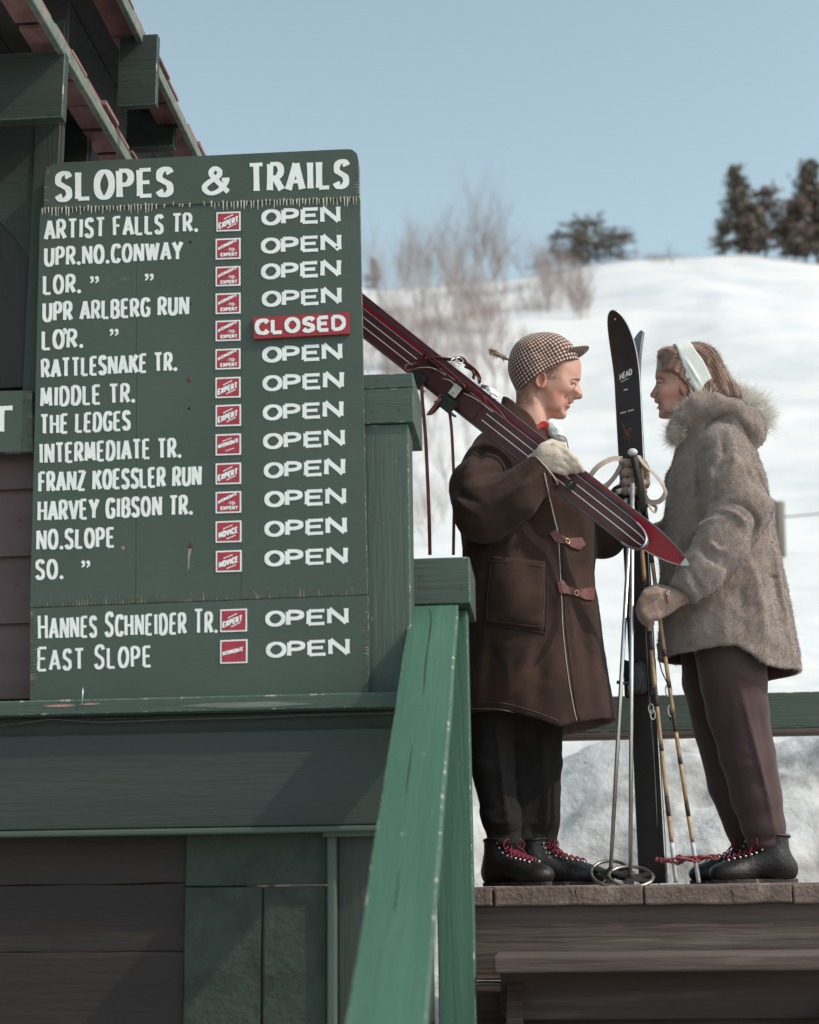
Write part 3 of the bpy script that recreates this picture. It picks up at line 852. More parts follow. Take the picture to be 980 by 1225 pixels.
rows = [
 ('ARTIST FALLS TR.', 54.4, 287.2, 236, 277.4, 24.5, 23.5), ('UPR.NO.CONWAY', 53.9, 319, 217.5, 311, 23.5, 23), ('LOR.', 52.5, 352.9, 96, 350.4, 24, 23),
 ('UPR ARLBERG RUN', 52, 385.4, 225, 376.6, 24, 23), ('LOR.', 51, 419.2, 98.7, 415.8, 24, 23), ('RATTLESNAKE TR.', 50.4, 452.7, 211, 444, 23.5, 23.5),
 ('MIDDLE TR.', 49, 487.2, 160.7, 481.9, 24.5, 24), ('THE LEDGES', 49, 520.3, 155.4, 514.8, 24.5, 24), ('INTERMEDIATE TR.', 48, 555, 216, 547.8, 25, 24.5),
 ('FRANZ KOESSLER RUN', 47, 589.2, 239.7, 581.2, 25, 24.5), ('HARVEY GIBSON TR.', 46, 624, 229.6, 616, 25, 24.5), ('NO.SLOPE', 44.5, 658.5, 136.4, 654.8, 25, 24.5), ('SO.', 43.6, 694, 75, 692.8, 24.5, 24.5)]
ditto = {2: ((107, 350), (172.5, 347)), 4: ((130.5, 413),), 12: ((96.5, 690.5),)}
for i, (t, a, b_, c, d, h0, h1) in enumerate(rows):
    p = Paint(on_plane(SV)); p.text(t, a, b_, c, d, h0, h1, th=3.9, hz=.76, gap=.36, flare=1.08, wspace=.9)
    for q in ditto.get(i, ()): p.text('"', q[0], q[1], q[0] + 12, q[1] - .5, 22, th=4)
    if i == 4: p.text("'", 75, 412, 80, 412, 22, th=4)
    tag(p.build('lettering', M['letter'], mains[0]), 'trail name painted in white: ' + t.strip('.').title())
for t, a, b_, c, d, h in (('HANNES SCHNEIDER TR.', 46.5, 765.3, 259.6, 757.3, 30), ('EAST SLOPE', 45.2, 803.4, 180.5, 798, 29.5)):
    p = Paint(on_plane(SV - .003)); p.text(t, a, b_, c, d, h, th=3.5, hz=.85, gap=.34, flare=1.08, small=.86, wspace=.9)
    tag(p.build('lettering', M['letter'], botb), 'trail name painted in white: ' + t.strip('.').title())
opens = [(314, 269.8, 406.7, 265.8), (313.3, 303.6, 407.6, 299.6), (313.5, 334.7, 407, 330), (314.4, 367.5, 407.8, 363), None, (315, 434, 408.9, 430), (315.4, 468.2, 410.4, 464),
         (315.5, 503.3, 410, 498.9), (316, 537.8, 412, 533.2), (316.8, 572.7, 412, 567.8), (317.8, 606.8, 413.3, 603), (317.8, 642.5, 414.2, 638), (317.8, 677.8, 415, 674.1), (318.4, 750, 416.3, 746.5), (319.3, 787.2, 417.8, 783.3)]
for i, q in enumerate(opens):
    if q is None: continue
    low = i >= 13
    p = Paint(on_plane(SV - .003 if low else SV))
    # wide flared letters: O P E N placed one by one
    x0, y0, x1, y1 = q; L = x1 - x0; sl = (y1 - y0) / L
    for ch, f0, f1 in (('O', .0, .225), ('P', .255, .46), ('E', .50, .72), ('N', .755, 1.0)):
        xa, xb = x0 + L * f0, x0 + L * f1
        p.text(ch, xa, y0 + sl * (xa - x0), xb, y0 + sl * (xb - x0), 19 if ch != 'N' else 20.5, th=5.0, hz=.7, flare=1.18, jit=.15)
    tag(p.build('lettering', M['letter'], botb if low else mains[2]), 'the word OPEN in wide flared white capitals')
# red difficulty markers with white borders
mk = [(258.9, 252.9, 287.8, 276.2, 'x'), (258, 284.6, 287.8, 309.7, 'i'), (258, 318.2, 287.6, 341.8, 'i'), (258, 350.2, 287.8, 375, 'i'), (258, 382.8, 287.7, 407.5, 'i'), (257.8, 416.8, 287.7, 441.4, 'i'),
      (257.8, 450.8, 287.8, 475.6, 'x'), (258, 483.8, 288.3, 509.5, 'x'), (258, 518.7, 288.3, 544.2, 'm'), (258, 553.5, 288.4, 579, 'x'), (258, 587.6, 288.5, 613.5, 'i'), (258, 622.8, 288.8, 648.6, 'n'), (258.3, 658.2, 289, 684, 'n'),
      (263.5, 728.3, 295.5, 755.6, 'x'), (263.5, 765, 296, 793.4, 'm2')]
for i, (x0, y0, x1, y1, k) in enumerate(mk):
    low = i >= 13; v = SV - (.003 if low else 0)
    sl = -.04
    def cs(ix): return [(x0 + ix, y0 + ix + 1.0 - ix * 0), (x1 - ix, y0 + ix + sl * (x1 - x0) + 1.0), (x1 - ix, y1 - ix + sl * (x1 - x0) * .3), (x0 + ix, y1 - ix + .6)]
    mkp = px_prism('difficulty_marker', cs(0), v - .0022, v - .0003, M['letter'], botb if low else mains[1])
    p = Paint(on_plane(v - .0022 + .0008)); p.poly(cs(1.7)); p.F = [f[::1] for f in p.F]
    mkp['label'] = {'x': 'white-edged red square reading EXPERT', 'i': 'white-edged red square reading INTERMEDIATE TO EXPERT', 'm': 'white-edged red square reading INTERMEDIATE', 'm2': 'white-edged red square reading INTERMEDIATE', 'n': 'white-edged red square reading NOVICE'}[k]
    # marker face and print in one mesh with two materials
    nf = len(p.F)
    p.place = on_plane(v - .0022 - .0000)
    cx, cy = (x0 + x1) / 2, (y0 + y1) / 2
    def diag(t, sx, sy, w, rise, h, th): p.text(t, sx, sy, sx + w, sy - rise, h, th=th, hz=.9, flare=1.0, gap=.3, jit=0)
    if k == 'x':
        diag('EXPERT', x0 + 3, cy + 9.5, 23, 8.5, 7.5, 1.7)
        p.stroke([(x0 + 9, cy - 2.5), (x0 + 20, cy - 8)], .9, 1); p.stroke([(x0 + 13, cy + 8), (x0 + 24, cy + 2.5)], .9, 1)
    elif k == 'n':
        diag('NOVICE', x0 + 4, cy + 8.5, 22, 7, 7.5, 1.7)
        p.stroke([(x0 + 9, cy - 3), (x0 + 20, cy - 7.5)], .9, 1); p.stroke([(x0 + 13, cy + 9), (x0 + 24, cy + 4.5)], .9, 1)
    elif k == 'i':
        diag('INTERMEDIATE', x0 + 3, cy + 2.5, 22, 11, 4, .9)
        p.text('-TO-', cx - 1, cy + 3.6, cx + 9, cy + 3, 4, th=.9, hz=.9, flare=1, jit=0)
        p.text('EXPERT', x0 + 6, cy + 9.8, x1 - 4, cy + 9, 4.6, th=1.2, hz=.9, flare=1, jit=0)
    else:
        diag('INTERMEDIATE', x0 + 3, cy + 5.5, 24, 8 if k == 'm' else 6, 5, 1.1)
        if k == 'm':
            p.stroke([(x0 + 8, cy - 3.5), (x0 + 19, cy - 7.5)], .8, 1); p.stroke([(x0 + 12, cy + 8), (x0 + 22, cy + 4.5)], .8, 1)
    mesh_obj('marker_print', p.V, p.F, [M['red_paint'], M['letter']], mkp, midx=[0] * nf + [1] * (len(p.F) - nf))
# nails and holes
def dot(px, py, rp, v, m, name, parent):
    c = H(px, py, v); rr = rp * sc(h2w(c)); V, F = [], []
    n = 9
    V.append(h2w((c.x, v - rr * .5, c.z)))
    for k in range(n): V.append(h2w((c.x + rr * math.cos(k * 6.2832 / n), v - .0002, c.z + rr * math.sin(k * 6.2832 / n))))
    F = [(0, 1 + (k + 1) % n, 1 + k) for k in range(n)]
    return mesh_obj(name, V, F, m, parent, smooth=True)
for px, py, rp in ((226.6, 454.6, 3.0), (228.6, 652.6, 3.4), (403, 295.6, 2.4)): dot(px, py, rp, SV, M['rust'], 'rusty_nail', mains[1] if px < 289 else mains[2])
M['hole'] = mat('dark_hole', (.015, .018, .015), .9, .1, 10, 0)
for px, py, rp in ((226.3, 488.7, 1.8), (227.8, 289.5, 2.0), (228.5, 363.5, 1.4)): dot(px, py, rp, SV + .0001, M['hole'], 'nail_hole', mains[1])
dot(147, 655.6, 2.2, SV, M['bare'], 'paint_chip', mains[0])
p = Paint(on_plane(SV)); p.poly([(225, 657), (229.5, 656), (227, 668), (226.2, 681), (224.8, 681), (224.6, 666)]); p.build('rust_streak', mat('pale_drip', (.26, .25, .21), .8, .2, 30, 0), mains[1])
for i, q in enumerate(opens):
    if q: 
        y = (q[1] + q[3]) / 2 - 8; low = i >= 13
        for xx, dy in ((q[0] - 8, 0), (q[2] + 7.5, -4)): dot(xx, y + dy + r.uniform(-1, 1), .95, SV - (.003 if low else 0), M['rust'], 'small_nail', botb if low else mains[2])
r2 = random.Random(9)
p = Paint(on_plane(SV))
for i in range(90):
    x, y = r2.uniform(50, 425), r2.uniform(262, 700); s_ = r2.uniform(.3, .8)
    if i < 30: x = r2.gauss(150, 14); y = r2.gauss(333, 5)
    p.poly([(x, y), (x + s_, y + s_ * .4), (x + s_ * .6, y + s_ * 1.5)])
p.build('paint_specks', M['tooth_pale'], mains[1])['kind'] = 'stuff'
# CLOSED plaque
cpv = SV - .012
cl = empty('closed_plaque', h2w((H(360, 405, cpv).x, cpv, H(360, 405, cpv).z)), 'red wooden plaque reading CLOSED hung on the trail sign', 'sign')
plq = px_prism('plaque_board', [(303, 379.8), (417.6, 373.2), (418.3, 398.8), (303.6, 405.3)], cpv, SV - .0005, (M['red_board'], M['red_board']), cl)
p = Paint(on_plane(cpv)); p.text('CLOSED', 306.5, 400.8, 413, 395.2, 19, th=4.4, hz=.9, gap=.26, flare=1.05); p.build('lettering', M['letter'], plq)
# the T of the notice board
nbp = bpy.data.objects['board']
p = Paint(on_plane(WV - .085)); p.text('T', -14, 519.5, 15.5, 518.5, 33, th=8.5, hz=.62, flare=1.1)
p.text('E', -40, 520, -20, 519.5, 33, th=8.5, hz=.62)
p.build('lettering', M['letter'], nbp)
for q in ((29, 481), (27, 526)): dot(q[0], q[1], 2.0, WV - .085, M['rust'], 'rusty_nail', nbp)
p = Paint(on_plane(WV - .085)); y = 472
while y < 536:
    p.poly([(38.3, y), (38.3 - r.uniform(4, 8), y + .3), (38.3 - 4, y + .9), (38.3, y + 1.2)]); y += r.uniform(2.6, 3.6)
p.build('saw_marks', M['tooth_dark'], nbp)['kind'] = 'stuff'

# nail heads in the beam, shelf and post caps
for px, py, v, par in ((60, 905, SV - .004, booth), (62, 965, SV - .004, booth), (250, 903, SV - .004, booth), (252, 968, SV - .004, booth), (420, 900, SV - .004, booth), (418, 966, SV - .004, booth), (230, 1020, LV - .006, booth), (385, 1085, LV - .006, booth), (20, 700, WV - .02, booth), (22, 622, WV - .02, booth)):
    dot(px, py, 1.5, v, M['rust'], 'nail_head', par)
for px, py in ((478, 490), (446, 492), (452, 455)): dot(px, py, 1.3, PV - .0145, M['rust'], 'nail_head', tp)
for px, py in ((503, 690), (552, 705)): dot(px, py, 1.5, NV - .0004, M['rust'], 'nail_head', hr)
# ================================================================== implicit surfaces for bodies and cloth
class Grid:
    def __init__(s, lo, hi, h):
        s.lo = np.array(lo, float); s.h = h
        n = np.ceil((np.array(hi) - s.lo) / h).astype(int) + 1
        s.n = n
        s.x = (s.lo[0] + h * np.arange(n[0])).astype(np.float32)[:, None, None]
        s.y = (s.lo[1] + h * np.arange(n[1])).astype(np.float32)[None, :, None]
        s.z = (s.lo[2] + h * np.arange(n[2])).astype(np.float32)[None, None, :]
        s.F = np.full(tuple(n), 9.0, np.float32)
    def add(s, f, k=.01): s.F = smin(s.F, f, k)
    def cut(s, f, k=.004): s.F = -smin(-s.F, f, k)          # removes where f < 0
    def keep(s, f, k=.002): s.F = -smin(-s.F, -f, k)        # keeps where f < 0
    def cap(s, a, b, r0, r1=None):
        r1 = r0 if r1 is None else r1
        a = np.array(a, np.float32); b = np.array(b, np.float32); d = b - a; dd = float(d @ d) + 1e-12
        t = ((s.x - a[0]) * d[0] + (s.y - a[1]) * d[1] + (s.z - a[2]) * d[2]) / dd
        t = np.clip(t, 0, 1)
        return np.sqrt((s.x - a[0] - t * d[0]) ** 2 + (s.y - a[1] - t * d[1]) ** 2 + (s.z - a[2] - t * d[2]) ** 2) - (r0 + t * (r1 - r0))
    def chain(s, pts, k=.015):
        f = None
        for (a, ra), (b, rb) in zip(pts[:-1], pts[1:]):
            g = s.cap(a, b, ra, rb); f = g if f is None else smin(f, g, k)
        return f
    def ell(s, c, r, rot=None):
        X, Y, Z = s.x - c[0], s.y - c[1], s.z - c[2]
        if rot is not None:
            m = np.array(rot.to_3x3().transposed())
            X, Y, Z = m[0, 0] * X + m[0, 1] * Y + m[0, 2] * Z, m[1, 0] * X + m[1, 1] * Y + m[1, 2] * Z, m[2, 0] * X + m[2, 1] * Y + m[2, 2] * Z
        q = np.sqrt((X / r[0]) ** 2 + (Y / r[1]) ** 2 + (Z / r[2]) ** 2)
        return (q - 1) * min(r)
    def mesh(s, smooth=1):
        return nets(s.F, s.lo, s.h, smooth)
def smin(a, b, k):
    if k <= 0: return np.minimum(a, b)
    h = np.clip(.5 + .5 * (b - a) / k, 0, 1)
    return b + (a - b) * h - k * h * (1 - h)
def nets(F, lo, h, smooth=1):
    S = F < 0
    c = [S[i:S.shape[0] - 1 + i, j:S.shape[1] - 1 + j, k:S.shape[2] - 1 + k] for i in (0, 1) for j in (0, 1) for k in (0, 1)]
    tot = sum(x.astype(np.int8) for x in c)
    act = (tot > 0) & (tot < 8)
    idx = np.argwhere(act)
    ids = np.full(act.shape, -1, np.int64); ids[act] = np.arange(len(idx))
    P = np.zeros((len(idx), 3)); C = np.zeros(len(idx))
    off = [np.array([i, j, k]) for i in (0, 1) for j in (0, 1) for k in (0, 1)]
    val = [F[idx[:, 0] + o[0], idx[:, 1] + o[1], idx[:, 2] + o[2]] for o in off]
    for a in range(8):
        for b in range(a + 1, 8):
            d = off[b] - off[a]
            if np.abs(d).sum() != 1: continue
            m = (val[a] < 0) != (val[b] < 0)
            t = np.where(m, val[a] / (val[a] - val[b] + 1e-12), 0)
            P += np.where(m[:, None], off[a] + t[:, None] * d, 0); C += m
    P = P / np.maximum(C, 1)[:, None] + idx
    V = lo + P * h
    Q = []
    for ax in range(3):
        sl0 = [slice(None)] * 3; sl1 = [slice(None)] * 3
        sl0[ax] = slice(0, -1); sl1[ax] = slice(1, None)
        A, B = S[tuple(sl0)], S[tuple(sl1)]
        e = np.argwhere(A != B)
        u, v = [(1, 2), (2, 0), (0, 1)][ax]
        ok = (e[:, u] > 0) & (e[:, v] > 0) & (e[:, u] < S.shape[u] - 1) & (e[:, v] < S.shape[v] - 1)
        e = e[ok]
        def cell(du, dv):
            q = e.copy(); q[:, u] -= du; q[:, v] -= dv
            return ids[q[:, 0], q[:, 1], q[:, 2]]
        q = np.stack([cell(1, 1), cell(0, 1), cell(0, 0), cell(1, 0)], 1)
        fl = ~A[e[:, 0], e[:, 1], e[:, 2]]
        q[fl] = q[fl][:, ::-1]
        Q.append(q)
    Q = np.vstack(Q)
    Q = Q[(Q >= 0).all(1)]
    for _ in range(smooth):
        acc = np.zeros_like(V); cnt = np.zeros(len(V))
        for a, b in ((0, 1), (1, 2), (2, 3), (3, 0)):
            np.add.at(acc, Q[:, a], V[Q[:, b]]); np.add.at(acc, Q[:, b], V[Q[:, a]])
            np.add.at(cnt, Q[:, a], 1); np.add.at(cnt, Q[:, b], 1)
        V = .5 * V + .5 * acc / np.maximum(cnt, 1)[:, None]
    return V, Q
def np_mesh(name, V, Q, mats, parent=None, midx=None, smooth=True, color=None, uv=None):
    me = bpy.data.meshes.new(name)
    V = np.asarray(V, np.float32); Q = np.asarray(Q, np.int32)
    n, k = Q.shape
    me.vertices.add(len(V)); me.vertices.foreach_set('co', V.ravel())
    me.loops.add(n * k); me.loops.foreach_set('vertex_index', Q.ravel())
    me.polygons.add(n); me.polygons.foreach_set('loop_start', np.arange(0, n * k, k, dtype=np.int32))
    if not isinstance(mats, (list, tuple)): mats = [mats]
    for m in mats: me.materials.append(m)
    if midx is not None: me.polygons.foreach_set('material_index', np.asarray(midx, np.int32))
    me.polygons.foreach_set('use_smooth', np.full(n, smooth, dtype=bool))
    me.update(calc_edges=True); me.validate()
    if color is not None:
        a = me.attributes.new('tint', 'FLOAT_COLOR', 'POINT')
        a.data.foreach_set('color', np.concatenate([color, np.ones((len(V), 1))], 1).astype(np.float32).ravel())
    if uv is not None:
        a = me.attributes.new('cloth_uv', 'FLOAT_VECTOR', 'POINT')
        a.data.foreach_set('vector', np.concatenate([uv, np.zeros((len(V), 1))], 1).astype(np.float32).ravel())
    o = bpy.data.objects.new(name, me)
    return link(o, parent)
def bvh_of(V, Q): return BVHTree.FromPolygons([tuple(v) for v in V], [tuple(int(i) for i in q) for q in Q])
def cast(bvh, px, py, off=0.0):
    d = ray(px, py); hit = bvh.ray_cast(CAM_P, d)
    if hit[0] is None: return None, None
    return hit[0] + hit[1] * off, hit[1]
def drape(bvh, pts_px, off=.001, n=6, closed=False):
    """pixel polyline -> points and normals on a surface"""
    P, Nn = [], []
    for q in spline([(x, y, 0) for x, y in pts_px], n, closed):
        p, nn = cast(bvh, q.x, q.y, off)
        if p is not None: P.append(p); Nn.append(nn)
    return P, Nn
def wv(px, py, Y): p = W(px, py, Y); return (p.x, p.y, p.z)
def loft(g, rows, Yc, ex=2.3, k=1.0):
    """torso-like loft; rows = (py, px left, px right, half depth, y centre offset)"""
    zs, cx, ax, ay, cy = [], [], [], [], []
    for r_ in rows:
        a, b = W(r_[1], r_[0], Yc), W(r_[2], r_[0], Yc)
        zs.append((a.z + b.z) / 2); cx.append((a.x + b.x) / 2); ax.append((b.x - a.x) / 2); ay.append(r_[3]); cy.append(Yc + (r_[4] if len(r_) > 4 else 0))
    o = np.argsort(zs); zs = np.array(zs)[o]
    f = lambda arr: np.interp(g.z[0, 0], zs, np.array(arr)[o]).astype(np.float32)[None, None, :]
    # soften the row-to-row kinks
    def sm(arr):
        v = np.interp(g.z[0, 0], zs, np.array(arr)[o]); w = max(1, int(.03 / g.h)); ker = np.hanning(2 * w + 3); ker /= ker.sum()
        vp = np.pad(v, (w + 1, w + 1), mode='edge'); return np.convolve(vp, ker, 'valid').astype(np.float32)[None, None, :]
    cx, ax, ay, cy = sm(cx), sm(ax), sm(ay), sm(cy)
    q = (np.abs((g.x - cx) / ax) ** ex + np.abs((g.y - cy) / ay) ** ex) ** (1 / ex)
    return (q - 1) * np.minimum(ax, ay) * k
def seg2d(X, Z, pts):
    d = None
    for (x0, z0), (x1, z1) in zip(pts[:-1], pts[1:]):
        dx, dz = x1 - x0, z1 - z0; t = np.clip(((X - x0) * dx + (Z - z0) * dz) / (dx * dx + dz * dz + 1e-12), 0, 1)
        q = np.sqrt((X - x0 - t * dx) ** 2 + (Z - z0 - t * dz) ** 2)
        d = q if d is None else np.minimum(d, q)
    return d
def folds(g, lst, Yc, side=-1):
    """ridges (+) and valleys (-) drawn as pixel polylines on the camera side"""
    X, Z = g.x[:, :, 0], g.z[0, :, :]
    tot = 0
    for pts, amp, wd in lst:
        P = [W(q.x, q.y, Yc - .12) for q in spline([(x, y, 0) for x, y in pts], 5)]
        d = seg2d(X, Z, [(p.x, p.z) for p in P])
        # fade towards both ends
        e0, e1 = P[0], P[-1]
        L = sum((P[i + 1] - P[i]).length for i in range(len(P) - 1))
        fe = np.clip(np.minimum(np.hypot(X - e0.x, Z - e0.z), np.hypot(X - e1.x, Z - e1.z)) / (L * .35), 0, 1)
        tot = tot + amp * np.exp(-(d / wd) ** 2) * (.25 + .75 * fe)
    m = 1 / (1 + np.exp((g.y - Yc) * 60))
    g.F = g.F - (tot[:, None, :] * m).astype(np.float32)
def wobble(g, amp, scale, seed=0, oct=2):
    """soft 3-D noise added to the field"""
    r = np.random.default_rng(seed); X, Y, Z = g.x, g.y, g.z
    f = 0
    for i in range(5 * oct):
        d = r.normal(size=3); d /= np.linalg.norm(d); k = 6.283 / (scale * r.uniform(.6, 1.6)); ph = r.random(2) * 6.28
        e = r.normal(size=3); e /= np.linalg.norm(e)
        f = f + np.sin(k * (d[0] * X + d[1] * Y + d[2] * Z) + ph[0] + 1.3 * np.sin(k * .6 * (e[0] * X + e[1] * Y + e[2] * Z) + ph[1]))
    g.F = g.F + (amp * f / math.sqrt(5 * oct)).astype(np.float32)
def inside_dist(X, Z, poly):
    """signed distance (inside positive) to a polygon, on arrays"""
    n = len(poly)
    d = seg2d(X, Z, poly + [poly[0]])
    ins = np.zeros(np.broadcast(X, Z).shape, bool)
    for i in range(n):
        x0, z0 = poly[i]; x1, z1 = poly[(i + 1) % n]
        c = ((z0 > Z) != (z1 > Z)) & (X < (x1 - x0) * (Z - z0) / (z1 - z0 + 1e-12) + x0)
        ins ^= c
    return np.where(ins, d, -d)
def pxpoly(pts, Y, n=4):
    return [(p.x, p.z) for p in (W(q.x, q.y, Y) for q in spline([(x, y, 0) for x, y in pts], n, True))]
def blur(F, it=1):
    for _ in range(it):
        for ax in range(3):
            A = np.roll(F, 1, ax); B = np.roll(F, -1, ax); F = .5 * F + .25 * (A + B)
    return F
# ------------------------------------------------------------------ cloth and skin materials
M['skin'] = mat('skin', (.56, .32, .245), .55, .06, 14, .12, 320, attr='tint', sss=.25, spec=.35, bdist=.002)
M['lips'] = mat('lips', (.34, .10, .09), .4, .1, 60, .1, 300, sss=.2)
M['eyewhite'] = mat('eye_white', (.50, .45, .42), .15, .02, 30, 0)
M['iris'] = mat('eye_iris', (.05, .055, .06), .1, .1, 30, 0)
M['lash'] = mat('lash_brown', (.09, .05, .035), .7, .1, 30, 0)
M['fairhair'] = mat('fair_hair', (.30, .19, .12), .6, .25, 60, 0)
M['brownhair'] = mat('reddish_brown_hair', (.20, .105, .070), .45, .35, 30, .5, 200, sheen=.3, bdist=.003)
M['coat'] = mat('dark_brown_wool', (.041, .0255, .0205), .95, .16, 9, .5, 300, sheen=.06, spec=.1, bdist=.002, col2=(.082, .045, .036), c2scale=5, c2lo=.45, c2hi=.75)
M['lining'] = mat('tan_coat_lining', (.26, .19, .13), .9, .2, 20, .5, 200)
M['piping'] = mat('pale_piping', (.42, .36, .30), .8, .2, 40, .1, 200)
M['stitch'] = mat('dark_stitching', (.11, .07, .05), .9, .2, 40, .1, 200)
M['toggle'] = mat('dull_red_leather', (.125, .042, .037), .6, .2, 40, .2, 180)
M['brass'] = mat('brass_stud', (.6, .5, .3), .3, .1, 30, 0, metallic=1)
M['trouser'] = mat('black_wool_trousers', (.016, .0145, .0135), .9, .2, 10, .25, 350, sheen=.0, spec=.2, bdist=.002)
M['bootleather'] = mat('black_boot_leather', (.014, .0125, .0115), .42, .3, 14, .35, 90, spec=.4, col2=(.045, .038, .033), c2scale=14, c2lo=.6, c2hi=.75)
M['sole'] = mat('boot_sole', (.05, .04, .035), .85, .3, 30, .4, 90, col2=(.25, .22, .2), c2scale=30, c2lo=.6, c2hi=.68)
M['lace'] = mat('crimson_lace', (.20, .015, .04), .8, .2, 60, .3, 300)
M['creamglove'] = mat('cream_leather_glove', (.52, .44, .35), .6, .14, 16, .3, 120, sheen=.2, col2=(.36, .29, .22), c2scale=24, c2lo=.58, c2hi=.72)
M['tanglove'] = mat('tan_leather_glove', (.30, .20, .155), .6, .16, 16, .3, 120, sheen=.2, col2=(.2, .12, .09), c2scale=18, c2lo=.58, c2hi=.72)
M['taupefur'] = mat('taupe_pile', (.24, .185, .155), .95, .25, 22, .8, 170, sheen=.5, bdist=.006, col2=(.29, .235, .205), c2scale=9, c2lo=.45, c2hi=.7)
M['furblade'] = mat('taupe_pile_hair', (.28, .22, .185), .8, .35, 18, 0, sheen=.3, col2=(.38, .31, .27), c2scale=10, c2lo=.45, c2hi=.7)
M['ruff'] = mat('pale_fur_ruff', (.66, .58, .49), .8, .2, 25, 0, sheen=.3, col2=(.82, .77, .70), c2scale=30, c2lo=.45, c2hi=.65)
M['stretch'] = mat('plum_brown_stretch_cloth', (.064, .038, .037), .8, .10, 8, .2, 500, sheen=.12, spec=.25, bdist=.0015)
M['whiteband'] = mat('white_wool_band', (.68, .70, .66), .8, .05, 30, .4, 260, bdist=.002)
M['redscarf'] = mat('red_scarf', (.40, .035, .03), .8, .2, 40, .4, 200)
M['feather'] = mat('feather', (.30, .21, .13), .8, .4, 40, 0)
def gingham(name):
    m = bpy.data.materials.new(name); m.use_nodes = True; nt = m.node_tree; N, L = nt.nodes, nt.links
    b = N['Principled BSDF']; b.inputs['Roughness'].default_value = .9; b.inputs['Sheen Weight'].default_value = .2
    at = N.new('ShaderNodeAttribute'); at.attribute_name = 'cloth_uv'
    sp = N.new('ShaderNodeSeparateXYZ'); L.new(at.outputs['Vector'], sp.inputs[0])
    def st(s_):
        a = N.new('ShaderNodeMath'); a.operation = 'MULTIPLY'; a.inputs[1].default_value = 1 / .0108; L.new(s_, a.inputs[0])
        f = N.new('ShaderNodeMath'); f.operation = 'FRACT'; L.new(a.outputs[0], f.inputs[0])
        c = N.new('ShaderNodeMath'); c.operation = 'GREATER_THAN'; c.inputs[1].default_value = .5; L.new(f.outputs[0], c.inputs[0])
        return c.outputs[0]
    u, v = st(sp.outputs[0]), st(sp.outputs[1])
    def mx(fac, a, bb, bt='MIX'):
        q = N.new('ShaderNodeMix'); q.data_type = 'RGBA'; q.blend_type = bt; L.new(fac, q.inputs[0])
        for i, c in ((6, a), (7, bb)):
            if isinstance(c, tuple): q.inputs[i].default_value = (*c, 1)
            else: L.new(c, q.inputs[i])
        return q.outputs[2]
    c1 = mx(u, (.62, .51, .41), (.15, .055, .05)); c2 = mx(v, (1, 1, 1), (.27, .18, .18))
    q = N.new('ShaderNodeMix'); q.data_type = 'RGBA'; q.blend_type = 'MULTIPLY'; q.inputs[0].default_value = 1
    L.new(c1, q.inputs[6]); L.new(c2, q.inputs[7]); L.new(q.outputs[2], b.inputs['Base Color'])
    nz = N.new('ShaderNodeTexNoise'); nz.inputs['Scale'].default_value = 500
    tc = N.new('ShaderNodeTexCoord'); L.new(tc.outputs['Object'], nz.inputs['Vector'])
    bn = N.new('ShaderNodeBump'); bn.inputs['Strength'].default_value = .4; bn.inputs['Distance'].default_value = .002
    L.new(nz.outputs[0], bn.inputs['Height']); L.new(bn.outputs[0], b.inputs['Normal'])
    return m
M['gingham'] = gingham('checked_wool')

# ------------------------------------------------------------------ heads
def head_field(g, poly_px, Yc, Wmax, jaw, D=.062):
    X, Z = g.x[:, :, 0], g.z[0, :, :]
    poly = pxpoly(poly_px, Yc, 3)
    d = inside_dist(X, Z, poly)
    zt = jaw[1]; zb = jaw[0]
    wm = Wmax * (jaw[2] + (1 - jaw[2]) * smoothstep(zb, zt, Z + 0 * X))
    t = np.clip(d / D, 0, 1)
    w = wm * (.55 * t ** .62 + .45 * np.sqrt(np.clip(1 - (1 - t) ** 2, 0, 1)) * t ** .35)
    w = np.where(d > 0, w, d)
    for _ in range(3):
        w = .5 * w + .125 * (np.roll(w, 1, 0) + np.roll(w, -1, 0) + np.roll(w, 1, 1) + np.roll(w, -1, 1))
    wb = w.copy()
    for _ in range(26):
        wb = .5 * wb + .125 * (np.roll(wb, 1, 0) + np.roll(wb, -1, 0) + np.roll(wb, 1, 1) + np.roll(wb, -1, 1))
    bl = smoothstep(.007, .026, d)
    w = w * (1 - bl) + wb * bl
    # soften the ridge so the profile line is round
    F = np.sqrt(np.abs(g.y - Yc) ** 2 + .0016 ** 2) - w[:, None, :]
    return (F * .75).astype(np.float32), poly
def tube_mesh(pts, r, seg=6): return tube(None, pts, r, None, seg=seg)
def merge(parts):
    V, F = [], []
    for v, f in parts:
        k = len(V); V += [tuple(x) for x in v]; F += [tuple(i + k for i in ff) for ff in f]
    return V, F
def blend_color(V, base, spots):
    c = np.tile(np.array(base, float), (len(V), 1))
    for p, r_, col in spots:
        w = np.exp(-(((V - np.array(p)) / np.array(r_)) ** 2).sum(1))[:, None]
        c = c * (1 - w) + c * np.array(col) * w
    return c
def limb_body(name, headV, headQ, col, chains, parent, h=.014):
    """head mesh plus the hidden torso and limbs, joined into one body mesh"""
    pts = np.array([p for ch in chains for p, r_ in ch])
    g = Grid(pts.min(0) - .16, pts.max(0) + .16, h)
    for ch in chains: g.add(g.chain(ch), .03)
    V, Q = g.mesh()
    Vall = np.vstack([headV, V]); Qall = np.vstack([headQ, Q + len(headV)])
    c = np.vstack([col, np.ones((len(V), 3))])
    return np_mesh(name, Vall, Qall, M['skin'], parent, color=c)
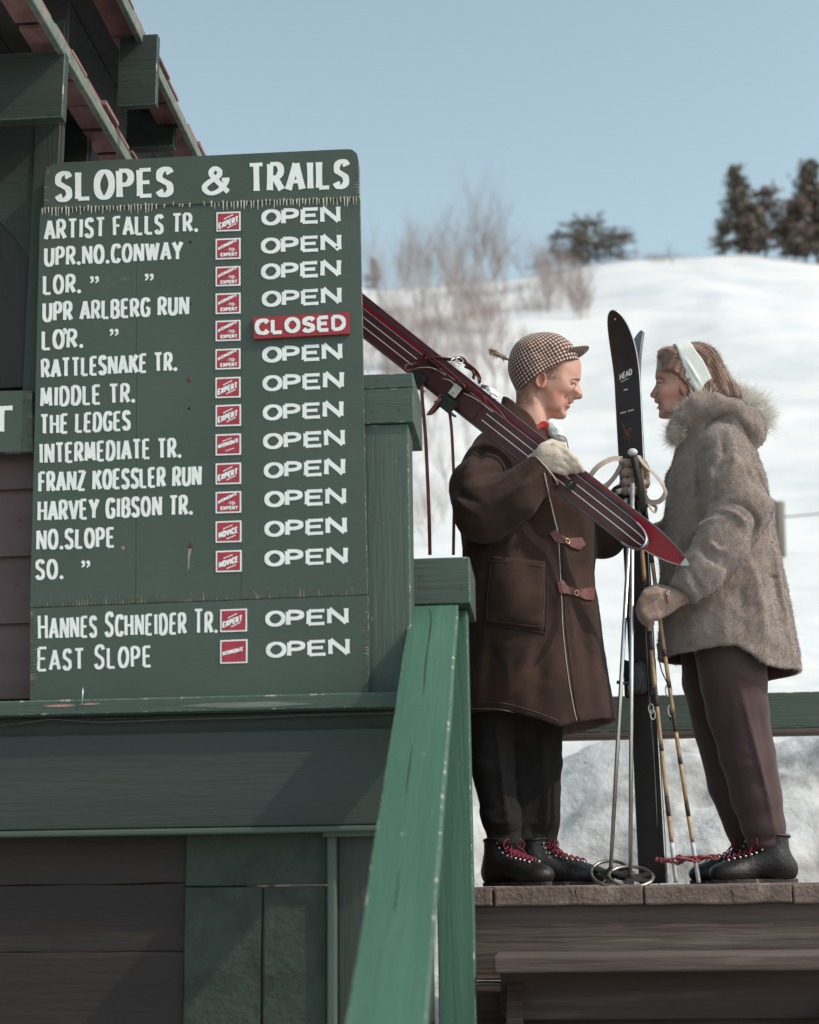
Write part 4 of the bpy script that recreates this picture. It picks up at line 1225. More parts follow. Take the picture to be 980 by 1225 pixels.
def eye(Yc, px, py, lat, facing, parent, tilt=0):
    """near-side eye: ball, iris, lids"""
    c = W(px, py, Yc - lat)
    bm = bmesh.new(); bmesh.ops.create_uvsphere(bm, u_segments=16, v_segments=12, radius=.0115)
    e = bm_obj('eye', bm, M['eyewhite'], parent, smooth=True, matrix=Matrix.Translation(c))
    e2 = Vector((facing * .90, -.40, -.02)).normalized()
    bm = bmesh.new(); bmesh.ops.create_uvsphere(bm, u_segments=12, v_segments=8, radius=.0062)
    ir = bm_obj('iris', bm, M['iris'], e, smooth=True, matrix=Matrix.Translation(c + e2 * .0066))
    return c
# ------------------------------------------------------------------ boots
def make_boot(parent, loc, yaw, L=.295, mirror=1, bow=True, side_view=False, ankle=.145, name='boot'):
    g = Grid((-.17, -.075, -.01), (.19, .075, ankle + .03), .0035)
    g.add(g.cap((-.075, 0, .06), (-.072, 0, ankle + .03), .045, .047), .01)
    g.add(g.ell((-.085, 0, .045), (.062, .040, .052)), .02)
    g.add(g.cap((-.06, 0, .072), (.055, 0, .040), .046, .040), .03)
    g.add(g.ell((.085, .004 * mirror, .032), (.068, .050, .036)), .025)
    g.keep(g.z - ankle + 0 * g.x + 0 * g.y, .002)
    g.cut(g.cap((-.072, 0, ankle - .02), (-.072, 0, ankle + .06), .038, .040), .004)
    g.keep(-(g.z - .010) + 0 * g.x + 0 * g.y, .004)
    # seams: a welt groove and a toe-cap line
    V, Q = g.mesh(1)
    V[:, 0] *= L / .295
    Mb = Matrix.Translation(Vector(loc)) @ Matrix.Rotation(yaw, 4, 'Z')
    def tf(P): return [Mb @ Vector(p) for p in P]
    A = np.array(Mb.to_3x3()); VW = V @ A.T + np.array(Mb.translation)
    b = np_mesh(name, VW, Q, M['bootleather'], parent)
    # sole
    out = []
    for a in np.linspace(0, 2 * math.pi, 30, endpoint=False):
        x = math.cos(a); y = math.sin(a)
        xx = .147 * x * (L / .295) + .003
        wy = .036 + .012 * math.exp(-((xx - .075) / .05) ** 2) - .004 * math.exp(-((xx + .01) / .03) ** 2)
        out.append((xx, math.copysign(abs(y) ** .75, y) * wy + .004 * mirror * (xx > .03)))
    bm = bmesh.new()
    lo = [bm.verts.new(Mb @ Vector((x, y, 0.001))) for x, y in out]; hi = [bm.verts.new(Mb @ Vector((x, y, .013))) for x, y in out]
    bm.faces.new(lo[::-1]); bm.faces.new(hi)
    for i in range(30): bm.faces.new((lo[i], lo[(i + 1) % 30], hi[(i + 1) % 30], hi[i]))
    bm_obj('sole', bm, M['sole'], b)
    bvh = bvh_of(V, Q)
    def top(x, y):
        hh = bvh.ray_cast(Vector((x, y, .4)), Vector((0, 0, -1)))
        return hh[0] + hh[1] * .0035 if hh[0] else None
    def front(z, y):
        hh = bvh.ray_cast(Vector((.4, y, z)), Vector((-1, 0, 0)))
        return hh[0] + hh[1] * .0035 if hh[0] else None
    # lace rows from the toe up over the instep to the ankle
    rows_ = [('t', .088), ('t', .070), ('t', .052), ('t', .034), ('t', .016), ('t', 0.0), ('f', .102), ('f', .118), ('f', .134)]
    prv = None
    Ls = []; hk = []
    for i, (kd, val) in enumerate(rows_):
        hw = .016 + .0018 * i
        L_, R_ = (top(val, -hw), top(val, hw)) if kd == 't' else (front(val, -hw), front(val, hw))
        C_ = top(val, 0) if kd == 't' else front(val, 0)
        if not (L_ and R_ and C_): continue
        C_ = C_ + Vector((.002, 0, .003))
        if prv:
            Ls.append(tube_mesh(tf(spline([prv[0], (prv[2] + C_) / 2, R_], 4)), .0024))
            Ls.append(tube_mesh(tf(spline([prv[1], (prv[2] + C_) / 2 + Vector((.001, 0, .002)), L_], 4)), .0024))
        prv = (L_, R_, C_)
        hk += [L_ + Vector((-.001, -.004, -.002)), R_ + Vector((-.001, .004, -.002))]
    if bow and prv:
        c = prv[2] + Vector((.004, 0, -.006))
        for sgn in (-1, 1):
            lp = [c, c + Vector((.012, sgn * .022, .012)), c + Vector((.016, sgn * .042, .0)), c + Vector((.012, sgn * .036, -.018)), c + Vector((.008, sgn * .012, -.008)), c]
            Ls.append(tube_mesh(tf(spline(lp, 5)), .0021))
            en = [c, c + Vector((.02, sgn * .014, -.012)), c + Vector((.034, sgn * .03, -.03)), c + Vector((.040, sgn * .034, -.05))]
            Ls.append(tube_mesh(tf(spline(en, 5)), .0021))
    v, f = merge(Ls); mesh_obj('laces', v, f, M['lace'], b, smooth=True)
    for p in hk:
        bm = bmesh.new(); bmesh.ops.create_uvsphere(bm, u_segments=8, v_segments=6, radius=.0042)
        bm_obj('lace_hook', bm, M['steel'], b, smooth=True, matrix=Matrix.Translation(Mb @ p))
    # padded collar
    ring = [(-.073 + .0455 * math.cos(a), .0455 * math.sin(a), ankle - .001 + .004 * math.cos(a)) for a in np.linspace(0, 6.283, 24, endpoint=False)]
    tube('collar_roll', tf(ring), .0055, M['bootleather'], b, 8, closed=True)
    return b
def strands(name, roots, dirs, length, width, m, parent, seed=0, curl=0., seg=2, kind=None, jit=.35, taper=True):
    """fine tapering blades"""
    r = np.random.default_rng(seed); n = len(roots)
    d = dirs + r.normal(size=(n, 3)) * jit; d /= np.linalg.norm(d, axis=1)[:, None]
    L = length * r.uniform(.6, 1.15, n)[:, None]
    side = np.cross(d, r.normal(size=(n, 3))); side /= np.linalg.norm(side, axis=1)[:, None]
    w = width * r.uniform(.7, 1.2, n)[:, None]
    bend = r.normal(size=(n, 3)) * curl
    ps = []
    for i in range(seg + 1):
        t = i / seg
        c = roots + d * L * t + bend * L * t * t
        ww = w * (1 - t ** 1.5) if taper else w
        if i < seg: ps += [c - side * ww / 2, c + side * ww / 2]
        else: ps += [c]
    per = 2 * seg + 1
    V = np.stack(ps, 1).reshape(-1, 3)
    base = (np.arange(n) * per)[:, None]
    tris = []
    for i in range(seg):
        a = 2 * i
        if i < seg - 1: tris += [(a, a + 1, a + 3), (a, a + 3, a + 2)]
        else: tris += [(a, a + 1, a + 2)]
    T = (base[:, None, :] + np.array(tris)[None]).reshape(-1, 3)
    o = np_mesh(name, V, T, m, parent, smooth=False)
    if kind: o['kind'] = kind
    return o
def sample_surface(V, Q, n, mask=None, seed=0):
    r = np.random.default_rng(seed)
    A, B, C, D = V[Q[:, 0]], V[Q[:, 1]], V[Q[:, 2]], V[Q[:, 3]]
    nn = np.cross(C - A, D - B); ar = np.linalg.norm(nn, axis=1); nn = nn / (ar[:, None] + 1e-12)
    w = ar * (mask if mask is not None else 1)
    i = r.choice(len(Q), n, p=w / w.sum())
    u, v = r.random((2, n, 1))
    P = (A[i] * (1 - u) + B[i] * u) * (1 - v) + (D[i] * (1 - u) + C[i] * u) * v
    return P, nn[i]
# ================================================================== the young man with skis on his shoulder
YM = 5.05
man = empty('person', wv(640, 1063, 5.0), 'young man in brown duffle coat and checked cap with skis on his shoulder', 'person')
def build_man():
    YH = 5.0
    # ---- head
    prof = [(678, 413), (686, 421), (691.8, 427), (694.8, 433), (695.6, 441), (695.2, 449), (694.4, 454), (692.6, 457.5), (693.0, 461), (694.6, 465.5), (696.4, 470), (697.6, 473.8), (696.0, 476.8), (692.0, 477.8), (688.0, 478.2),
            (686.4, 479.6), (686.6, 481.4), (684.6, 482.4), (682.0, 483.2), (682.6, 485.2), (681.6, 487.8), (678.8, 490.6), (678.0, 493), (678.2, 496.4), (676.6, 499.8), (672.5, 501.8), (663, 501.0), (652, 498), (642, 492), (634, 482),
            (625, 472), (616, 460), (611, 446), (610.5, 430), (616, 418), (628, 410), (646, 406), (664, 407)]
    c0 = W(650, 455, YH)
    g = Grid((W(600, 560, YH).x, YH - .115, W(600, 541, YH).z), (W(706, 400, YH).x, YH + .115, W(600, 396, YH).z), .0020)
    zj0, zj1 = W(660, 500, YH).z, W(660, 455, YH).z
    F, poly = head_field(g, prof, YH, .073, (zj0, zj1, .66))
    g.F = F
    # neck with the muscle running to the collar
    g.add(g.chain([(wv(636, 470, YH), .052), (wv(636, 505, YH), .054), (wv(634, 545, YH), .064)]), .018)
    g.add(g.chain([(wv(634, 470, YH - .045), .010), (wv(650, 520, YH - .03), .012)]), .012)
    # cheekbone, jaw angle, brow
    g.add(g.ell(wv(674, 465, YH - .046), (.024, .014, .016)), .016)
    g.add(g.ell(wv(666, 482, YH - .043), (.026, .010, .024)), .02)
    g.add(g.cap(wv(693, 453.0, YH - .010), wv(681, 453.5, YH - .042), .0055, .005), .008)
    # eye socket, nostril wing, mouth corner and smile fold
    g.cut(g.ell(wv(687.5, 459.6, YH - .040), (.012, .017, .0075)), .012)
    g.add(g.ell(wv(690.0, 473.6, YH - .0130), (.0105, .006, .0070)), .004)
    g.cut(g.ell(wv(692.0, 477.9, YH - .008), (.004, .0028, .0026)), .002)
    g.cut(g.chain([(wv(686.5, 473, YH - .026), .0012), (wv(677, 477, YH - .040), .0014), (wv(673.6, 486, YH - .044), .0010)]), .007)
    g.cut(g.chain([(wv(684.2, 482.9, YH - .002), .0024), (wv(680.2, 483.2, YH - .022), .0028), (wv(676.0, 480.8, YH - .035), .0024)]), .003)
    g.add(g.chain([(wv(685.4, 480.9, YH - .003), .0018), (wv(681.0, 480.6, YH - .022), .0016)]), .003)
    g.add(g.chain([(wv(681.8, 486.2, YH - .003), .0026), (wv(679.6, 485.4, YH - .020), .0024)]), .004)
    # upper and lower lids
    g.add(g.chain([(wv(689.3, 460.0, YH - .027), .0022), (wv(686.6, 457.6, YH - .036), .0030), (wv(681.4, 459.8, YH - .043), .0022)]), .003)
    g.add(g.chain([(wv(688.8, 461.4, YH - .029), .0022), (wv(685.6, 463.0, YH - .038), .0028), (wv(681.6, 461.2, YH - .044), .0022)]), .003)
    # ear
    ec = Vector(wv(647.2, 454.8, YH - .073))
    rot = Matrix.Rotation(R(-10), 4, 'Z') @ Matrix.Rotation(R(12), 4, 'Y')
    g.add(g.ell(ec + Vector((0, .006, 0)), (.0175, .011, .029), rot), .006)
    g.cut(g.ell(ec + Vector((.002, -.004, .004)), (.0105, .0065, .018), rot), .003)
    ring = []
    for a in np.linspace(-40, 265, 13):
        ring.append((tuple(ec + rot @ Vector((.0145 * math.cos(R(a)), -.004, .001 + .0245 * math.sin(R(a))))), .0034))
    g.add(g.chain(ring, .002), .003)
    g.add(g.ell(ec + Vector((.004, -.002, -.022)), (.007, .005, .008)), .004)
    g.add(g.ell(ec + Vector((.012, 0, -.004)), (.004, .004, .005)), .003)
    V, Q = g.mesh(1)
    col = blend_color(V, (1, 1, 1), [
        (wv(667, 474, YH - .055), (.036, .06, .030), (1.0, .74, .70)),
        (wv(664, 493, YH - .05), (.02, .05, .012), (1.0, .74, .70)),
        (wv(696, 472, YH), (.008, .02, .008), (1.0, .86, .83)),
        (tuple(ec), (.02, .02, .03), (1.05, .72, .66)),
        (wv(681.5, 483, YH - .014), (.012, .028, .0050), (.62, .30, .28)),
        (wv(684, 458.5, YH - .04), (.015, .03, .010), (.68, .54, .50)),
        (wv(660, 441, YH - .07), (.030, .05, .020), (.80, .73, .66)),
        (wv(628, 468, YH - .05), (.022, .06, .020), (.72, .62, .52)),
        (wv(620, 478, YH), (.010, .09, .03), (.72, .62, .52))])
    T = lambda *a: wv(*a)
    body = limb_body('body', V, Q, col, [
        [(T(636, 530, 5.05), .07), (T(632, 600, 5.06), .13), (T(632, 700, 5.06), .13), (T(630, 770, 5.05), .14)],
        [(T(600, 550, 5.0), .05), (T(578, 612, 4.84), .045), (T(648, 562, 4.78), .032)],
        [(T(662, 572, 5.15), .05), (T(720, 642, 5.12), .042), (T(746, 594, 5.02), .03)],
        [(T(605, 780, 5.0), .085), (T(592, 900, 4.99), .055), (T(606, 1030, 4.98), .025)],
        [(T(645, 780, 5.1), .085), (T(642, 900, 5.1), .055), (T(649, 1030, 5.1), .022)]], man)
    e = eye(YH, 684.9, 460.4, .0300, 1, body)
    tube('eyebrow', [W(694.2, 453.6, YH - .014), W(689.5, 452.6, YH - .034), W(679.5, 454.8, YH - .053)], [.0016, .0028, .0014], M['fairhair'], body, 6)
    tube('eyelash', [W(689.6, 459.6, YH - .0325), W(686.4, 458.0, YH - .0430), W(681.4, 460.6, YH - .0485)], [.0010, .0016, .0010], M['lash'], body, 5)
    # short hair at the temple and nape
    bv = bvh_of(V, Q)
    roots, dirs = [], []
    rr = np.random.default_rng(4)
    for _ in range(1500):
        if rr.random() < .45: px, py = 652 + abs(rr.normal()) * 9, rr.uniform(438, 453)
        else: px, py = rr.uniform(620, 645), rr.uniform(455, 482)
        if px < 650 and (px - 620) * .9 + 455 < py - 18: pass
        p, n_ = cast(bv, px, py)
        if p is None or p.y > YH - .01: continue
        roots.append(p); dirs.append(n_ * .35 + Vector((-.55, 0, -.6)))
    strands('hair', np.array(roots), np.array(dirs), .010, .0007, M['fairhair'], man, 1, kind='stuff')
    # ---- cap
    cpx = [(628, 490), (621, 474), (616.5, 465), (610.5, 452), (608.0, 442), (608.6, 430), (613, 417), (622, 407), (636, 401), (653, 399.2), (667, 401.8), (676, 406.5), (684, 413.5), (689, 421), (693, 440), (690, 480), (650, 500)]
    g = Grid((W(600, 480, YH).x, YH - .12, W(600, 476, YH).z), (W(700, 400, YH).x, YH + .12, W(640, 392, YH).z), .003)
    X, Z = g.x[:, :, 0], g.z[0, :, :]
    d = inside_dist(X, Z, pxpoly(cpx, YH, 3))
    t = np.clip(d / .085, 0, 1)
    w = np.where(d > 0, .091 * np.sqrt(1 - (1 - t) ** 2.1), d)
    g.F = ((np.sqrt((g.y - YH) ** 2 + .003 ** 2) - w[:, None, :]) * .7).astype(np.float32)
    a, b, m_ = W(619, 469, YH - .03), W(690.5, 430.5, YH - .03), W(650, 450.5, YH - .03)
    zl = np.interp(X[:, 0], [a.x, m_.x, b.x], [a.z, m_.z, b.z])
    g.keep(((zl[:, None, None] - g.z) * .8 + 0 * g.y).astype(np.float32), .002)
    a2, b2 = W(619.5, 460, YH - .09), W(685, 419, YH - .09)
    lf = ((a2.x, a2.z), (b2.x, b2.z))
    seam = seg2d(X, Z, [(W(x, y, YH - .09).x, W(x, y, YH - .09).z) for x, y in ((610, 449), (630, 440), (655, 428), (686, 420))])
    g.F = g.F + (.0022 * np.exp(-(seam / .0022) ** 2))[:, None, :].astype(np.float32)
    wobble(g, .0008, .04, 3)
    CV, CQ = g.mesh(1)
    cc = np.array(W(648, 440, YH)); dd = CV - cc
    # band tilt: measure along the band direction
    bd = np.array([(b.x - a.x), 0, (b.z - a.z)]); bd /= np.linalg.norm(bd); bu = np.array([-bd[2], 0, bd[0]])
    U = dd @ bd; Wv = dd @ bu; S_ = dd[:, 1]
    lon = np.arctan2(U, -S_); rad = np.hypot(U, S_) ; lat = np.arctan2(Wv, rad)
    uv = np.stack([lon * .092, lat * .098 + .0], 1)
    cap = np_mesh('cap', CV, CQ, M['gingham'], man, uv=uv)
    cap['label'] = 'brown and cream checked cap'
    # brim: a curved visor with thickness
    vs, uvs = [], []
    nu, nv = 25, 9
    base = W(671, 425.0, YH); fr = .086
    for lay in (0, 1):
        for i in range(nu):
            a_ = R(-78 + 156 * i / (nu - 1))
            for j in range(nv):
                t_ = j / (nv - 1)
                x = base.x + (.012 + t_ * fr * (.72 + .28 * math.cos(a_))) * math.cos(a_)
                y = YH + (.070 + .016 * t_) * math.sin(a_)
                z = base.z + .012 - .022 * math.sin(a_) ** 2 + .012 * t_ ** 2 * math.cos(a_) + .002 * t_ - lay * .005 * (1 - .3 * t_)
                vs.append((x, y, z)); uvs.append((x, z * .9 + y))
    fs = []
    o_ = nu * nv
    for i in range(nu - 1):
        for j in range(nv - 1):
            q = (i * nv + j, (i + 1) * nv + j, (i + 1) * nv + j + 1, i * nv + j + 1)
            fs.append(q[::-1]); fs.append(tuple(k + o_ for k in q))
    for i in range(nu - 1):
        fs.append((i * nv + nv - 1, i * nv + nv - 1 + o_, (i + 1) * nv + nv - 1 + o_, (i + 1) * nv + nv - 1))
    for j in range(nv - 1):
        fs.append((j, j + 1, j + 1 + o_, j + o_)); q = (nu - 1) * nv + j; fs.append((q, q + o_, q + o_ + 1, q + 1))
    bs = np.array(uvs)
    np_mesh('brim', np.array(vs), np.array(fs), M['gingham'], cap, uv=bs)
    fth = [W(610, 431, YH - .03), W(602, 427.5, YH - .035), W(592, 423, YH - .04), W(588.5, 419.5, YH - .04)]
    sp_ = spline(fth, 6)
    q = tube('feather', sp_, [.0020 + .0036 * math.sin(math.pi * min(1, i / (len(sp_) - 1) + .12)) for i in range(len(sp_))], M['feather'], cap, 6)
    rt = np.array([sp_[i] for i in range(4, len(sp_) - 1) for _ in range(16)])
    strands('feather_barbs', rt, np.tile([-.9, 0, .35], (len(rt), 1)), .018, .0045, M['feather'], cap, 3, jit=.95, kind='stuff')

    # ---- trousers
    g = Grid(wv(545, 1035, 4.80), wv(700, 760, 5.30), .007)
    hips = loft(g, [(1000, 600, 650, .02), (900, 600, 640, .03), (850, 585, 655, .10), (760, 570, 675, .15)], 5.06)
    g.add(hips, .02)
    g.add(g.chain([(T(605, 770, 5.0), .105), (T(590, 850, 4.99), .078), (T(590, 915, 4.99), .071), (T(600, 975, 4.985), .064), (T(606, 1012, 4.98), .052)]), .02)
    g.add(g.chain([(T(645, 770, 5.10), .11), (T(644, 850, 5.10), .086), (T(643, 915, 5.10), .078), (T(647, 975, 5.10), .062), (T(649, 1016, 5.10), .047)]), .012)
    folds(g, [(((594, 862), (600, 930), (610, 1000)), .010, .010), (((616, 850), (620, 930), (626, 1010)), -.006, .012), (((586, 1003), (606, 1010), (628, 1004)), .010, .008), (((583, 992), (602, 1000), (622, 993)), -.010, .008), (((580, 978), (596, 986), (616, 980)), .009, .009), (((576, 962), (592, 968), (606, 960)), -.007, .010), (((634, 990), (650, 997), (664, 990)), -.009, .008), (((632, 976), (648, 984), (664, 978)), .008, .009), (((575, 900), (590, 912), (604, 906)), -.006, .012), (((630, 905), (645, 914), (662, 906)), -.006, .012),
              (((636, 1002), (650, 1007), (664, 1003)), .005, .006), (((650, 862), (655, 930), (655, 1000)), .007, .010)], 5.05)
    wobble(g, .0025, .10, 5)
    V, Q = g.mesh(1); np_mesh('trousers', V, Q, M['trouser'], man)

    # ---- duffle coat
    lo = wv(525, 895, 4.68); hi = wv(775, 468, 5.42)
    g = Grid((lo[0], 4.66, lo[2]), (hi[0], 5.42, hi[2]), .0062)
    rows_ = [(892, 552, 739, .235), (862, 556, 735, .235), (800, 554, 726, .225), (750, 553, 718, .215), (700, 552, 711, .205), (650, 552, 712, .195), (600, 553, 714, .19), (570, 558, 700, .175), (552, 562, 684, .165), (535, 572, 664, .145), (515, 590, 656, .11), (500, 604, 652, .085), (488, 608, 650, .075), (470, 610, 646, .07)]
    g.add(loft(g, rows_, YM), 0)
    inner = loft(g, [(r_[0], r_[1] + 4, r_[2] - 4, r_[3] - .011) for r_ in rows_], YM)
    # shoulders
    g.add(g.chain([(T(640, 522, 5.06), .062), (T(600, 545, 4.99), .085)]), .05)
    g.add(g.chain([(T(636, 530, 5.10), .062), (T(664, 578, 5.18), .070)]), .05)
    # near sleeve
    g.add(g.chain([(T(592, 550, 4.98), .088), (T(572, 585, 4.88), .094), (T(578, 613, 4.81), .092), (T(612, 596, 4.78), .078), (T(652, 562, 4.765), .064)], .03), .035)
    # far sleeve
    g.add(g.chain([(T(666, 582, 5.18), .072), (T(700, 622, 5.16), .070), (T(722, 642, 5.12), .072), (T(737, 624, 5.07), .056), (T(747, 596, 5.02), .050)], .03), .035)
    # neck hole, hem, hollow skirt, cuff ends
    g.cut(g.chain([(T(634, 460, YH), .054), (T(636, 505, YH), .058)]), .006)
    zcol = [W(604, 477, YH).z, W(625, 484, YH).z, W(640, 497, YH).z, W(656, 520, YH).z]
    xs_ = [W(604, 477, YH).x, W(625, 484, YH).x, W(640, 497, YH).x, W(656, 520, YH).x]
    top_ = np.interp(g.x[:, 0, 0], xs_, zcol).astype(np.float32)
    g.keep((g.z - top_[:, None, None]) * .6 + 0 * g.y, .006)
    # cuff cuts: planes across the wrist
    a_, b_ = Vector(T(612, 596, 4.78)), Vector(T(652, 562, 4.765)); ax_ = (b_ - a_).normalized()
    cd = ((g.x - b_.x) * ax_.x + (g.y - b_.y) * ax_.y + (g.z - b_.z) * ax_.z)
    near_wr = np.sqrt((g.x - b_.x) ** 2 + (g.y - b_.y) ** 2 + (g.z - b_.z) ** 2) - .11
    g.cut(np.maximum(-cd + .0, near_wr) , .003)
    g.cut(np.maximum(np.maximum(g.cap(tuple(b_ - ax_ * .035), tuple(b_ + ax_ * .1), .052, .054), near_wr), 0 * g.x - 1), .003)
    # hem height varies along x
    hx = [W(x, y, 4.86) for x, y in ((540, 850), (585, 850), (612, 853), (640, 861), (668, 872), (688, 866), (735, 857))]
    zh = np.interp(g.x[:, 0, 0], [p.x for p in hx], [p.z for p in hx]).astype(np.float32)
    ztop = W(640, 740, YM).z
    # open slit of the front from knee to hem
    sl_ = [(W(x, y, 4.86).x, W(x, y, 4.86).z) for x, y in ((676, 790), (680, 820), (686, 850), (693, 880))]
    folds(g, [
        (((560, 545), (575, 535), (590, 545), (600, 560)), 0.0074, 0.0154), (((552, 560), (566, 552), (580, 560)), -0.0050, 0.0110),
        (((553, 582), (572, 572), (596, 568)), 0.0074, 0.0110), (((556, 592), (578, 582), (600, 576)), -0.0056, 0.0088), (((548, 600), (570, 600), (590, 590)), 0.0037, 0.0110),
        (((560, 628), (590, 620), (620, 600), (645, 580)), 0.0043, 0.0132), (((590, 596), (612, 578), (635, 566)), -0.0050, 0.0132),
        (((600, 622), (618, 606), (640, 586)), .008, .009), (((596, 612), (612, 600), (628, 584)), -.010, .008), (((586, 600), (600, 592), (618, 574)), .010, .009), (((545, 596), (556, 612), (572, 622)), -.010, .009), (((542, 606), (552, 624), (570, 634)), .008, .009), (((566, 540), (562, 560), (552, 580)), .010, .010), (((576, 536), (574, 556), (566, 576)), -.010, .009),
        (((612, 640), (608, 665), (612, 690)), 0.0043, 0.0154), (((625, 632), (622, 660), (632, 700)), -0.0037, 0.0176),
        (((575, 660), (568, 700), (575, 760), (570, 840)), 0.0087, 0.0242), (((590, 770), (584, 810), (580, 850)), -0.0074, 0.0198),
        (((655, 690), (664, 730), (660, 760)), 0.0062, 0.0110), (((638, 760), (625, 800), (600, 845)), 0.0093, 0.0220), (((648, 790), (640, 830), (636, 858)), -0.0062, 0.0198),
        (((600, 780), (606, 815), (600, 845)), 0.0062, 0.0176), (((700, 700), (708, 760), (716, 850)), 0.0062, 0.0198), (((690, 720), (698, 780), (704, 850)), -0.0050, 0.0154),
        (((664, 600), (672, 660), (680, 740), (692, 862)), 0.0037, 0.0066), (((668, 640), (676, 720), (684, 800), (697, 862)), -0.0019, 0.0066),
        (((690, 600), (700, 640), (704, 690)), 0.0050, 0.0176)], YM)
    wobble(g, .0028, .16, 8); wobble(g, .0008, .06, 9)
    g.cut(np.maximum(g.F + .013, (g.z - ztop) + 0 * g.x), .002)
    g.keep((zh[:, None, None] - g.z) * .9 + 0 * g.y, .003)
    V, Q = g.mesh(1)
    ctr = V[Q].mean(1)
    # lining: faces of the hollow skirt look towards its axis
    nn = np.cross(V[Q[:, 2]] - V[Q[:, 0]], V[Q[:, 3]] - V[Q[:, 1]])
    ax0 = np.array([W(642, 800, YM).x, YM])
    rad = ctr[:, :2] - ax0
    isin = ((nn[:, :2] * rad).sum(1) < 0) & (ctr[:, 2] < W(640, 742, YM).z) & (ctr[:, 2] > W(640, 900, 5.3).z)
    coat = np_mesh('coat', V, Q, [M['coat'], M['lining']], man, midx=isin.astype(int))
    bv = bvh_of(V, Q)
    # piping down the front edge and stitched hem line
    P, N_ = drape(bv, ((651, 566), (656, 590), (663, 620), (668, 640)), .0015); tube('front_piping', P, .0022, M['piping'], coat, 5)
    P, N_ = drape(bv, ((668, 640), (670, 680), (672, 720), (674, 760), (680, 810), (686, 845), (690, 862)), .001); tube('front_piping', P, .0015, M['piping'], coat, 5)
    P, N_ = drape(bv, ((672, 640), (674, 690), (677, 750), (683, 800), (690, 850), (694, 861)), .0004); tube('front_edge', P, .0022, M['hole'], coat, 5)
    P, N_ = drape(bv, ((566, 840), (600, 841), (635, 850), (668, 862)), .0006); tube('hem_seam', P, .0012, M['stitch'], coat, 5)
    P, N_ = drape(bv, ((563, 848), (600, 849), (638, 859), (664, 868)), .0006); tube('hem_edge', P, .0018, M['lining'], coat, 5)
    # patch pocket
    def patch(name, corners, off, m, nu=14, nv=14, edge=True, parent=coat):
        (x0, y0), (x1, y1), (x2, y2), (x3, y3) = corners; vs = []; ok = True
        for i in range(nu + 1):
            for j in range(nv + 1):
                u, v = i / nu, j / nv
                x = (x0 * (1 - u) + x1 * u) * (1 - v) + (x3 * (1 - u) + x2 * u) * v
                y = (y0 * (1 - u) + y1 * u) * (1 - v) + (y3 * (1 - u) + y2 * u) * v
                p, n_ = cast(bv, x, y, 0)
                e_ = min(u, 1 - u, v, 1 - v)
                bul = off * (1 + .9 * math.sin(math.pi * u) * math.sin(math.pi * v))
                vs.append(p + n_ * (bul if e_ > 1e-6 else .0004))
        fs = [(i * (nv + 1) + j, (i + 1) * (nv + 1) + j, (i + 1) * (nv + 1) + j + 1, i * (nv + 1) + j + 1) for i in range(nu) for j in range(nv)]
        fs = [f[::-1] for f in fs]
        return mesh_obj(name, vs, fs, m, parent, smooth=True)
    patch('pocket', ((586, 665.5), (654, 672), (653, 756), (579, 747)), .013, M['coat'])
    P, N_ = drape(bv, ((586, 668), (582, 705), (579.5, 742), (583, 748), (615, 752), (648, 757), (653, 752), (654, 715), (654, 676)), .002); tube('pocket_edge', P, .0026, M['coat'], coat, 6)
    P, N_ = drape(bv, ((589.5, 676), (586, 710), (584, 738), (588, 743), (616, 747), (645, 751), (649, 746), (650, 715), (650, 680)), .0135); tube('pocket_stitch', P, .0008, M['stitch'], coat, 5)
    bv2 = bv
    P, N_ = drape(bv, ((588, 667), (620, 670), (652, 674)), .016); 
    tube('pocket_stitch', P, .0010, M['stitch'], coat, 5)
    P, N_ = drape(bv, ((587.5, 672), (620, 675.5), (652, 679)), .0165); tube('pocket_seam', P, .0010, M['stitch'], coat, 5)
    # leather toggle straps
    for (cx, cy, L_, tl) in ((678, 648, 40, .22), (689, 709, 46, .10)):
        for k, (sx, w_) in enumerate(((-1, 1), (1, 1))):
            # a tab with a pointed end
            cx_, sx_ = math.cos(tl), math.sin(tl)
            if (cx == 678): tabs = {-1: [(0, -3), (-11, -6), (-17, -10), (-22, -4), (-14, 4), (0, 4)], 1: [(0, -3.5), (8, -6), (16, -8), (22, -1), (16, 7), (7, 6), (0, 4)]}
            else: tabs = {-1: [(0, -4), (-12, -7), (-18, -13), (-25, -9), (-21, 3), (-10, 3), (0, 4)], 1: [(0, -4), (10, -6), (20, -8), (25, -3), (20, 8), (12, 8), (0, 4)]}
            V_, F_ = [], []
            poly_ = tabs[sx]
            for lay in (.0075, .0040):
                for dx, dy in poly_:
                    p, n_ = cast(bv, cx + dx * cx_ - dy * sx_, cy + dx * sx_ + dy * cx_, lay)
                    if p is None: p = V_[-1]
                    V_.append(p)
            n = len(poly_); F_ = [tuple(range(n)), tuple(range(n, 2 * n))[::-1]] + [(i, i + n, (i + 1) % n + n, (i + 1) % n) for i in range(n)]
            mesh_obj('toggle_strap', V_, F_, M['toggle'], coat)
        p, n_ = cast(bv, cx - 1, cy + .5, .010)
        tg = n_.cross(Vector((0, 0, 1))).normalized()
        up_ = tg.cross(n_)
        tube('toggle_ring', [p + (tg * math.cos(a_) + up_ * math.sin(a_)) * .008 for a_ in np.linspace(0, 6.283, 16, endpoint=False)], .0016, M['brass'], coat, 6, closed=True)
    # the topmost toggle tab under the glove
    V_ = []
    for dx, dy in ((650, 566), (658, 563), (668, 569), (674, 575), (664, 574), (652, 571)):
        p, n_ = cast(bv, dx, dy - 0, .004); V_.append(p)
    mesh_obj('toggle_strap', V_, [tuple(range(len(V_)))[::-1]], M['toggle'], coat)
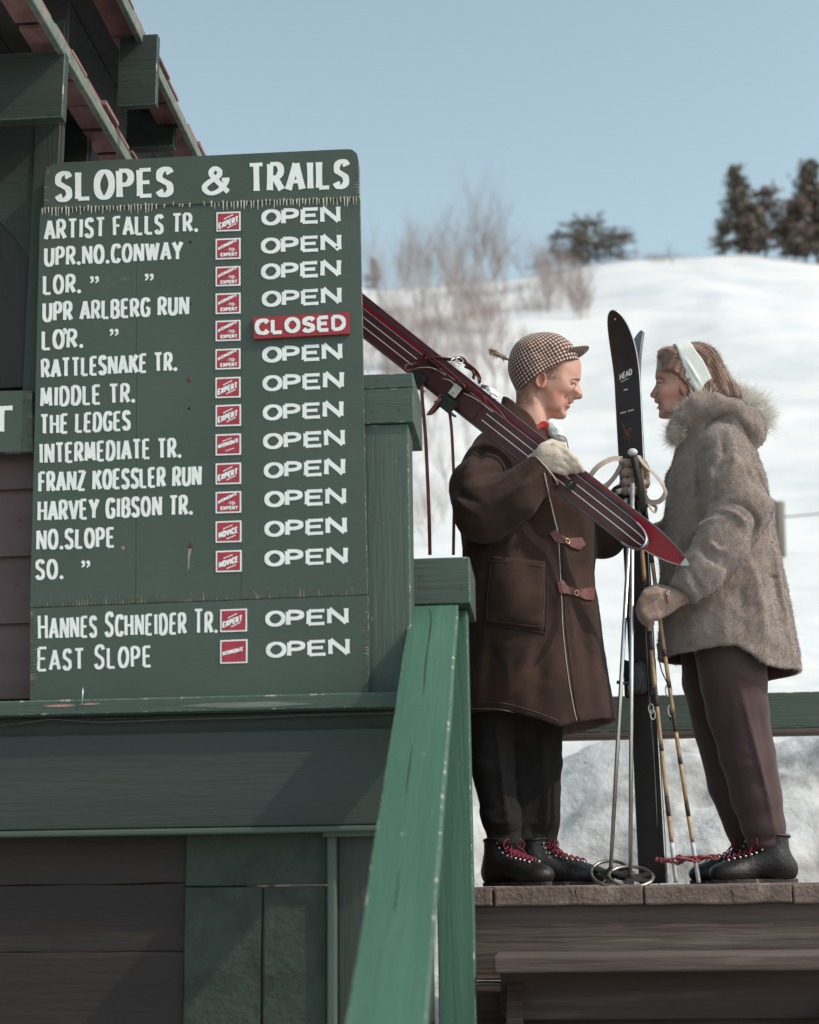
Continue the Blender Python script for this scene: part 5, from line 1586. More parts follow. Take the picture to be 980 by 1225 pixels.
    # standing collar turned up at the back
    g = Grid((W(595, 560, YH).x, YH - .14, W(600, 550, YH).z), (W(672, 480, YH).x, YH + .14, W(600, 466, YH).z), .0035)
    cpts = [(T(603, 482, YH), .0), ]
    top_l = [(602, 478, -.0), (610, 478, -.045), (622, 484, -.062), (634, 493, -.068), (645, 505, -.064), (652, 516, -.05)]
    for (x0, y0, s0), (x1, y1, s1) in zip(top_l[:-1], top_l[1:]):
        pass
    def sheet(top, bot, s_, r_=.006):
        n = 14
        tp_ = spline([(x, y, s) for x, y, s in top], 6); bt = spline([(x, y, s) for x, y, s in bot], 6)
        for a, b in zip(tp_, bt):
            pa = W(a.x, a.y, YH + s_ * a.z); pb = W(b.x, b.y, YH + s_ * b.z)
            g.F = np.minimum(g.F, g.cap(tuple(pa), tuple(pb), r_, r_ * 1.2))
    top = [(603, 479, 0), (604.5, 475.5, .040), (616, 483, .066), (632, 495.5, .073), (640.5, 509, .068), (645, 524, .052)]
    bot = [(594, 520, 0), (592, 520, .060), (602, 520, .090), (622, 530, .098), (638, 538, .088), (645, 545, .066)]
    sheet(top, bot, -1); sheet(top, bot, 1)
    g.F = blur(g.F, 1)
    wobble(g, .0012, .05, 2)
    V, Q = g.mesh(2); np_mesh('collar', V, Q, M['coat'], coat)
    # sleeve cuff edging
    cen = b_ + ax_ * .000
    s1_ = ax_.cross(Vector((0, 0, 1))).normalized(); s2_ = ax_.cross(s1_)
    tube('cuff_edge', [cen + (s1_ * math.cos(a_) + s2_ * math.sin(a_)) * .0625 for a_ in np.linspace(0, 6.283, 30, endpoint=False)], .0028, M['piping'], coat, 6, closed=True)
    # red scarf at the throat and pale lapel lining under the chin
    g = Grid((W(630, 540, YH).x, YH - .09, W(640, 545, YH).z), (W(690, 480, YH).x, YH + .07, W(640, 492, YH).z), .0028)
    g.add(g.chain([(T(642, 513, YH - .054), .013), (T(652, 510, YH - .038), .015), (T(657, 512, YH - .0), .014), (T(655, 520, YH + .04), .012)]), .004)
    g.add(g.chain([(T(652, 518, YH - .040), .012), (T(655, 530, YH - .045), .010)]), .006)
    wobble(g, .0022, .022, 4)
    V, Q = g.mesh(1); np_mesh('scarf', V, Q, M['redscarf'], man)
    g = Grid((W(640, 540, YH).x, YH - .12, W(640, 545, YH).z), (W(690, 480, YH).x, YH + .07, W(640, 492, YH).z), .0028)
    g.add(g.chain([(T(657, 507, YH - .030), .012), (T(662, 513, YH - .045), .017), (T(666, 520, YH - .05), .019), (T(673, 526, YH - .05), .012)]), .006)
    g.add(g.chain([(T(668, 520, YH - .03), .016), (T(666, 535, YH - .03), .02)]), .01)
    wobble(g, .0015, .03, 6)
    V, Q = g.mesh(1); np_mesh('lapel_lining', V, Q, M['whiteband'], coat)
    tube('toggle_cord', spline([W(668, 521, 4.90), W(676, 523, 4.90), W(679, 531, 4.90), W(680.5, 541, 4.90)], 5), .0016, M['lash'], coat, 6)
    # ---- boots
    b1 = make_boot(man, T(617, 1063, 4.93)[:2] + (0.0,), R(-52), .30, 1)
    b2 = make_boot(man, T(668, 1063, 5.06)[:2] + (0.0,), R(-14), .30, -1)
    # ---- near glove, draped over the skis
    g = Grid((W(630, 575, 4.8).x, 4.66, W(640, 588, 4.7).z), (W(705, 520, 4.8).x, 4.86, W(640, 515, 4.85).z), .0022)
    YG = 4.735
    g.add(g.chain([(T(640, 556, 4.765), .036), (T(655, 548, 4.745), .038), (T(664, 546, 4.735), .034)]), .02)
    g.add(g.ell(T(658, 548, 4.737), (.046, .026, .044), Matrix.Rotation(R(25), 4, 'Y')), .015)
    fg = [((664, 534), (677, 541), (688, 551), (697, 562.5), .0135, .0085), ((666, 542), (677, 549), (685, 556), (690, 563), .0135, .0095), ((664, 551), (673, 556), (680, 560), (684, 563), .0130, .0100), ((660, 558), (668, 562), (674, 564), (677, 566), .0125, .0100)]
    for i, (p0, p1, p2, p3, ra, rb_) in enumerate(fg):
        yy = YG - .012 + .004 * i
        g.add(g.chain([(T(*p0, yy), ra), (T(*p1, yy - .002), ra * .95), (T(*p2, yy), (ra + rb_) / 2), (T(*p3, yy + .010), rb_)], .006), .008)
    g.add(g.chain([(T(650, 536, 4.755), .018), (T(660, 531, 4.79), .015), (T(673, 533, 4.835), .012)], .006), .010)
    g.cut(g.chain([(T(660, 540, YG - .042), .002), (T(648, 547, YG - .043), .001)]), .004)
    folds(g, [(((645, 545), (652, 540), (660, 537)), -.003, .003), (((642, 552), (650, 549), (658, 549)), .0025, .003), (((646, 560), (654, 558), (662, 560)), -.0025, .003), (((641, 541), (643, 552), (650, 566)), -.003, .003)], 4.75)
    wobble(g, .0005, .03, 11)
    V, Q = g.mesh(1); gl = np_mesh('glove', V, Q, M['creamglove'], man); gl['label'] = 'cream leather glove on the near hand'
    # ---- far glove, closed round the pole grips
    g = Grid((W(732, 605, 5).x, 4.88, W(740, 612, 5).z), (W(785, 540, 5).x, 5.06, W(740, 538, 5).z), .0022)
    g.add(g.ell(T(763, 572, 4.995), (.040, .022, .050)), .01)
    g.add(g.chain([(T(750, 596, 5.02), .030), (T(757, 580, 5.0), .030)]), .015)
    for i, yy in enumerate((554, 565.5, 577, 587.5)):
        r_ = (.0145, .0155, .0150, .0130)[i]
        g.add(g.chain([(T(770, yy + 1, 4.975), r_), (T(758, yy, 4.950), r_), (T(748, yy + .5, 4.955), r_), (T(745.5, yy + 1.5, 4.985), r_ * .9)], .004), .0035)
    g.add(g.chain([(T(772, 578, 4.985), .016), (T(772, 560, 4.955), .0145), (T(763, 551, 4.935), .012)], .004), .006)
    wobble(g, .0010, .018, 12)
    V, Q = g.mesh(1); gl = np_mesh('glove', V, Q, M['tanglove'], man); gl['label'] = 'tan leather glove on the far hand'
build_man()
# ================================================================== the young woman in the pile coat
YW = 5.12
woman = empty('person', wv(895, 1061, 5.06), 'young woman in taupe pile coat and white headband facing the man', 'person')
def build_woman():
    T = lambda *a: wv(*a)
    YH = 5.10
    prof = [(802, 416), (794, 421), (789.6, 427), (787.4, 433), (785.6, 439.5), (784.4, 446), (784.0, 451.5), (785.2, 456), (784.6, 459.6), (782.0, 465), (779.2, 469.4), (777.8, 472.6), (779.2, 475.4), (782.6, 476.6),
            (783.2, 478.2), (782.6, 480.2), (785.0, 482.2), (788.0, 483.8), (787.0, 485.6), (786.4, 487.6), (788.2, 490.4), (788.6, 492.4), (787.8, 495.4), (788.2, 498.6), (791, 500.8), (798, 501.4), (806, 500.3), (816, 494), (824, 484),
            (832, 476), (846, 472), (858, 462), (865, 446), (864, 430), (854, 418), (838, 411), (818, 410)]
    g = Grid((W(770, 545, YH).x, YH - .115, W(800, 535, YH).z), (W(872, 405, YH).x, YH + .115, W(800, 402, YH).z), .0020)
    F, poly = head_field(g, prof, YH, .070, (W(800, 500, YH).z, W(800, 455, YH).z, .62))
    g.F = F
    g.add(g.chain([(T(830, 475, YH), .048), (T(836, 530, YH), .052)]), .018)
    g.add(g.ell(T(800, 468, YH - .044), (.024, .014, .018)), .016)
    g.add(g.ell(T(804, 482, YH - .034), (.026, .008, .024)), .03)
    g.cut(g.ell(T(788.5, 457.5, YH - .034), (.011, .016, .0065)), .012)
    g.add(g.ell(T(782.4, 473.6, YH - .011), (.0075, .0055, .0058)), .004)
    g.cut(g.ell(T(781.6, 476.9, YH - .007), (.0035, .0025, .0022)), .002)
    g.cut(g.chain([(T(787.0, 483.9, YH - .003), .0026), (T(790.5, 483.4, YH - .020), .0026), (T(795.0, 481.2, YH - .031), .0018)]), .0035)
    g.add(g.chain([(T(783.8, 481.2, YH - .003), .0018), (T(788, 481.4, YH - .019), .0014)]), .003)
    g.add(g.chain([(T(786.0, 488.2, YH - .003), .0026), (T(790, 487.4, YH - .018), .0020)]), .004)
    g.add(g.chain([(T(785.8, 458.4, YH - .022), .0022), (T(788.4, 456.4, YH - .032), .0030), (T(793, 458.4, YH - .041), .0022)]), .003)
    g.add(g.chain([(T(786, 460.0, YH - .024), .0018), (T(788.6, 460.8, YH - .032), .0022), (T(792.8, 459.6, YH - .040), .0018)]), .003)
    ec = Vector(T(819, 463, YH - .070)); rot = Matrix.Rotation(R(-8), 4, 'Y')
    g.add(g.ell(ec + Vector((0, .005, 0)), (.014, .009, .025), rot), .006)
    g.cut(g.ell(ec + Vector((-.002, -.004, .003)), (.009, .006, .015), rot), .003)
    V, Q = g.mesh(1)
    col = blend_color(V, (1.0, .96, .96), [
        (T(803, 474, YH - .05), (.028, .05, .026), (.98, .80, .79)), (T(779, 472, YH), (.008, .02, .008), (1.0, .74, .74)),
        (T(786, 484.4, YH - .012), (.011, .025, .0055), (.80, .50, .50)), (tuple(ec), (.016, .02, .026), (1.0, .76, .72)),
        (T(791, 457.5, YH - .04), (.012, .03, .008), (.80, .68, .64))])
    body = limb_body('body', V, Q, col, [
        [(T(838, 515, 5.12), .06), (T(860, 600, 5.13), .11), (T(868, 700, 5.13), .11), (T(865, 750, 5.12), .11)],
        [(T(862, 540, 5.02), .05), (T(888, 612, 4.93), .04), (T(818, 708, 4.90), .028)],
        [(T(840, 545, 5.22), .05), (T(830, 640, 5.24), .04), (T(796, 648, 5.20), .028)],
        [(T(872, 790, 5.05), .06), (T(892, 900, 5.05), .055), (T(917, 1030, 5.04), .025)],
        [(T(852, 790, 5.2), .06), (T(864, 900, 5.18), .045), (T(895, 1030, 5.16), .022)]], woman)
    eye(YH, 789.4, 459.0, .0265, -1, body)
    tube('eyebrow', [W(784.9, 452.6, YH - .014), W(788.5, 451.4, YH - .032), W(795, 453.2, YH - .048)], [.0010, .0018, .0009], M['lash'], body, 6)
    tube('eyelash', [W(785.2, 458.2, YH - .0290), W(788.4, 457.2, YH - .0385), W(792.4, 459.0, YH - .0450)], [.0012, .0018, .0010], M['lash'], body, 5)
    g = None
    # ---- hair: swept back under the band, rolled at the nape
    g = Grid((W(780, 490, YH).x, YH - .125, W(800, 490, YH).z), (W(892, 405, YH).x, YH + .125, W(800, 404, YH).z), .0028)
    hp = [(787.4, 436), (786.6, 428), (787.6, 421.5), (795, 417.5), (806, 415.5), (818, 413), (830, 411.4), (843, 414), (854, 421), (862, 433), (869, 447), (877, 457), (884, 465), (883.5, 472), (877, 476), (866, 475.5), (852, 475), (840, 472), (828, 462), (819, 452), (812, 449), (803, 446), (796, 442)]
    X, Z = g.x[:, :, 0], g.z[0, :, :]
    hfull = [(786.0, 470), (786.2, 440), (786.6, 428), (787.6, 421.5), (795, 417.5), (806, 415.5), (818, 413), (830, 411.4), (843, 414), (854, 421), (862, 433), (869, 447), (877, 457), (884, 465), (885, 500), (840, 520), (790, 500)]
    d = inside_dist(X, Z, pxpoly(hfull, YH, 3)); t = np.clip(d / .052, 0, 1)
    w = np.where(d > 0, .0835 * np.sqrt(1 - (1 - t) ** 2) ** .85, d)
    # near-flat flank: hair lies over the skull, so the half width grows quickly
    g.F = ((np.sqrt((g.y - YH) ** 2 + .003 ** 2) - w[:, None, :]) * .6).astype(np.float32)
    g.keep((-inside_dist(X, Z, pxpoly([(787.4, 438), (786.0, 428), (786.6, 420), (795, 416), (806, 414), (818, 411), (830, 409), (844, 412), (856, 419), (864, 432), (871, 446), (879, 456), (887, 464), (885, 474), (877, 478), (866, 477), (852, 477), (838, 478), (826, 470), (816, 459), (811, 454.5), (805, 448), (799, 445), (793, 442)], YH - .05, 3))[:, None, :] + 0 * g.y).astype(np.float32), .008)
    for (x, y, s_, r_) in ((849, 465, .074, .021), (860, 468, .062, .026), (870, 467, .045, .026), (872, 470, 0, .028), (838, 464, .060, .018)):
        for sg in (-1, 1): g.add(g.ell(T(x, y, YH + sg * s_), (r_, r_ * .8, r_ * .85)), .012)
    for (x, y, s_, r_) in ((791, 427, .03, .014), (796, 434, .050, .013), (802, 441, .062, .012), (792, 422, .015, .013)):
        for sg in (-1, 1): g.add(g.ell(T(x, y, YH + sg * s_), (r_, r_, r_)), .010)
    # wave grooves that follow the sweep of the hair
    xx, zz = g.x, g.z
    c0 = W(812, 470, YH)
    ang = np.arctan2(zz - c0.z, xx - c0.x); rad = np.hypot(zz - c0.z, xx - c0.x)
    g.F = g.F + (.0008 * np.sin(rad * 620 + 5 * np.sin(ang * 4) + g.y * 90) + .0016 * np.sin(rad * 150 + 4 * np.sin(ang * 3 + 1) + g.y * 25)).astype(np.float32)
    cv = W(849, 464.5, YH - .06); rc = np.hypot(zz - cv.z, xx - cv.x)
    g.F = g.F + (.0025 * np.sin(rc * 900) * np.exp(-(rc / .03) ** 2)).astype(np.float32)
    V, Q = g.mesh(0)
    hair = np_mesh('hair', V, Q, M['brownhair'], woman)
    P, Nn = sample_surface(V, Q, 16000, seed=3)
    bpw = [(p_.x, p_.z) for p_ in (W(x, y, YH - .05) for x, y in [(801, 405), (824, 400), (829, 414), (832, 424), (840, 434), (848, 446), (853, 458), (846, 464), (834, 477), (824, 466), (814, 457), (809, 447), (807, 438), (805, 425)])]
    okk = inside_dist(P[:, 0], P[:, 2], bpw) < 0
    # strands that would run under the band start beyond it
    P, Nn = P[okk], Nn[okk]
    dirs = np.cross(Nn, np.array([0, 1.0, 0])); dirs = np.where((dirs[:, :1] < 0), -dirs, dirs)
    rd = P - np.array(c0); tang = np.stack([rd[:, 2], 0 * rd[:, 0], -rd[:, 0]], 1); tang /= np.linalg.norm(tang, axis=1)[:, None]
    dv = tang + Nn * .18
    tip_ = P + dv / np.linalg.norm(dv, axis=1)[:, None] * .020; ok2 = inside_dist(tip_[:, 0], tip_[:, 2], bpw) < 0
    P, Nn, dv = P[ok2], Nn[ok2], dv[ok2]
    strands('hair_strands', P - Nn * .001, dv, .022, .0008, M['brownhair'], hair, 5, curl=.35, seg=3, jit=.2, kind='stuff')
    rr2 = np.random.default_rng(77); rt, dr = [], []
    for _ in range(110):
        t_ = rr2.random(); q_ = spline([(788, 434, 0), (787, 424, 0), (794, 418, 0), (804, 416, 0)], 10)[int(t_ * 29)]
        rt.append(W(q_.x + 1.2, q_.y + 1.0, YH + rr2.normal() * .03)); dr.append((-.5 + rr2.normal() * .5, rr2.normal() * .4, .6 + rr2.normal() * .5))
    for _ in range(260):
        q_ = spline([(846, 412, 0), (858, 420, 0), (868, 440, 0), (880, 458, 0), (885, 470, 0)], 10)[int(rr2.random() * 39)]
        rt.append(W(q_.x - 1.5, q_.y + 1.0, YH + rr2.normal() * .03)); dr.append((.7 + rr2.normal() * .4, rr2.normal() * .4, -.1 + rr2.normal() * .5))
    strands('stray_hair', np.array(rt), np.array(dr), .020, .0006, M['brownhair'], hair, 9, curl=1.1, seg=5, jit=.3, kind='stuff')
    # headband
    gb = Grid((W(795, 480, YH).x, YH - .13, W(800, 480, YH).z), (W(865, 405, YH).x, YH + .13, W(800, 400, YH).z), .003)
    gb.F = 9 + 0 * gb.F
    X, Z = gb.x[:, :, 0], gb.z[0, :, :]
    d = inside_dist(X, Z, pxpoly(hfull, YH, 3)); t = np.clip((d + .004) / .052, 0, 1)
    w = np.where(d > -.004, .0880 * np.sqrt(1 - (1 - t) ** 2) ** .80, d)
    gb.F = ((np.sqrt((gb.y - YH) ** 2 + .003 ** 2) - w[:, None, :]) * .6).astype(np.float32)
    bp = [(806, 409), (822, 405), (826, 415), (831, 424), (839, 434), (845.5, 447), (849.5, 457), (844, 461), (840, 465), (836, 476), (829, 469), (824, 463), (818, 453), (813, 438), (810, 427), (808, 418)]
    bd_ = inside_dist(X, Z, [(p.x, p.z) for p in (W(x, y, YH - .05) for x, y in bp)])
    gb.keep((-bd_[:, None, :] + 0 * gb.y).astype(np.float32), .003)
    folds(gb, [(((814, 420), (822, 440), (834, 462)), -.003, .004), (((822, 425), (832, 442), (842, 458)), .003, .005), (((812, 430), (818, 446), (830, 462)), .002, .004)], YH)
    V, Q = gb.mesh(1); np_mesh('headband', V, Q, M['whiteband'], woman)

    # ---- trousers
    g = Grid((W(800, 1030, 5).x, 4.85, W(800, 1030, 5.2).z), (W(950, 760, 5.3).x, 5.36, W(800, 752, 5.0).z), .007)
    g.add(g.chain([(T(874, 775, 5.06), .120), (T(878, 815, 5.05), .106), (T(883, 850, 5.05), .096), (T(894, 905, 5.05), .088), (T(905, 955, 5.045), .081), (T(914, 990, 5.04), .069), (T(919, 1016, 5.04), .053)]), .02)
    g.add(g.chain([(T(850, 775, 5.2), .105), (T(850, 815, 5.2), .092), (T(859, 870, 5.19), .079), (T(872, 940, 5.18), .068), (T(888, 990, 5.17), .056), (T(893, 1014, 5.17), .044)]), .012)
    folds(g, [(((884, 820), (900, 880), (918, 950), (930, 1000)), .010, .008), (((868, 830), (874, 900), (890, 980)), -.006, .016), (((905, 830), (912, 870), (924, 930)), -.006, .016), (((890, 998), (915, 1004), (940, 998)), -.006, .007), (((892, 1006), (915, 1012), (942, 1006)), .007, .007), (((880, 900), (895, 908), (915, 902)), -.004, .012),
              (((846, 820), (852, 860), (862, 920)), .006, .012), (((872, 800), (895, 812), (912, 808)), .005, .01)], 5.08)
    wobble(g, .0014, .13, 21)
    V, Q = g.mesh(1); np_mesh('trousers', V, Q, M['stretch'], woman)

    # ---- pile coat with hood
    g = Grid((W(775, 830, 5).x, 4.76, W(800, 835, 5.2).z), (W(965, 470, 5.3).x, 5.44, W(800, 452, 5.1).z), .0062)
    rows_ = [(835, 789, 962, .215), (800, 789, 955, .215), (770, 789, 951, .21), (740, 789, 945, .205), (700, 789.5, 938, .20), (660, 790.5, 930, .195), (620, 795, 921, .185), (580, 800, 914, .17), (550, 806, 906, .155), (530, 811, 898, .135), (515, 815, 888, .12), (500, 819, 872, .09), (485, 822, 862, .07)]
    g.add(loft(g, rows_, YW, 2.2), 0)
    inner = loft(g, [(r_[0], r_[1] + 5, r_[2] - 5, r_[3] - .016) for r_ in rows_], YW, 2.2)
    g.add(g.chain([(T(845, 520, 5.06), .065), (T(864, 536, 5.00), .070), (T(875, 575, 4.955), .083), (T(886, 608, 4.925), .092), (T(862, 652, 4.90), .082), (T(838, 686, 4.895), .070), (T(821, 706, 4.89), .056)], .03), .03)
    g.add(g.chain([(T(838, 525, 5.2), .065), (T(826, 580, 5.24), .078), (T(822, 640, 5.25), .075), (T(800, 645, 5.21), .052), (T(788, 641, 5.17), .046)], .03), .03)
    # hood lying on the back and round the neck
    for sg in (-1, 1):
        g.add(g.chain([(T(808, 514, YW + sg * .05), .030), (T(818, 500, YW + sg * .095), .034), (T(836, 489, YW + sg * .115), .038), (T(856, 488, YW + sg * .115), .044), (T(876, 494, YW + sg * .10), .050), (T(890, 506, YW + sg * .07), .055), (T(896, 519, YW + sg * .03), .055)], .02), .012)
    g.add(g.ell(T(892, 512, YW), (.055, .09, .07)), .03)
    g.cut(g.ell(T(834, 470, YH), (.068, .075, .075)), .012)
    # cut the wrist, hem, hollow
    b_ = Vector(T(817, 711, 4.89)); ax_ = (b_ - Vector(T(845, 678, 4.895))).normalized()
    cd = (g.x - b_.x) * ax_.x + (g.y - b_.y) * ax_.y + (g.z - b_.z) * ax_.z
    nw = np.sqrt((g.x - b_.x) ** 2 + (g.y - b_.y) ** 2 + (g.z - b_.z) ** 2) - .085
    g.cut(np.maximum(-cd, nw), .005)
    hx = [W(x, y, 4.93) for x, y in ((785, 779), (829, 777.5), (862, 773), (881, 773), (897, 783), (915, 796), (935, 799), (960, 797))]
    zh = np.interp(g.x[:, 0, 0], [p.x for p in hx], [p.z for p in hx]).astype(np.float32)
    folds(g, [
        (((868, 520), (872, 545), (866, 575)), .010, .010), (((858, 522), (860, 548), (852, 572)), -.010, .008),
        (((832, 545), (834, 580), (830, 620)), -.016, .010), (((842, 560), (843, 600), (838, 625)), .012, .012),
        (((892, 548), (905, 575), (922, 600)), .014, .012), (((880, 560), (890, 585), (905, 600)), -.008, .010),
        (((925, 600), (910, 620), (890, 640)), .012, .012), (((860, 615), (878, 620), (893, 635), (888, 655)), -.016, .008), (((850, 622), (870, 632), (884, 648)), .014, .010),
        (((818, 650), (832, 636), (852, 634)), .010, .009), (((835, 660), (846, 672), (858, 672)), .013, .009), (((828, 668), (838, 682), (850, 690)), -.010, .008),
        (((812, 690), (822, 706), (832, 720)), -.010, .005), (((806, 700), (816, 714), (826, 724)), .008, .006),
        (((888, 665), (900, 700), (908, 750), (912, 785)), .010, .016), (((878, 690), (884, 730), (884, 768)), -.007, .016),
        (((862, 715), (862, 745), (860, 770)), .008, .014), (((915, 660), (925, 700), (932, 760)), -.008, .016),
        (((905, 690), (925, 692), (940, 694)), -.008, .005), (((922, 640), (930, 680), (940, 740), (948, 785)), .008, .012),
        (((840, 520), (850, 505), (868, 498), (890, 510), (905, 530)), -.014, .007), (((838, 508), (855, 497), (875, 500), (895, 520)), .008, .008)], YW)
    wobble(g, .0030, .13, 22); wobble(g, .0013, .04, 23)
    g.cut(np.maximum(g.F + .017, (g.z - W(860, 700, YW).z) + 0 * g.x), .002)
    g.keep((zh[:, None, None] - g.z) * .85 + 0 * g.y, .004)
    V, Q = g.mesh(1)
    ctr = V[Q].mean(1); nn = np.cross(V[Q[:, 2]] - V[Q[:, 0]], V[Q[:, 3]] - V[Q[:, 1]])
    ax0 = np.array([W(868, 760, YW).x, YW])
    isin = ((nn[:, :2] * (ctr[:, :2] - ax0)).sum(1) < 0) & (ctr[:, 2] < W(860, 702, YW).z)
    lin = mat('brown_lining', (.11, .06, .05), .9, .2, 20, .2, 200)
    coat = np_mesh('coat', V, Q, [M['taupefur'], lin], woman, midx=isin.astype(int))
    P, Nn = sample_surface(V, Q, 90000, mask=(~isin).astype(float) * (.35 + 1.0 * (nn[:, 1] < 0)), seed=8)
    strands('coat_pile', P - Nn * .001, Nn + np.array([0, 0, -.7]), .0085, .0012, M['furblade'], coat, 6, curl=.3, seg=1, jit=.45, kind='stuff')
    bv = bvh_of(V, Q)
    # fur ruff round the hood opening
    roots, dirs, ln = [], [], []
    rr = np.random.default_rng(12)
    path = spline([(811, 524, .050), (817, 512, .075), (825, 501, .090), (835, 491, .100), (846, 485, .104)], 12)
    cen_ = Vector((838, 492, 0))
    for p in path:
        for _ in range(170):
            c = W(p.x + rr.normal() * 3.2, p.y + rr.normal() * 3.2, YW - p.z + rr.normal() * .008)
            a = Vector((p.x - 842, -(p.y - 505), 0)).normalized()
            roots.append(c); dirs.append((a.x * .9 - .12, -.45, a.y * .9))
    strands('fur_ruff', np.array(roots), np.array(dirs), .050, .0018, M['ruff'], coat, 14, curl=.25, seg=3, jit=.38, kind='stuff')
    roots, dirs = [], []
    path = spline([(868, 476, -.02), (882, 475, .0), (896, 480, .02), (906, 490, .02), (908, 500, -.01)], 10)
    for p in path:
        for _ in range(190):
            c = W(p.x + rr.normal() * 4, p.y + 6 + rr.normal() * 4, YW + p.z + .02 + rr.normal() * .02)
            a = Vector((p.x - 876, -(p.y - 502), 0)).normalized()
            roots.append(c); dirs.append((a.x, -.1 + rr.normal() * .3, a.y))
    strands('fur_ruff', np.array(roots), np.array(dirs), .058, .0016, mat('white_fur_ruff', (.74, .71, .65), .8, .12, 25, 0, sheen=.6), coat, 15, curl=.25, seg=3, jit=.4, kind='stuff')
    # ---- boots
    make_boot(woman, T(904, 1061, 5.02)[:2] + (0.0,), R(180 + 6), .285, 1, ankle=.148)
    make_boot(woman, T(880, 1061, 5.16)[:2] + (0.0,), R(180 - 4), .285, -1, ankle=.150)
    # ---- near glove closed round the poles
    g = Grid((W(755, 760, 4.9).x, 4.80, W(760, 760, 4.95).z), (W(822, 690, 4.9).x, 4.99, W(760, 688, 4.85).z), .0022)
    g.add(g.chain([(T(816, 712, 4.89), .031), (T(800, 718, 4.885), .033)]), .015)
    g.add(g.ell(T(789, 722, 4.882), (.050, .028, .047), Matrix.Rotation(R(-30), 4, 'Y')), .02)
    for i, (a, b, c, r_) in enumerate((((784, 707), (773, 712), (770, 719), .0145), ((780, 716), (769, 722), (767, 729), .0150), ((781, 727), (770, 732), (769, 738), .0145), ((786, 737), (776, 740), (774, 744), .0125))):
        g.add(g.chain([(T(*a, 4.872), r_), (T(*b, 4.872), r_), (T(*c, 4.895), r_), (T(c[0] + 5, c[1] + 2, 4.925), r_ * .9)], .006), .018)
    g.add(g.chain([(T(800, 708, 4.90), .017), (T(786, 703, 4.925), .014), (T(775, 707, 4.945), .012)], .004), .008)
    folds(g, [(((783, 748), (792, 744), (800, 736)), .002, .003), (((796, 702), (800, 715), (800, 728)), -.003, .003), (((790, 745), (798, 735), (810, 727)), -.002, .0025)], 4.90)
    wobble(g, .0004, .03, 31)
    V, Q = g.mesh(1); gl = np_mesh('glove', V, Q, M['tanglove'], woman)
    bvg = bvh_of(V, Q)
    P, N_ = drape(bvg, ((797, 707), (798, 714), (799, 722)), .0015)
    if len(P) > 2: tube('glove_strap', P, .0020, M['toggle'], gl, 5)
    p, n_ = cast(bvg, 799, 709.5, .003)
    if p is not None:
        tube('glove_buckle', [p + Vector((math.cos(a) * .005, 0, math.sin(a) * .005)) for a in np.linspace(0, 6.28, 12, endpoint=False)], .0013, M['steel'], gl, 5, closed=True)
    # ---- far glove behind the skis
    g = Grid(T(764, 668, 5.10), T(800, 628, 5.24), .004)
    g.F += 0
    g = Grid((W(764, 668, 5.1).x, 5.06, W(770, 670, 5.2).z), (W(800, 628, 5.2).x, 5.24, W(770, 622, 5.1).z), .0032)
    g.add(g.ell(T(783, 644, 5.15), (.036, .026, .036)), .01)
    for yy in (636, 644, 652):
        g.add(g.chain([(T(780, yy, 5.13), .013), (T(773, yy + 1, 5.12), .012), (T(770, yy + 2, 5.15), .011)]), .005)
    V, Q = g.mesh(1); np_mesh('glove', V, Q, M['tanglove'], woman)
build_woman()
# ================================================================== skis, poles and bindings
def noisebox(*a, **k): return None
M['ski_black'] = mat('black_ski_top', (.026, .021, .020), .34, .25, 6, 0, 60, spec=.5)
M['ski_red'] = mat('maroon_ski_top', (.080, .019, .020), .42, .2, 10, .06, 60, spec=.6)
M['ski_base'] = mat('bright_red_ski_base', (.30, .015, .028), .35, .15, 8, .06, 60, spec=.6, col3=(.05, .02, .02), c3scale=26, c3lo=.66, c3hi=.7)
M['ski_grey'] = mat('grey_ski_base', (.10, .12, .14), .4, .15, 8, .05, 60)
M['sidewall'] = mat('dark_grey_sidewall', (.07, .085, .09), .5, .2, 20, .1, 90)
M['whiteline'] = mat('white_ski_line', (.72, .69, .66), .5, .08, 40, .05, 90)
M['bindiron'] = mat('dark_binding_iron', (.045, .05, .045), .42, .3, 30, .2, 90, metallic=.5)
M['plastic'] = mat('pale_grip_cap', (.55, .55, .54), .35, .1, 30, .03, 90)
M['grip'] = mat('black_rubber_grip', (.025, .022, .02), .6, .2, 30, .2, 120)
M['alu'] = mat('polished_aluminium_shaft', (.80, .80, .80), .36, .06, 30, .01, 90, metallic=1.0)
M['bamboo'] = mat('bamboo_cane', (.30, .185, .10), .4, .3, 12, .08, 120, spec=.5, col2=(.40, .28, .15), c2scale=9, c2lo=.5, c2hi=.6)
M['binding_tape'] = mat('dark_tape', (.045, .03, .025), .6, .2, 20, .1, 120)
M['ferrule'] = mat('white_painted_ferrule', (.52, .54, .56), .4, .1, 30, .03, 90)
M['bracket'] = mat('red_leather_basket', (.20, .04, .045), .6, .3, 30, .3, 120)
M['basket_metal'] = mat('tarnished_basket_metal', (.34, .31, .27), .38, .2, 30, .1, 90, metallic=.9)
M['ticket'] = mat('white_ticket_paper', (.70, .70, .66), .8, .05, 30, .05, 90)
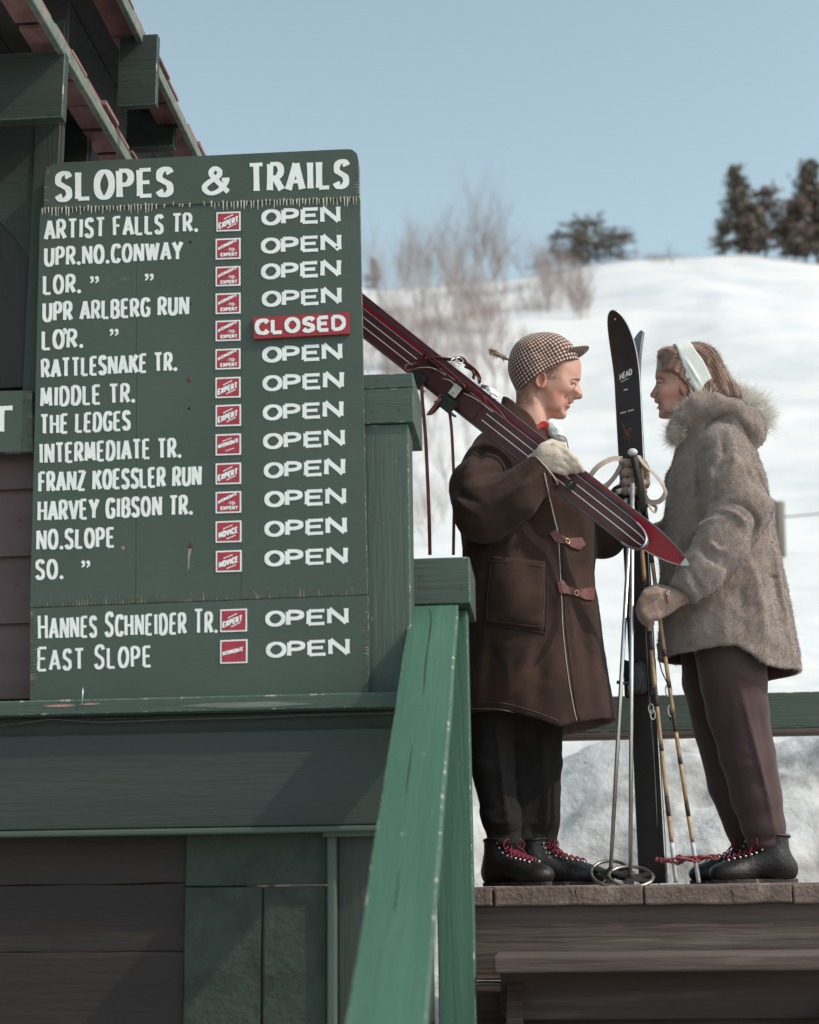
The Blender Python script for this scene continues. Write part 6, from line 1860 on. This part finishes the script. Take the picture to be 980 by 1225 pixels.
def make_ski(name, p0, p1, n, width, L_tip, curl, mt, mb, label, group=None, tipw=1.12, curl_pow=2.2, t=.011, point=2.6):
    """p0 tail, p1 where the tip ends (straight), n direction the top faces; returns (root, frame function)"""
    p0, p1, n = Vector(p0), Vector(p1), Vector(n)
    a = (p1 - p0); L = a.length; a.normalize(); n = (n - a * n.dot(a)).normalized(); s = a.cross(n).normalized()
    root = empty(name, p0, label, 'ski', group)
    def fr(d, x, h):                      # along, across, above the top face
        q = max(0, (d - (L - L_tip)) / L_tip)
        lift = curl * q ** curl_pow
        sl = curl * curl_pow * q ** (curl_pow - 1) / L_tip
        nn = (n - a * sl).normalized()
        return p0 + a * (L - L_tip + q * L_tip * (1 - .12 * q * q) if q > 0 else d) + n * lift + s * x + nn * h
    def wid(d):
        q = max(0, (d - (L - L_tip * .75)) / (L_tip * .75))
        w = width * (1 + (tipw - 1) * math.exp(-((d - (L - L_tip)) / (.16 * L)) ** 2) + .06 * math.exp(-(d / (.2 * L)) ** 2) - .0)
        return w * max(0, 1 - q ** point) ** (.5 if point > 2 else .72) if q > 0 else w
    ds = list(np.linspace(0, L - L_tip, 24)) + [L - L_tip + L_tip * (1 - (1 - i / 26) ** 1.6) for i in range(1, 27)]
    V, F, mi = [], [], []
    for d in ds:
        w = max(wid(d), .004)
        for x, h in ((-.5, -t), (.5, -t), (.5, 0), (-.5, 0)): V.append(fr(d, x * w, h))
    for i in range(len(ds) - 1):
        for k in range(4):
            F.append((i * 4 + k, i * 4 + (k + 1) % 4, i * 4 + 4 + (k + 1) % 4, i * 4 + 4 + k)); mi.append((1, 2, 0, 2)[k])
    F += [(3, 2, 1, 0), tuple(len(V) - 4 + k for k in range(4))]; mi += [2, 2]
    o = mesh_obj('ski_body', V, F, [mt, mb, M['sidewall']], root, midx=mi)
    bm = bmesh.new(); bm.from_mesh(o.data); bmesh.ops.recalc_face_normals(bm, faces=bm.faces)
    bm.to_mesh(o.data); bm.free()
    return root, fr, wid, ds, L, (a, s, n), o
def ski_line(fr, wid, ds, x_of, h, wd, m, parent, name, d0=0, d1=9):
    V, F = [], []
    for d in ds:
        if d < d0 or d > d1: continue
        x = x_of(d)
        V += [fr(d, x - wd / 2, h), fr(d, x + wd / 2, h)]
    for i in range(len(V) // 2 - 1): F.append((2 * i, 2 * i + 1, 2 * i + 3, 2 * i + 2))
    return mesh_obj(name, V, F, m, parent)
def ski_edges(fr, wid, ds, parent, m, r=.0018, h=-.001, d0=0):
    for sgn in (-1, 1):
        pts = [fr(d, sgn * wid(d) / 2, h) for d in ds if d > d0]
        tube('steel_edge', pts, r, m, parent, 6)
def shoulder_skis():
    # front ski: its top faces the camera and slightly down
    tail = W(262, 251, 4.98); tip = W(781, 659, 4.74)
    n = Vector((-.10, -.93, -.30))
    r1, fr, wid, ds, L, (a, s, nn), o = make_ski('ski', tail, tip, n, .0745, .17, .075, M['ski_red'], M['ski_base'],
        'maroon ski with two white lines and bindings, the nearer one on the shoulder', tipw=1.06)
    dd = [d for d in ds] + list(np.linspace(0, L - .2, 60)); dd = sorted(set(dd))
    for k in (-1, 1):
        for (x0, x1_) in ((0, (Vector(W(497, 435, 4.84)) - tail).length), ((Vector(W(574, 497, 4.8)) - tail).length, L - .012)):
            ski_line(fr, wid, dd, lambda d, k=k: k * .0125 * min(1, (wid(d) / .07) ** .6) - .004, .0009, .0034, M['whiteline'], r1, 'white_line', x0, x1_)
    for sgn in (-1, 1):
        tube('steel_edge', [fr(d, sgn * wid(d) / 2, -.002) for d in dd], .0032, M['sidewall'], r1, 6)
    tip_pts = [fr(d, wid(d) / 2, 0.0) for d in ds if d > L - .10] + [fr(d, -wid(d) / 2, 0.0) for d in reversed(ds) if d > L - .10]
    tube('tip_guard', tip_pts, .0038, M['steel'], r1, 8)
    # second ski behind, base towards the camera, a little fanned out
    n2 = -n
    off = nn * -.030
    tail2 = W(250, 220, 4.98) + off * .6; tip2 = W(826, 683, 4.74) + off * .75
    r2, fr2, wid2, ds2, L2, (a2, s2, nn2), o2 = make_ski('ski', tail2, tip2, n2 + Vector((0, 0, .25)), .0745, .24, .060, M['ski_red'], M['ski_base'],
        'bright red based ski with steel tip, lying behind the maroon one on the shoulder', tipw=1.10, point=1.55)
    for sgn in (-1, 1):
        tube('steel_edge', [fr2(d, sgn * wid2(d) / 2, -.009) for d in sorted(set(list(ds2) + list(np.linspace(0, L2 - .25, 40))))], .0026, M['steel' if sgn < 0 else 'sidewall'], r2, 6)
    ski_line(fr2, wid2, sorted(set(list(ds2) + list(np.linspace(0, L2 - .25, 40)))), lambda d: -.026, -.0118, .010, M['sidewall'], r2, 'base_line', 0, L2 - .25)
    ski_line(fr2, wid2, sorted(set(list(ds2) + list(np.linspace(0, L2 - .25, 40)))), lambda d: .026, -.0118, .010, M['sidewall'], r2, 'base_line', 0, L2 - .25)
    V, F = [], []
    for d in [L2 - .030, L2 - .022, L2 - .014, L2 - .007, L2 - .001]:
        w = max(wid2(d), .006)
        V += [fr2(d, -w * .52, -.0125), fr2(d, w * .52, -.0125), fr2(d, w * .52, .0015), fr2(d, -w * .52, .0015)]
    for i in range(4):
        for k in range(4): F.append((i * 4 + k, i * 4 + (k + 1) % 4, i * 4 + 4 + (k + 1) % 4, i * 4 + 4 + k))
    F += [(3, 2, 1, 0), (16, 17, 18, 19)]
    mesh_obj('tip_guard', V, F, M['plastic'], r2)
    # where a pixel lies on the front ski
    def D(px):                            # distance along the ski for a photo column
        lo, hi = 0, L
        for _ in range(40):
            m_ = (lo + hi) / 2; p = fr(m_, 0, 0); q = MW.inverted() @ p; x = 490 + q.x / -q.z * FPX
            if x < px: lo = m_
            else: hi = m_
        return lo
    sg = 1 if (fr(1, .1, 0).z > fr(1, -.1, 0).z) else -1     # sign of 'up' across the ski
    Rr = random.Random(2)
    def bx(name, d0, d1, x0, x1, h0, h1, m, bev=.002, parent=r1):
        vs = [fr(d, x * sg, h) for h in (h0, h1) for d, x in ((d0, x0), (d1, x0), (d1, x1), (d0, x1))]
        bm = bmesh.new(); vv = [bm.verts.new(v) for v in vs]
        for f in ((0, 1, 2, 3), (7, 6, 5, 4), (0, 4, 5, 1), (1, 5, 6, 2), (2, 6, 7, 3), (3, 7, 4, 0)): bm.faces.new([vv[i] for i in f])
        bmesh.ops.recalc_face_normals(bm, faces=bm.faces)
        bmesh.ops.bevel(bm, geom=bm.edges[:], offset=bev, segments=2, affect='EDGES')
        return bm_obj(name, bm, m, parent)
    d1, d2, d3, d4 = D(502), D(524), D(538), D(556)
    bx('foot_plate', D(497), D(572), -.030, .031, .0005, .006, M['ski_red'])
    # two iron stirrups that hug the ski and stand off it
    for da, db in ((d1 + .01, d1 + .055), (d3 + .0, d3 + .06)):
        bx('toe_iron', da - .006, db + .006, -.058, -.050, -.02, .046, M['bindiron'], .0015)
        bx('toe_iron', da - .002, db + .002, -.052, -.012, .038, .042, M['bindiron'], .0015)
        bx('toe_iron', da, db, .037, .043, -.012, .030, M['bindiron'], .0015)
        bx('iron_plate', da + .004, db - .004, -.040, -.006, .0062, .012, M['bindiron'], .0015)
        bx('buckle', da + .012, da + .030, -.056, -.047, .012, .032, M['iron'], .002)
    # the paper ticket
    tk = bx('ticket', D(541), D(541) + .030, -.006, .034, .036, .0375, M['ticket'], .0004)
    c = fr(D(541) + .015, .010 * sg, .0378)
    pt_ = Paint(lambda x, y, off: fr(D(541) + .006 + x, (y) * sg, .0378 + off))
    for (x_, y_) in ((.004, .004), (.008, .004), (.013, .004), (.004, -.001), (.009, -.001)):
        pt_.poly([(x_, y_), (x_ + .0026, y_), (x_ + .0026, y_ + .002), (x_, y_ + .002)])
    pt_.build('ticket_print', M['hole'], tk)
    # straps: arcs over the bindings
    def S(pts): return spline([fr(D(x), y * sg, h) for x, y, h in pts], 6)
    wide = nn
    for pts, w_ in ((((500, .036, .01), (505, .05, .05), (520, .055, .062), (545, .050, .055), (552, .040, .03)), .015),
                    (((548, .034, .012), (556, .052, .05), (572, .060, .062), (590, .052, .05), (598, .040, .012)), .015),
                    (((516, .030, .02), (530, .046, .046), (548, .058, .052), (566, .060, .045), (574, .046, .02)), .008)):
        strap('leather_strap', S(pts), w_, .0022, wide, M['leather'], r1)
    for pts in (((498, -.03, .02), (505, 0, .034), (515, .026, .032), (528, .034, .024)), ((528, .02, .03), (538, .03, .034), (548, .01, .036)), ((552, .024, .03), (566, .034, .034), (584, .034, .02))):
        tube('cable', S(pts), .0016, M['piping'], r1, 6)
    # free loop of strap above the skis and metal buckles
    lp = [W(549, 430, 4.82), W(560, 436, 4.80), W(570, 444, 4.79), W(574.5, 452, 4.79), W(573, 457, 4.81), W(571, 449, 4.84), W(564, 442, 4.85), W(556, 438, 4.85)]
    strap('leather_strap', spline(lp, 6), .012, .0024, Vector((.1, -.9, .5)), M['leather'], r1)
    lp = [W(515, 428, 4.86), W(528, 429, 4.84), W(541, 430, 4.82), W(552, 428, 4.82), W(560, 436, 4.83), W(567, 447, 4.83), W(566, 453, 4.85)]
    strap('leather_strap', spline(lp, 6), .012, .0024, Vector((.1, -.9, .5)), M['leather'], r1)
    for x_, y_, rr_ in ((545, 433, 5), (550, 431, 4), (592, 473, 5), (586, 466, 4)):
        c = W(x_, y_, 4.80); e_ = (W(x_ + rr_, y_ + 2, 4.80) - c); f_ = (W(x_ - 1, y_ + rr_ * .7, 4.79) - c)
        tube('buckle', [c + e_ * math.cos(q) + f_ * math.sin(q) for q in np.linspace(0, 6.283, 16, endpoint=False)], .0022, M['steel'], r1, 6, closed=True)
    strap('heel_spring', spline([W(576, 462, 4.82), W(584, 464, 4.80), (W(592, 470, 4.80)), W(597, 474, 4.80)], 5), .012, .006, Vector((0, .3, 1)), M['steel'], r1)
    # thongs hanging below
    def thong(pts, w=.006, name='hanging_thong'):
        P = spline([W(x, y, Y) for x, y, Y in pts], 6)
        strap(name, P, w * 1.5, .0024, Vector((1, -.25, 0)), M['leather'], r1)
    thong(((504.5, 455, 4.84), (505.5, 480, 4.83), (509, 520, 4.83), (511.5, 570, 4.83), (513.5, 620, 4.83), (514.5, 664, 4.84)), .0075)
    thong(((537, 487, 4.84), (540, 510, 4.84), (542, 545, 4.84), (543.5, 590, 4.85), (543, 630, 4.86), (542.5, 664, 4.87)), .0065)
    thong(((528, 472, 4.83), (523, 482, 4.81), (514, 494, 4.81), (513, 496.5, 4.82), (517, 494, 4.84), (527, 483, 4.84), (531, 476, 4.85)), .008)
    thong(((498, 434, 4.83), (486, 437, 4.82), (486, 444, 4.82), (492, 441, 4.83)), .006)
    # clip on the ski front under the glove
    bx('ski_clip', D(679), D(686), -.016, .020, .001, .010, M['bindiron'], .002)
    tube('clip_ring', [fr(D(682), (.002 + .012 * math.sin(q)) * sg, .012 + .004 * math.cos(q)) for q in np.linspace(0, 6.283, 14, endpoint=False)], .002, M['iron'], r1, 6, closed=True)
shoulder_skis()
def upright_skis():
    n = Vector((-.52, -.85, .02))
    bot = W(781, 1063, 5.03); bot.z = .004
    top = W(746, 372, 5.06)
    r1, fr, wid, ds, L, (a, s, nn), o = make_ski('ski', bot, top, n, .085, .27, .100, M['ski_black'], M['ski_grey'],
        'black ski standing upright with lettering near its pointed tip', tipw=1.08, curl_pow=1.9)
    dd = sorted(set(list(ds) + list(np.linspace(0, L - .27, 40))))
    for sgn in (-1, 1):
        tube('steel_edge', [fr(d, sgn * wid(d) / 2, -.003) for d in dd if d > .0], .0026, M['steel'], r1, 6)
    # print on the face, laid on the ski's own surface
    c_ = fr(L * .8, 0, .0006)
    me_ = o.data; bvk = BVHTree.FromPolygons([tuple(v.co) for v in me_.vertices], [tuple(p_.vertices) for p_ in me_.polygons])
    def place(x, y, off):
        q, n_ = cast(bvk, x, y, .0004 + off)
        return q if q is not None else fr(L - .4, 0, 0)
    p = Paint(place)
    p.text('HEAD', 741.6, 455.0, 756.0, 448.0, 7.6, th=1.25, hz=.9, flare=1.0, jit=0)
    p.stroke([(743, 457), (752, 452.6)], .6, 1); p.stroke([(746.5, 466.8), (751, 465.6)], 1.1, 1)
    for x_ in np.linspace(742.5, 757, 9): 
        if abs(x_ - 749.6) > 1.2: p.stroke([(x_, 494.6 - (x_ - 742) * .28), (x_ + 1.1, 494.2 - (x_ - 742) * .28)], 1.4, 1)
    p.build('lettering', M['whiteline'], o)
    p = Paint(place)
    # small rearing animal emblem
    p.poly([(744.5, 507), (746, 506), (747.5, 510), (746.8, 514), (745.6, 512)]); p.poly([(747, 513), (751, 514.5), (753.5, 519), (752, 522.5), (748.5, 519), (746.8, 516)])
    p.poly([(752, 514.5), (754.5, 511.5), (757, 513), (755.5, 515.5), (753.2, 518)]); p.stroke([(752.6, 521), (753.4, 528)], 1.2, 1); p.stroke([(749.4, 519), (748, 526)], 1.1, 1); p.stroke([(744.6, 508), (743.4, 504.5)], 1.0, 1)
    p.build('emblem', mat('faint_copper_print', (.14, .06, .045), .4, .2, 30, 0, metallic=.3), o)
    tube('rivet', [fr(L - .035, 0, -.0), fr(L - .035, 0, .002)], .004, M['brass'], r1, 8)
    # second ski back to back behind it
    n2 = Vector((.93, .36, 0))
    bot2 = W(791, 1063, 5.08); bot2.z = .004
    top2 = W(755, 386, 5.11)
    r2, fr2, wid2, ds2, L2, fr_2, o2 = make_ski('ski', bot2, top2, n2, .085, .25, .045, M['ski_black'], M['ski_grey'],
        'upright ski with grey underside, standing behind the lettered black one', tipw=1.08, curl_pow=1.9)
    for sgn in (-1, 1):
        tube('steel_edge', [fr2(d, sgn * wid2(d) / 2, -.009) for d in sorted(set(list(ds2) + list(np.linspace(0, L2 - .27, 40))))], .0020, M['iron'], r2, 6)
    # binding on the front ski near knee height
    def bxx(name, d0, d1, x0, x1, h0, h1, m, fr=fr, parent=r1, bev=.002):
        vs = [fr(d, x, h) for h in (h0, h1) for d, x in ((d0, x0), (d1, x0), (d1, x1), (d0, x1))]
        bm = bmesh.new(); vv = [bm.verts.new(v) for v in vs]
        for f in ((0, 1, 2, 3), (7, 6, 5, 4), (0, 4, 5, 1), (1, 5, 6, 2), (2, 6, 7, 3), (3, 7, 4, 0)): bm.faces.new([vv[i] for i in f])
        bmesh.ops.recalc_face_normals(bm, faces=bm.faces); bmesh.ops.bevel(bm, geom=bm.edges[:], offset=bev, segments=2, affect='EDGES')
        return bm_obj(name, bm, m, parent)
    dk = lambda py: (W(770, py, 5.03).z)
    bxx('foot_plate', dk(800), dk(720), -.036, .036, .0005, .008, M['ski_black'])
    # heel ring and toe irons seen edge on at knee height
    c = W(762, 808, 5.0); e_ = Vector((.018, -.012, 0)); f_ = Vector((0, 0, .055))
    tube('heel_cable', [c + e_ * math.cos(q) + f_ * math.sin(q) for q in np.linspace(0, 6.283, 24, endpoint=False)], .0028, M['bindiron'], r1, 6, closed=True)
    bxx('toe_iron', dk(836), dk(790), -.048, -.042, -.01, .04, M['bindiron'])
    bxx('toe_iron', dk(836), dk(790), .042, .048, -.01, .04, M['bindiron'])
    bxx('toe_pad', dk(832), dk(795), -.022, .026, .012, .030, M['iron'], bev=.006)
    tube('front_throw', [W(757, 816, 4.99), W(746, 817.5, 4.985), W(738, 816, 4.985)], [.004, .0045, .006], M['bindiron'], r1, 8)
    tube('front_throw', [W(751, 818, 4.99), W(752, 826, 4.985), W(749, 834, 4.985)], [.003, .003, .004], M['bindiron'], r1, 8)
    for x_, y_ in ((779, 848), (781, 855)):
        c = W(x_, y_, 5.0)
        tube('buckle', [c + Vector((math.cos(q) * .008, 0, math.sin(q) * .016)) for q in np.linspace(0, 6.283, 14, endpoint=False)], .0022, M['steel'], r1, 6, closed=True)
    tube('cable', spline([W(770, 700, 5.0), W(773, 760, 4.99), W(775, 800, 4.99), W(778, 850, 5.0), W(782, 900, 5.01), W(786, 980, 5.02), W(789, 1058, 5.03)], 5), .0022, M['iron'], r1, 6)
    for (x_, y_) in ((800, 826), (803, 850)):
        c = W(x_, y_, 5.02)
        tube('buckle', [c + Vector((math.cos(q) * .010, 0, math.sin(q) * .020)) for q in np.linspace(0, 6.283, 14, endpoint=False)], .0024, M['steel'], r2, 6, closed=True)
    tube('cable', spline([W(786, 770, 5.06), W(791, 800, 5.05), W(800, 822, 5.02), W(803, 845, 5.02), (W(802, 862, 5.03))], 5), .0022, M['bindiron'], r2, 6)
    strap('leather_strap', spline([W(786, 640, 5.07), W(776, 652, 5.0), W(765, 655, 4.99)], 5), .012, .002, Vector((0, 0, 1)), M['tan'], r2)
upright_skis()
def pole_line(px0, py0, px1, py1, Y0, Y1):
    return W(px0, py0, Y0), W(px1, py1, Y1)
def alu_pole(label, top, bot, basket_c, ellr, tilt):
    root = empty('ski_pole', bot, label, 'ski pole')
    a = (top - bot)
    tube('shaft', [bot + a * .02, bot + a * .93], [.0062, .0078], M['alu'], root, 14)
    tube('tip_spike', [bot, bot + a * .022], [.0015, .004], M['steel'], root, 8)
    # basket: steel ring, hub and crossed leather
    c = basket_c; e_, f_ = tilt
    bk = tube('basket_ring', [c + e_ * math.cos(q) + f_ * math.sin(q) for q in np.linspace(0, 6.283, 32, endpoint=False)], .0056, M['basket_metal'], root, 8, closed=True)
    up_ = e_.cross(f_).normalized()
    if up_.z < 0: up_ = -up_
    for ang in (25, 155, 265, 335):
        d_ = e_ * math.cos(R(ang)) + f_ * math.sin(R(ang))
        strap('basket_web', [c + d_ * .04, c + d_ * .5 - up_ * .004, c + d_ * .97], .026, .004, up_.cross(d_), M['grip'], bk)
    tube('hub', [c - up_ * .022, c + up_ * .014], [.010, .012], M['grip'], bk, 10)
    return root, a
e1, f1 = Vector((.060, -.012, -.004)), Vector((.012, .058, .026))
t1, b1_ = W(757.5, 560, 4.945), W(730, 1063, 4.95)
b1_.z = .004
p1, a1 = alu_pole('polished steel-grey ski pole leaning leftmost, its ring basket furthest left', t1, b1_, W(731, 1044.5, 4.95), (0, 0), (e1, f1 + Vector((0, 0, .012))))
t2, b2_ = W(757, 545, 4.925), W(754.5, 1063, 4.90)
b2_.z = .004
p2, a2 = alu_pole('polished ski pole hanging straight, second from left with its ring basket overlapping', t2, b2_, W(755, 1048.5, 4.90), (0, 0), (e1 * 1.1, f1 + Vector((0, 0, .004))))
# grips held in the far glove
tube('grip', spline([W(758, 547, 4.925), W(761, 560, 4.920), W(766, 585, 4.930), W(770, 612, 4.95)], 5), [.0115] * 16, M['grip'], p2, 12)
bm = bmesh.new(); bmesh.ops.create_uvsphere(bm, u_segments=18, v_segments=12, radius=.0165)
bm_obj('grip_knob', bm, M['plastic'], p2, smooth=True, matrix=Matrix.Translation(W(757, 541, 4.925)) @ Matrix.Rotation(R(20), 4, 'X') @ Matrix.Diagonal((1, 1, .8, 1)))
tube('grip_collar', [W(756, 584, 4.935), W(755.5, 592, 4.935)], [.013, .010], M['plastic'], p1, 12)
tube('grip_end', [W(738, 588.5, 4.955), W(748, 586, 4.965)], [.0085, .010], M['plastic'], p1, 12)
tube('tang', [W(745, 611, 4.93), W(749, 597, 4.95)], [.0085, .007], M['plastic'], p1, 10, flat=.5)
def loop(pts, root, w=.016, m='tan'):
    P = spline([W(x, y, Y) for x, y, Y in pts], 8)
    n_ = len(P)
    # width turns with the loop so the band shows face and edge
    wd = []
    for i in range(n_):
        t_ = (P[min(i + 1, n_ - 1)] - P[max(i - 1, 0)]).normalized()
        wd.append(t_.cross(Vector((.0, -.85, .5))).normalized() * .75 + Vector((0, -.55, 0)))
    strap('wrist_strap', P, w, .0022, wd, M[m], root)
loop(((745, 549, 4.94), (733, 549, 4.92), (717, 557, 4.91), (706, 570, 4.92), (705, 578, 4.94), (712, 582, 4.95), (724, 580, 4.96), (735, 570, 4.96), (743, 556, 4.955)), p1, .017)
loop(((742, 560, 4.96), (736, 570, 4.965), (726, 582, 4.97), (721, 590, 4.97), (728, 594, 4.965), (740, 590, 4.965)), p1, .014)
loop(((764, 545, 4.935), (771, 556, 4.92), (784, 568, 4.91), (793, 580, 4.91), (796, 590, 4.92), (790, 599, 4.93), (780, 601, 4.94), (773, 596, 4.95), (768, 578, 4.95), (766, 560, 4.945)), p2, .017)
loop(((772, 590, 4.96), (776, 604, 4.955), (783, 613, 4.955), (785, 607, 4.96), (779, 603, 4.97)), p2, .010)
def cane_pole(label, top, bot, mid_bend, seed):
    root = empty('ski_pole', bot, label, 'ski pole')
    r = random.Random(seed)
    pts = spline([bot, bot.lerp(top, .33) + mid_bend, bot.lerp(top, .66) + mid_bend, top], 20)
    n_ = len(pts)
    cut = [0, int(n_ * .10)]
    tube('ferrule', pts[:cut[1] + 1], [.0068 + .0001 * i for i in range(cut[1] + 1)], M['ferrule'], root, 12)
    i = cut[1]; tone = True
    while i < n_ - 6:
        j = min(n_ - 4, i + r.choice((4, 6, 7)))
        tube('cane_section', pts[i:j + 1], [.0068] * (j + 1 - i), M['bamboo'], root, 12)
        k = min(n_ - 1, j + r.choice((1, 2, 3)))
        tube('taped_section', pts[j:k + 1], [.0073] * (k + 1 - j), M['binding_tape'], root, 12)
        i = k
    tube('grip', pts[i:], [.010] * (n_ - i), M['grip'], root, 12)
    return root
c1t, c1b = W(763, 600, 4.985), W(809.5, 1063, 4.93); c1b.z = .004
c2t, c2b = W(771, 600, 5.0), W(836.5, 1063, 4.96); c2b.z = .004
k1 = cane_pole('left bamboo ski pole with dark taped bands and a red leather basket', c1t, c1b, Vector((-.004, 0, 0)), 3)
k2 = cane_pole('right bamboo ski pole with dark taped bands, nearest the woman', c2t, c2b, Vector((-.004, 0, 0)), 8)
def leather_basket(root, c, ln, wd, seed):
    r = random.Random(seed)
    ring = []
    for q in np.linspace(0, 6.283, 40, endpoint=False):
        ring.append(c + Vector((math.cos(q) * ln, math.sin(q) * wd, .006 * math.sin(3 * q) + r.uniform(-.003, .003))))
    bk = tube('basket_ring', ring, [.0042 + .0008 * math.sin(i * 1.7) for i in range(40)], M['bracket'], root, 8, closed=True)
    for q in (30, 150, 210, 330):
        e = c + Vector((math.cos(R(q)) * ln, math.sin(R(q)) * wd, 0))
        tube('basket_thong', [c + Vector((0, 0, -.012)), c.lerp(e, .5) + Vector((0, 0, .004)), e], .0042, M['bracket'], bk, 6)
    for i in range(6):
        q = r.uniform(0, 6.28); e = c + Vector((math.cos(q) * ln, math.sin(q) * wd, r.uniform(-.006, .006)))
        bm = bmesh.new(); bmesh.ops.create_icosphere(bm, subdivisions=2, radius=r.uniform(.005, .0075))
        for v in bm.verts: v.co += mnoise.noise_vector(v.co * 90 + Vector((i, 0, 0))) * .003
        bm_obj('knot', bm, M['bracket'], bk, smooth=True, matrix=Matrix.Translation(e))
leather_basket(k1, W(811, 1029, 4.93), .066, .055, 1)
leather_basket(k2, W(834, 1026.5, 4.96), .062, .055, 2)
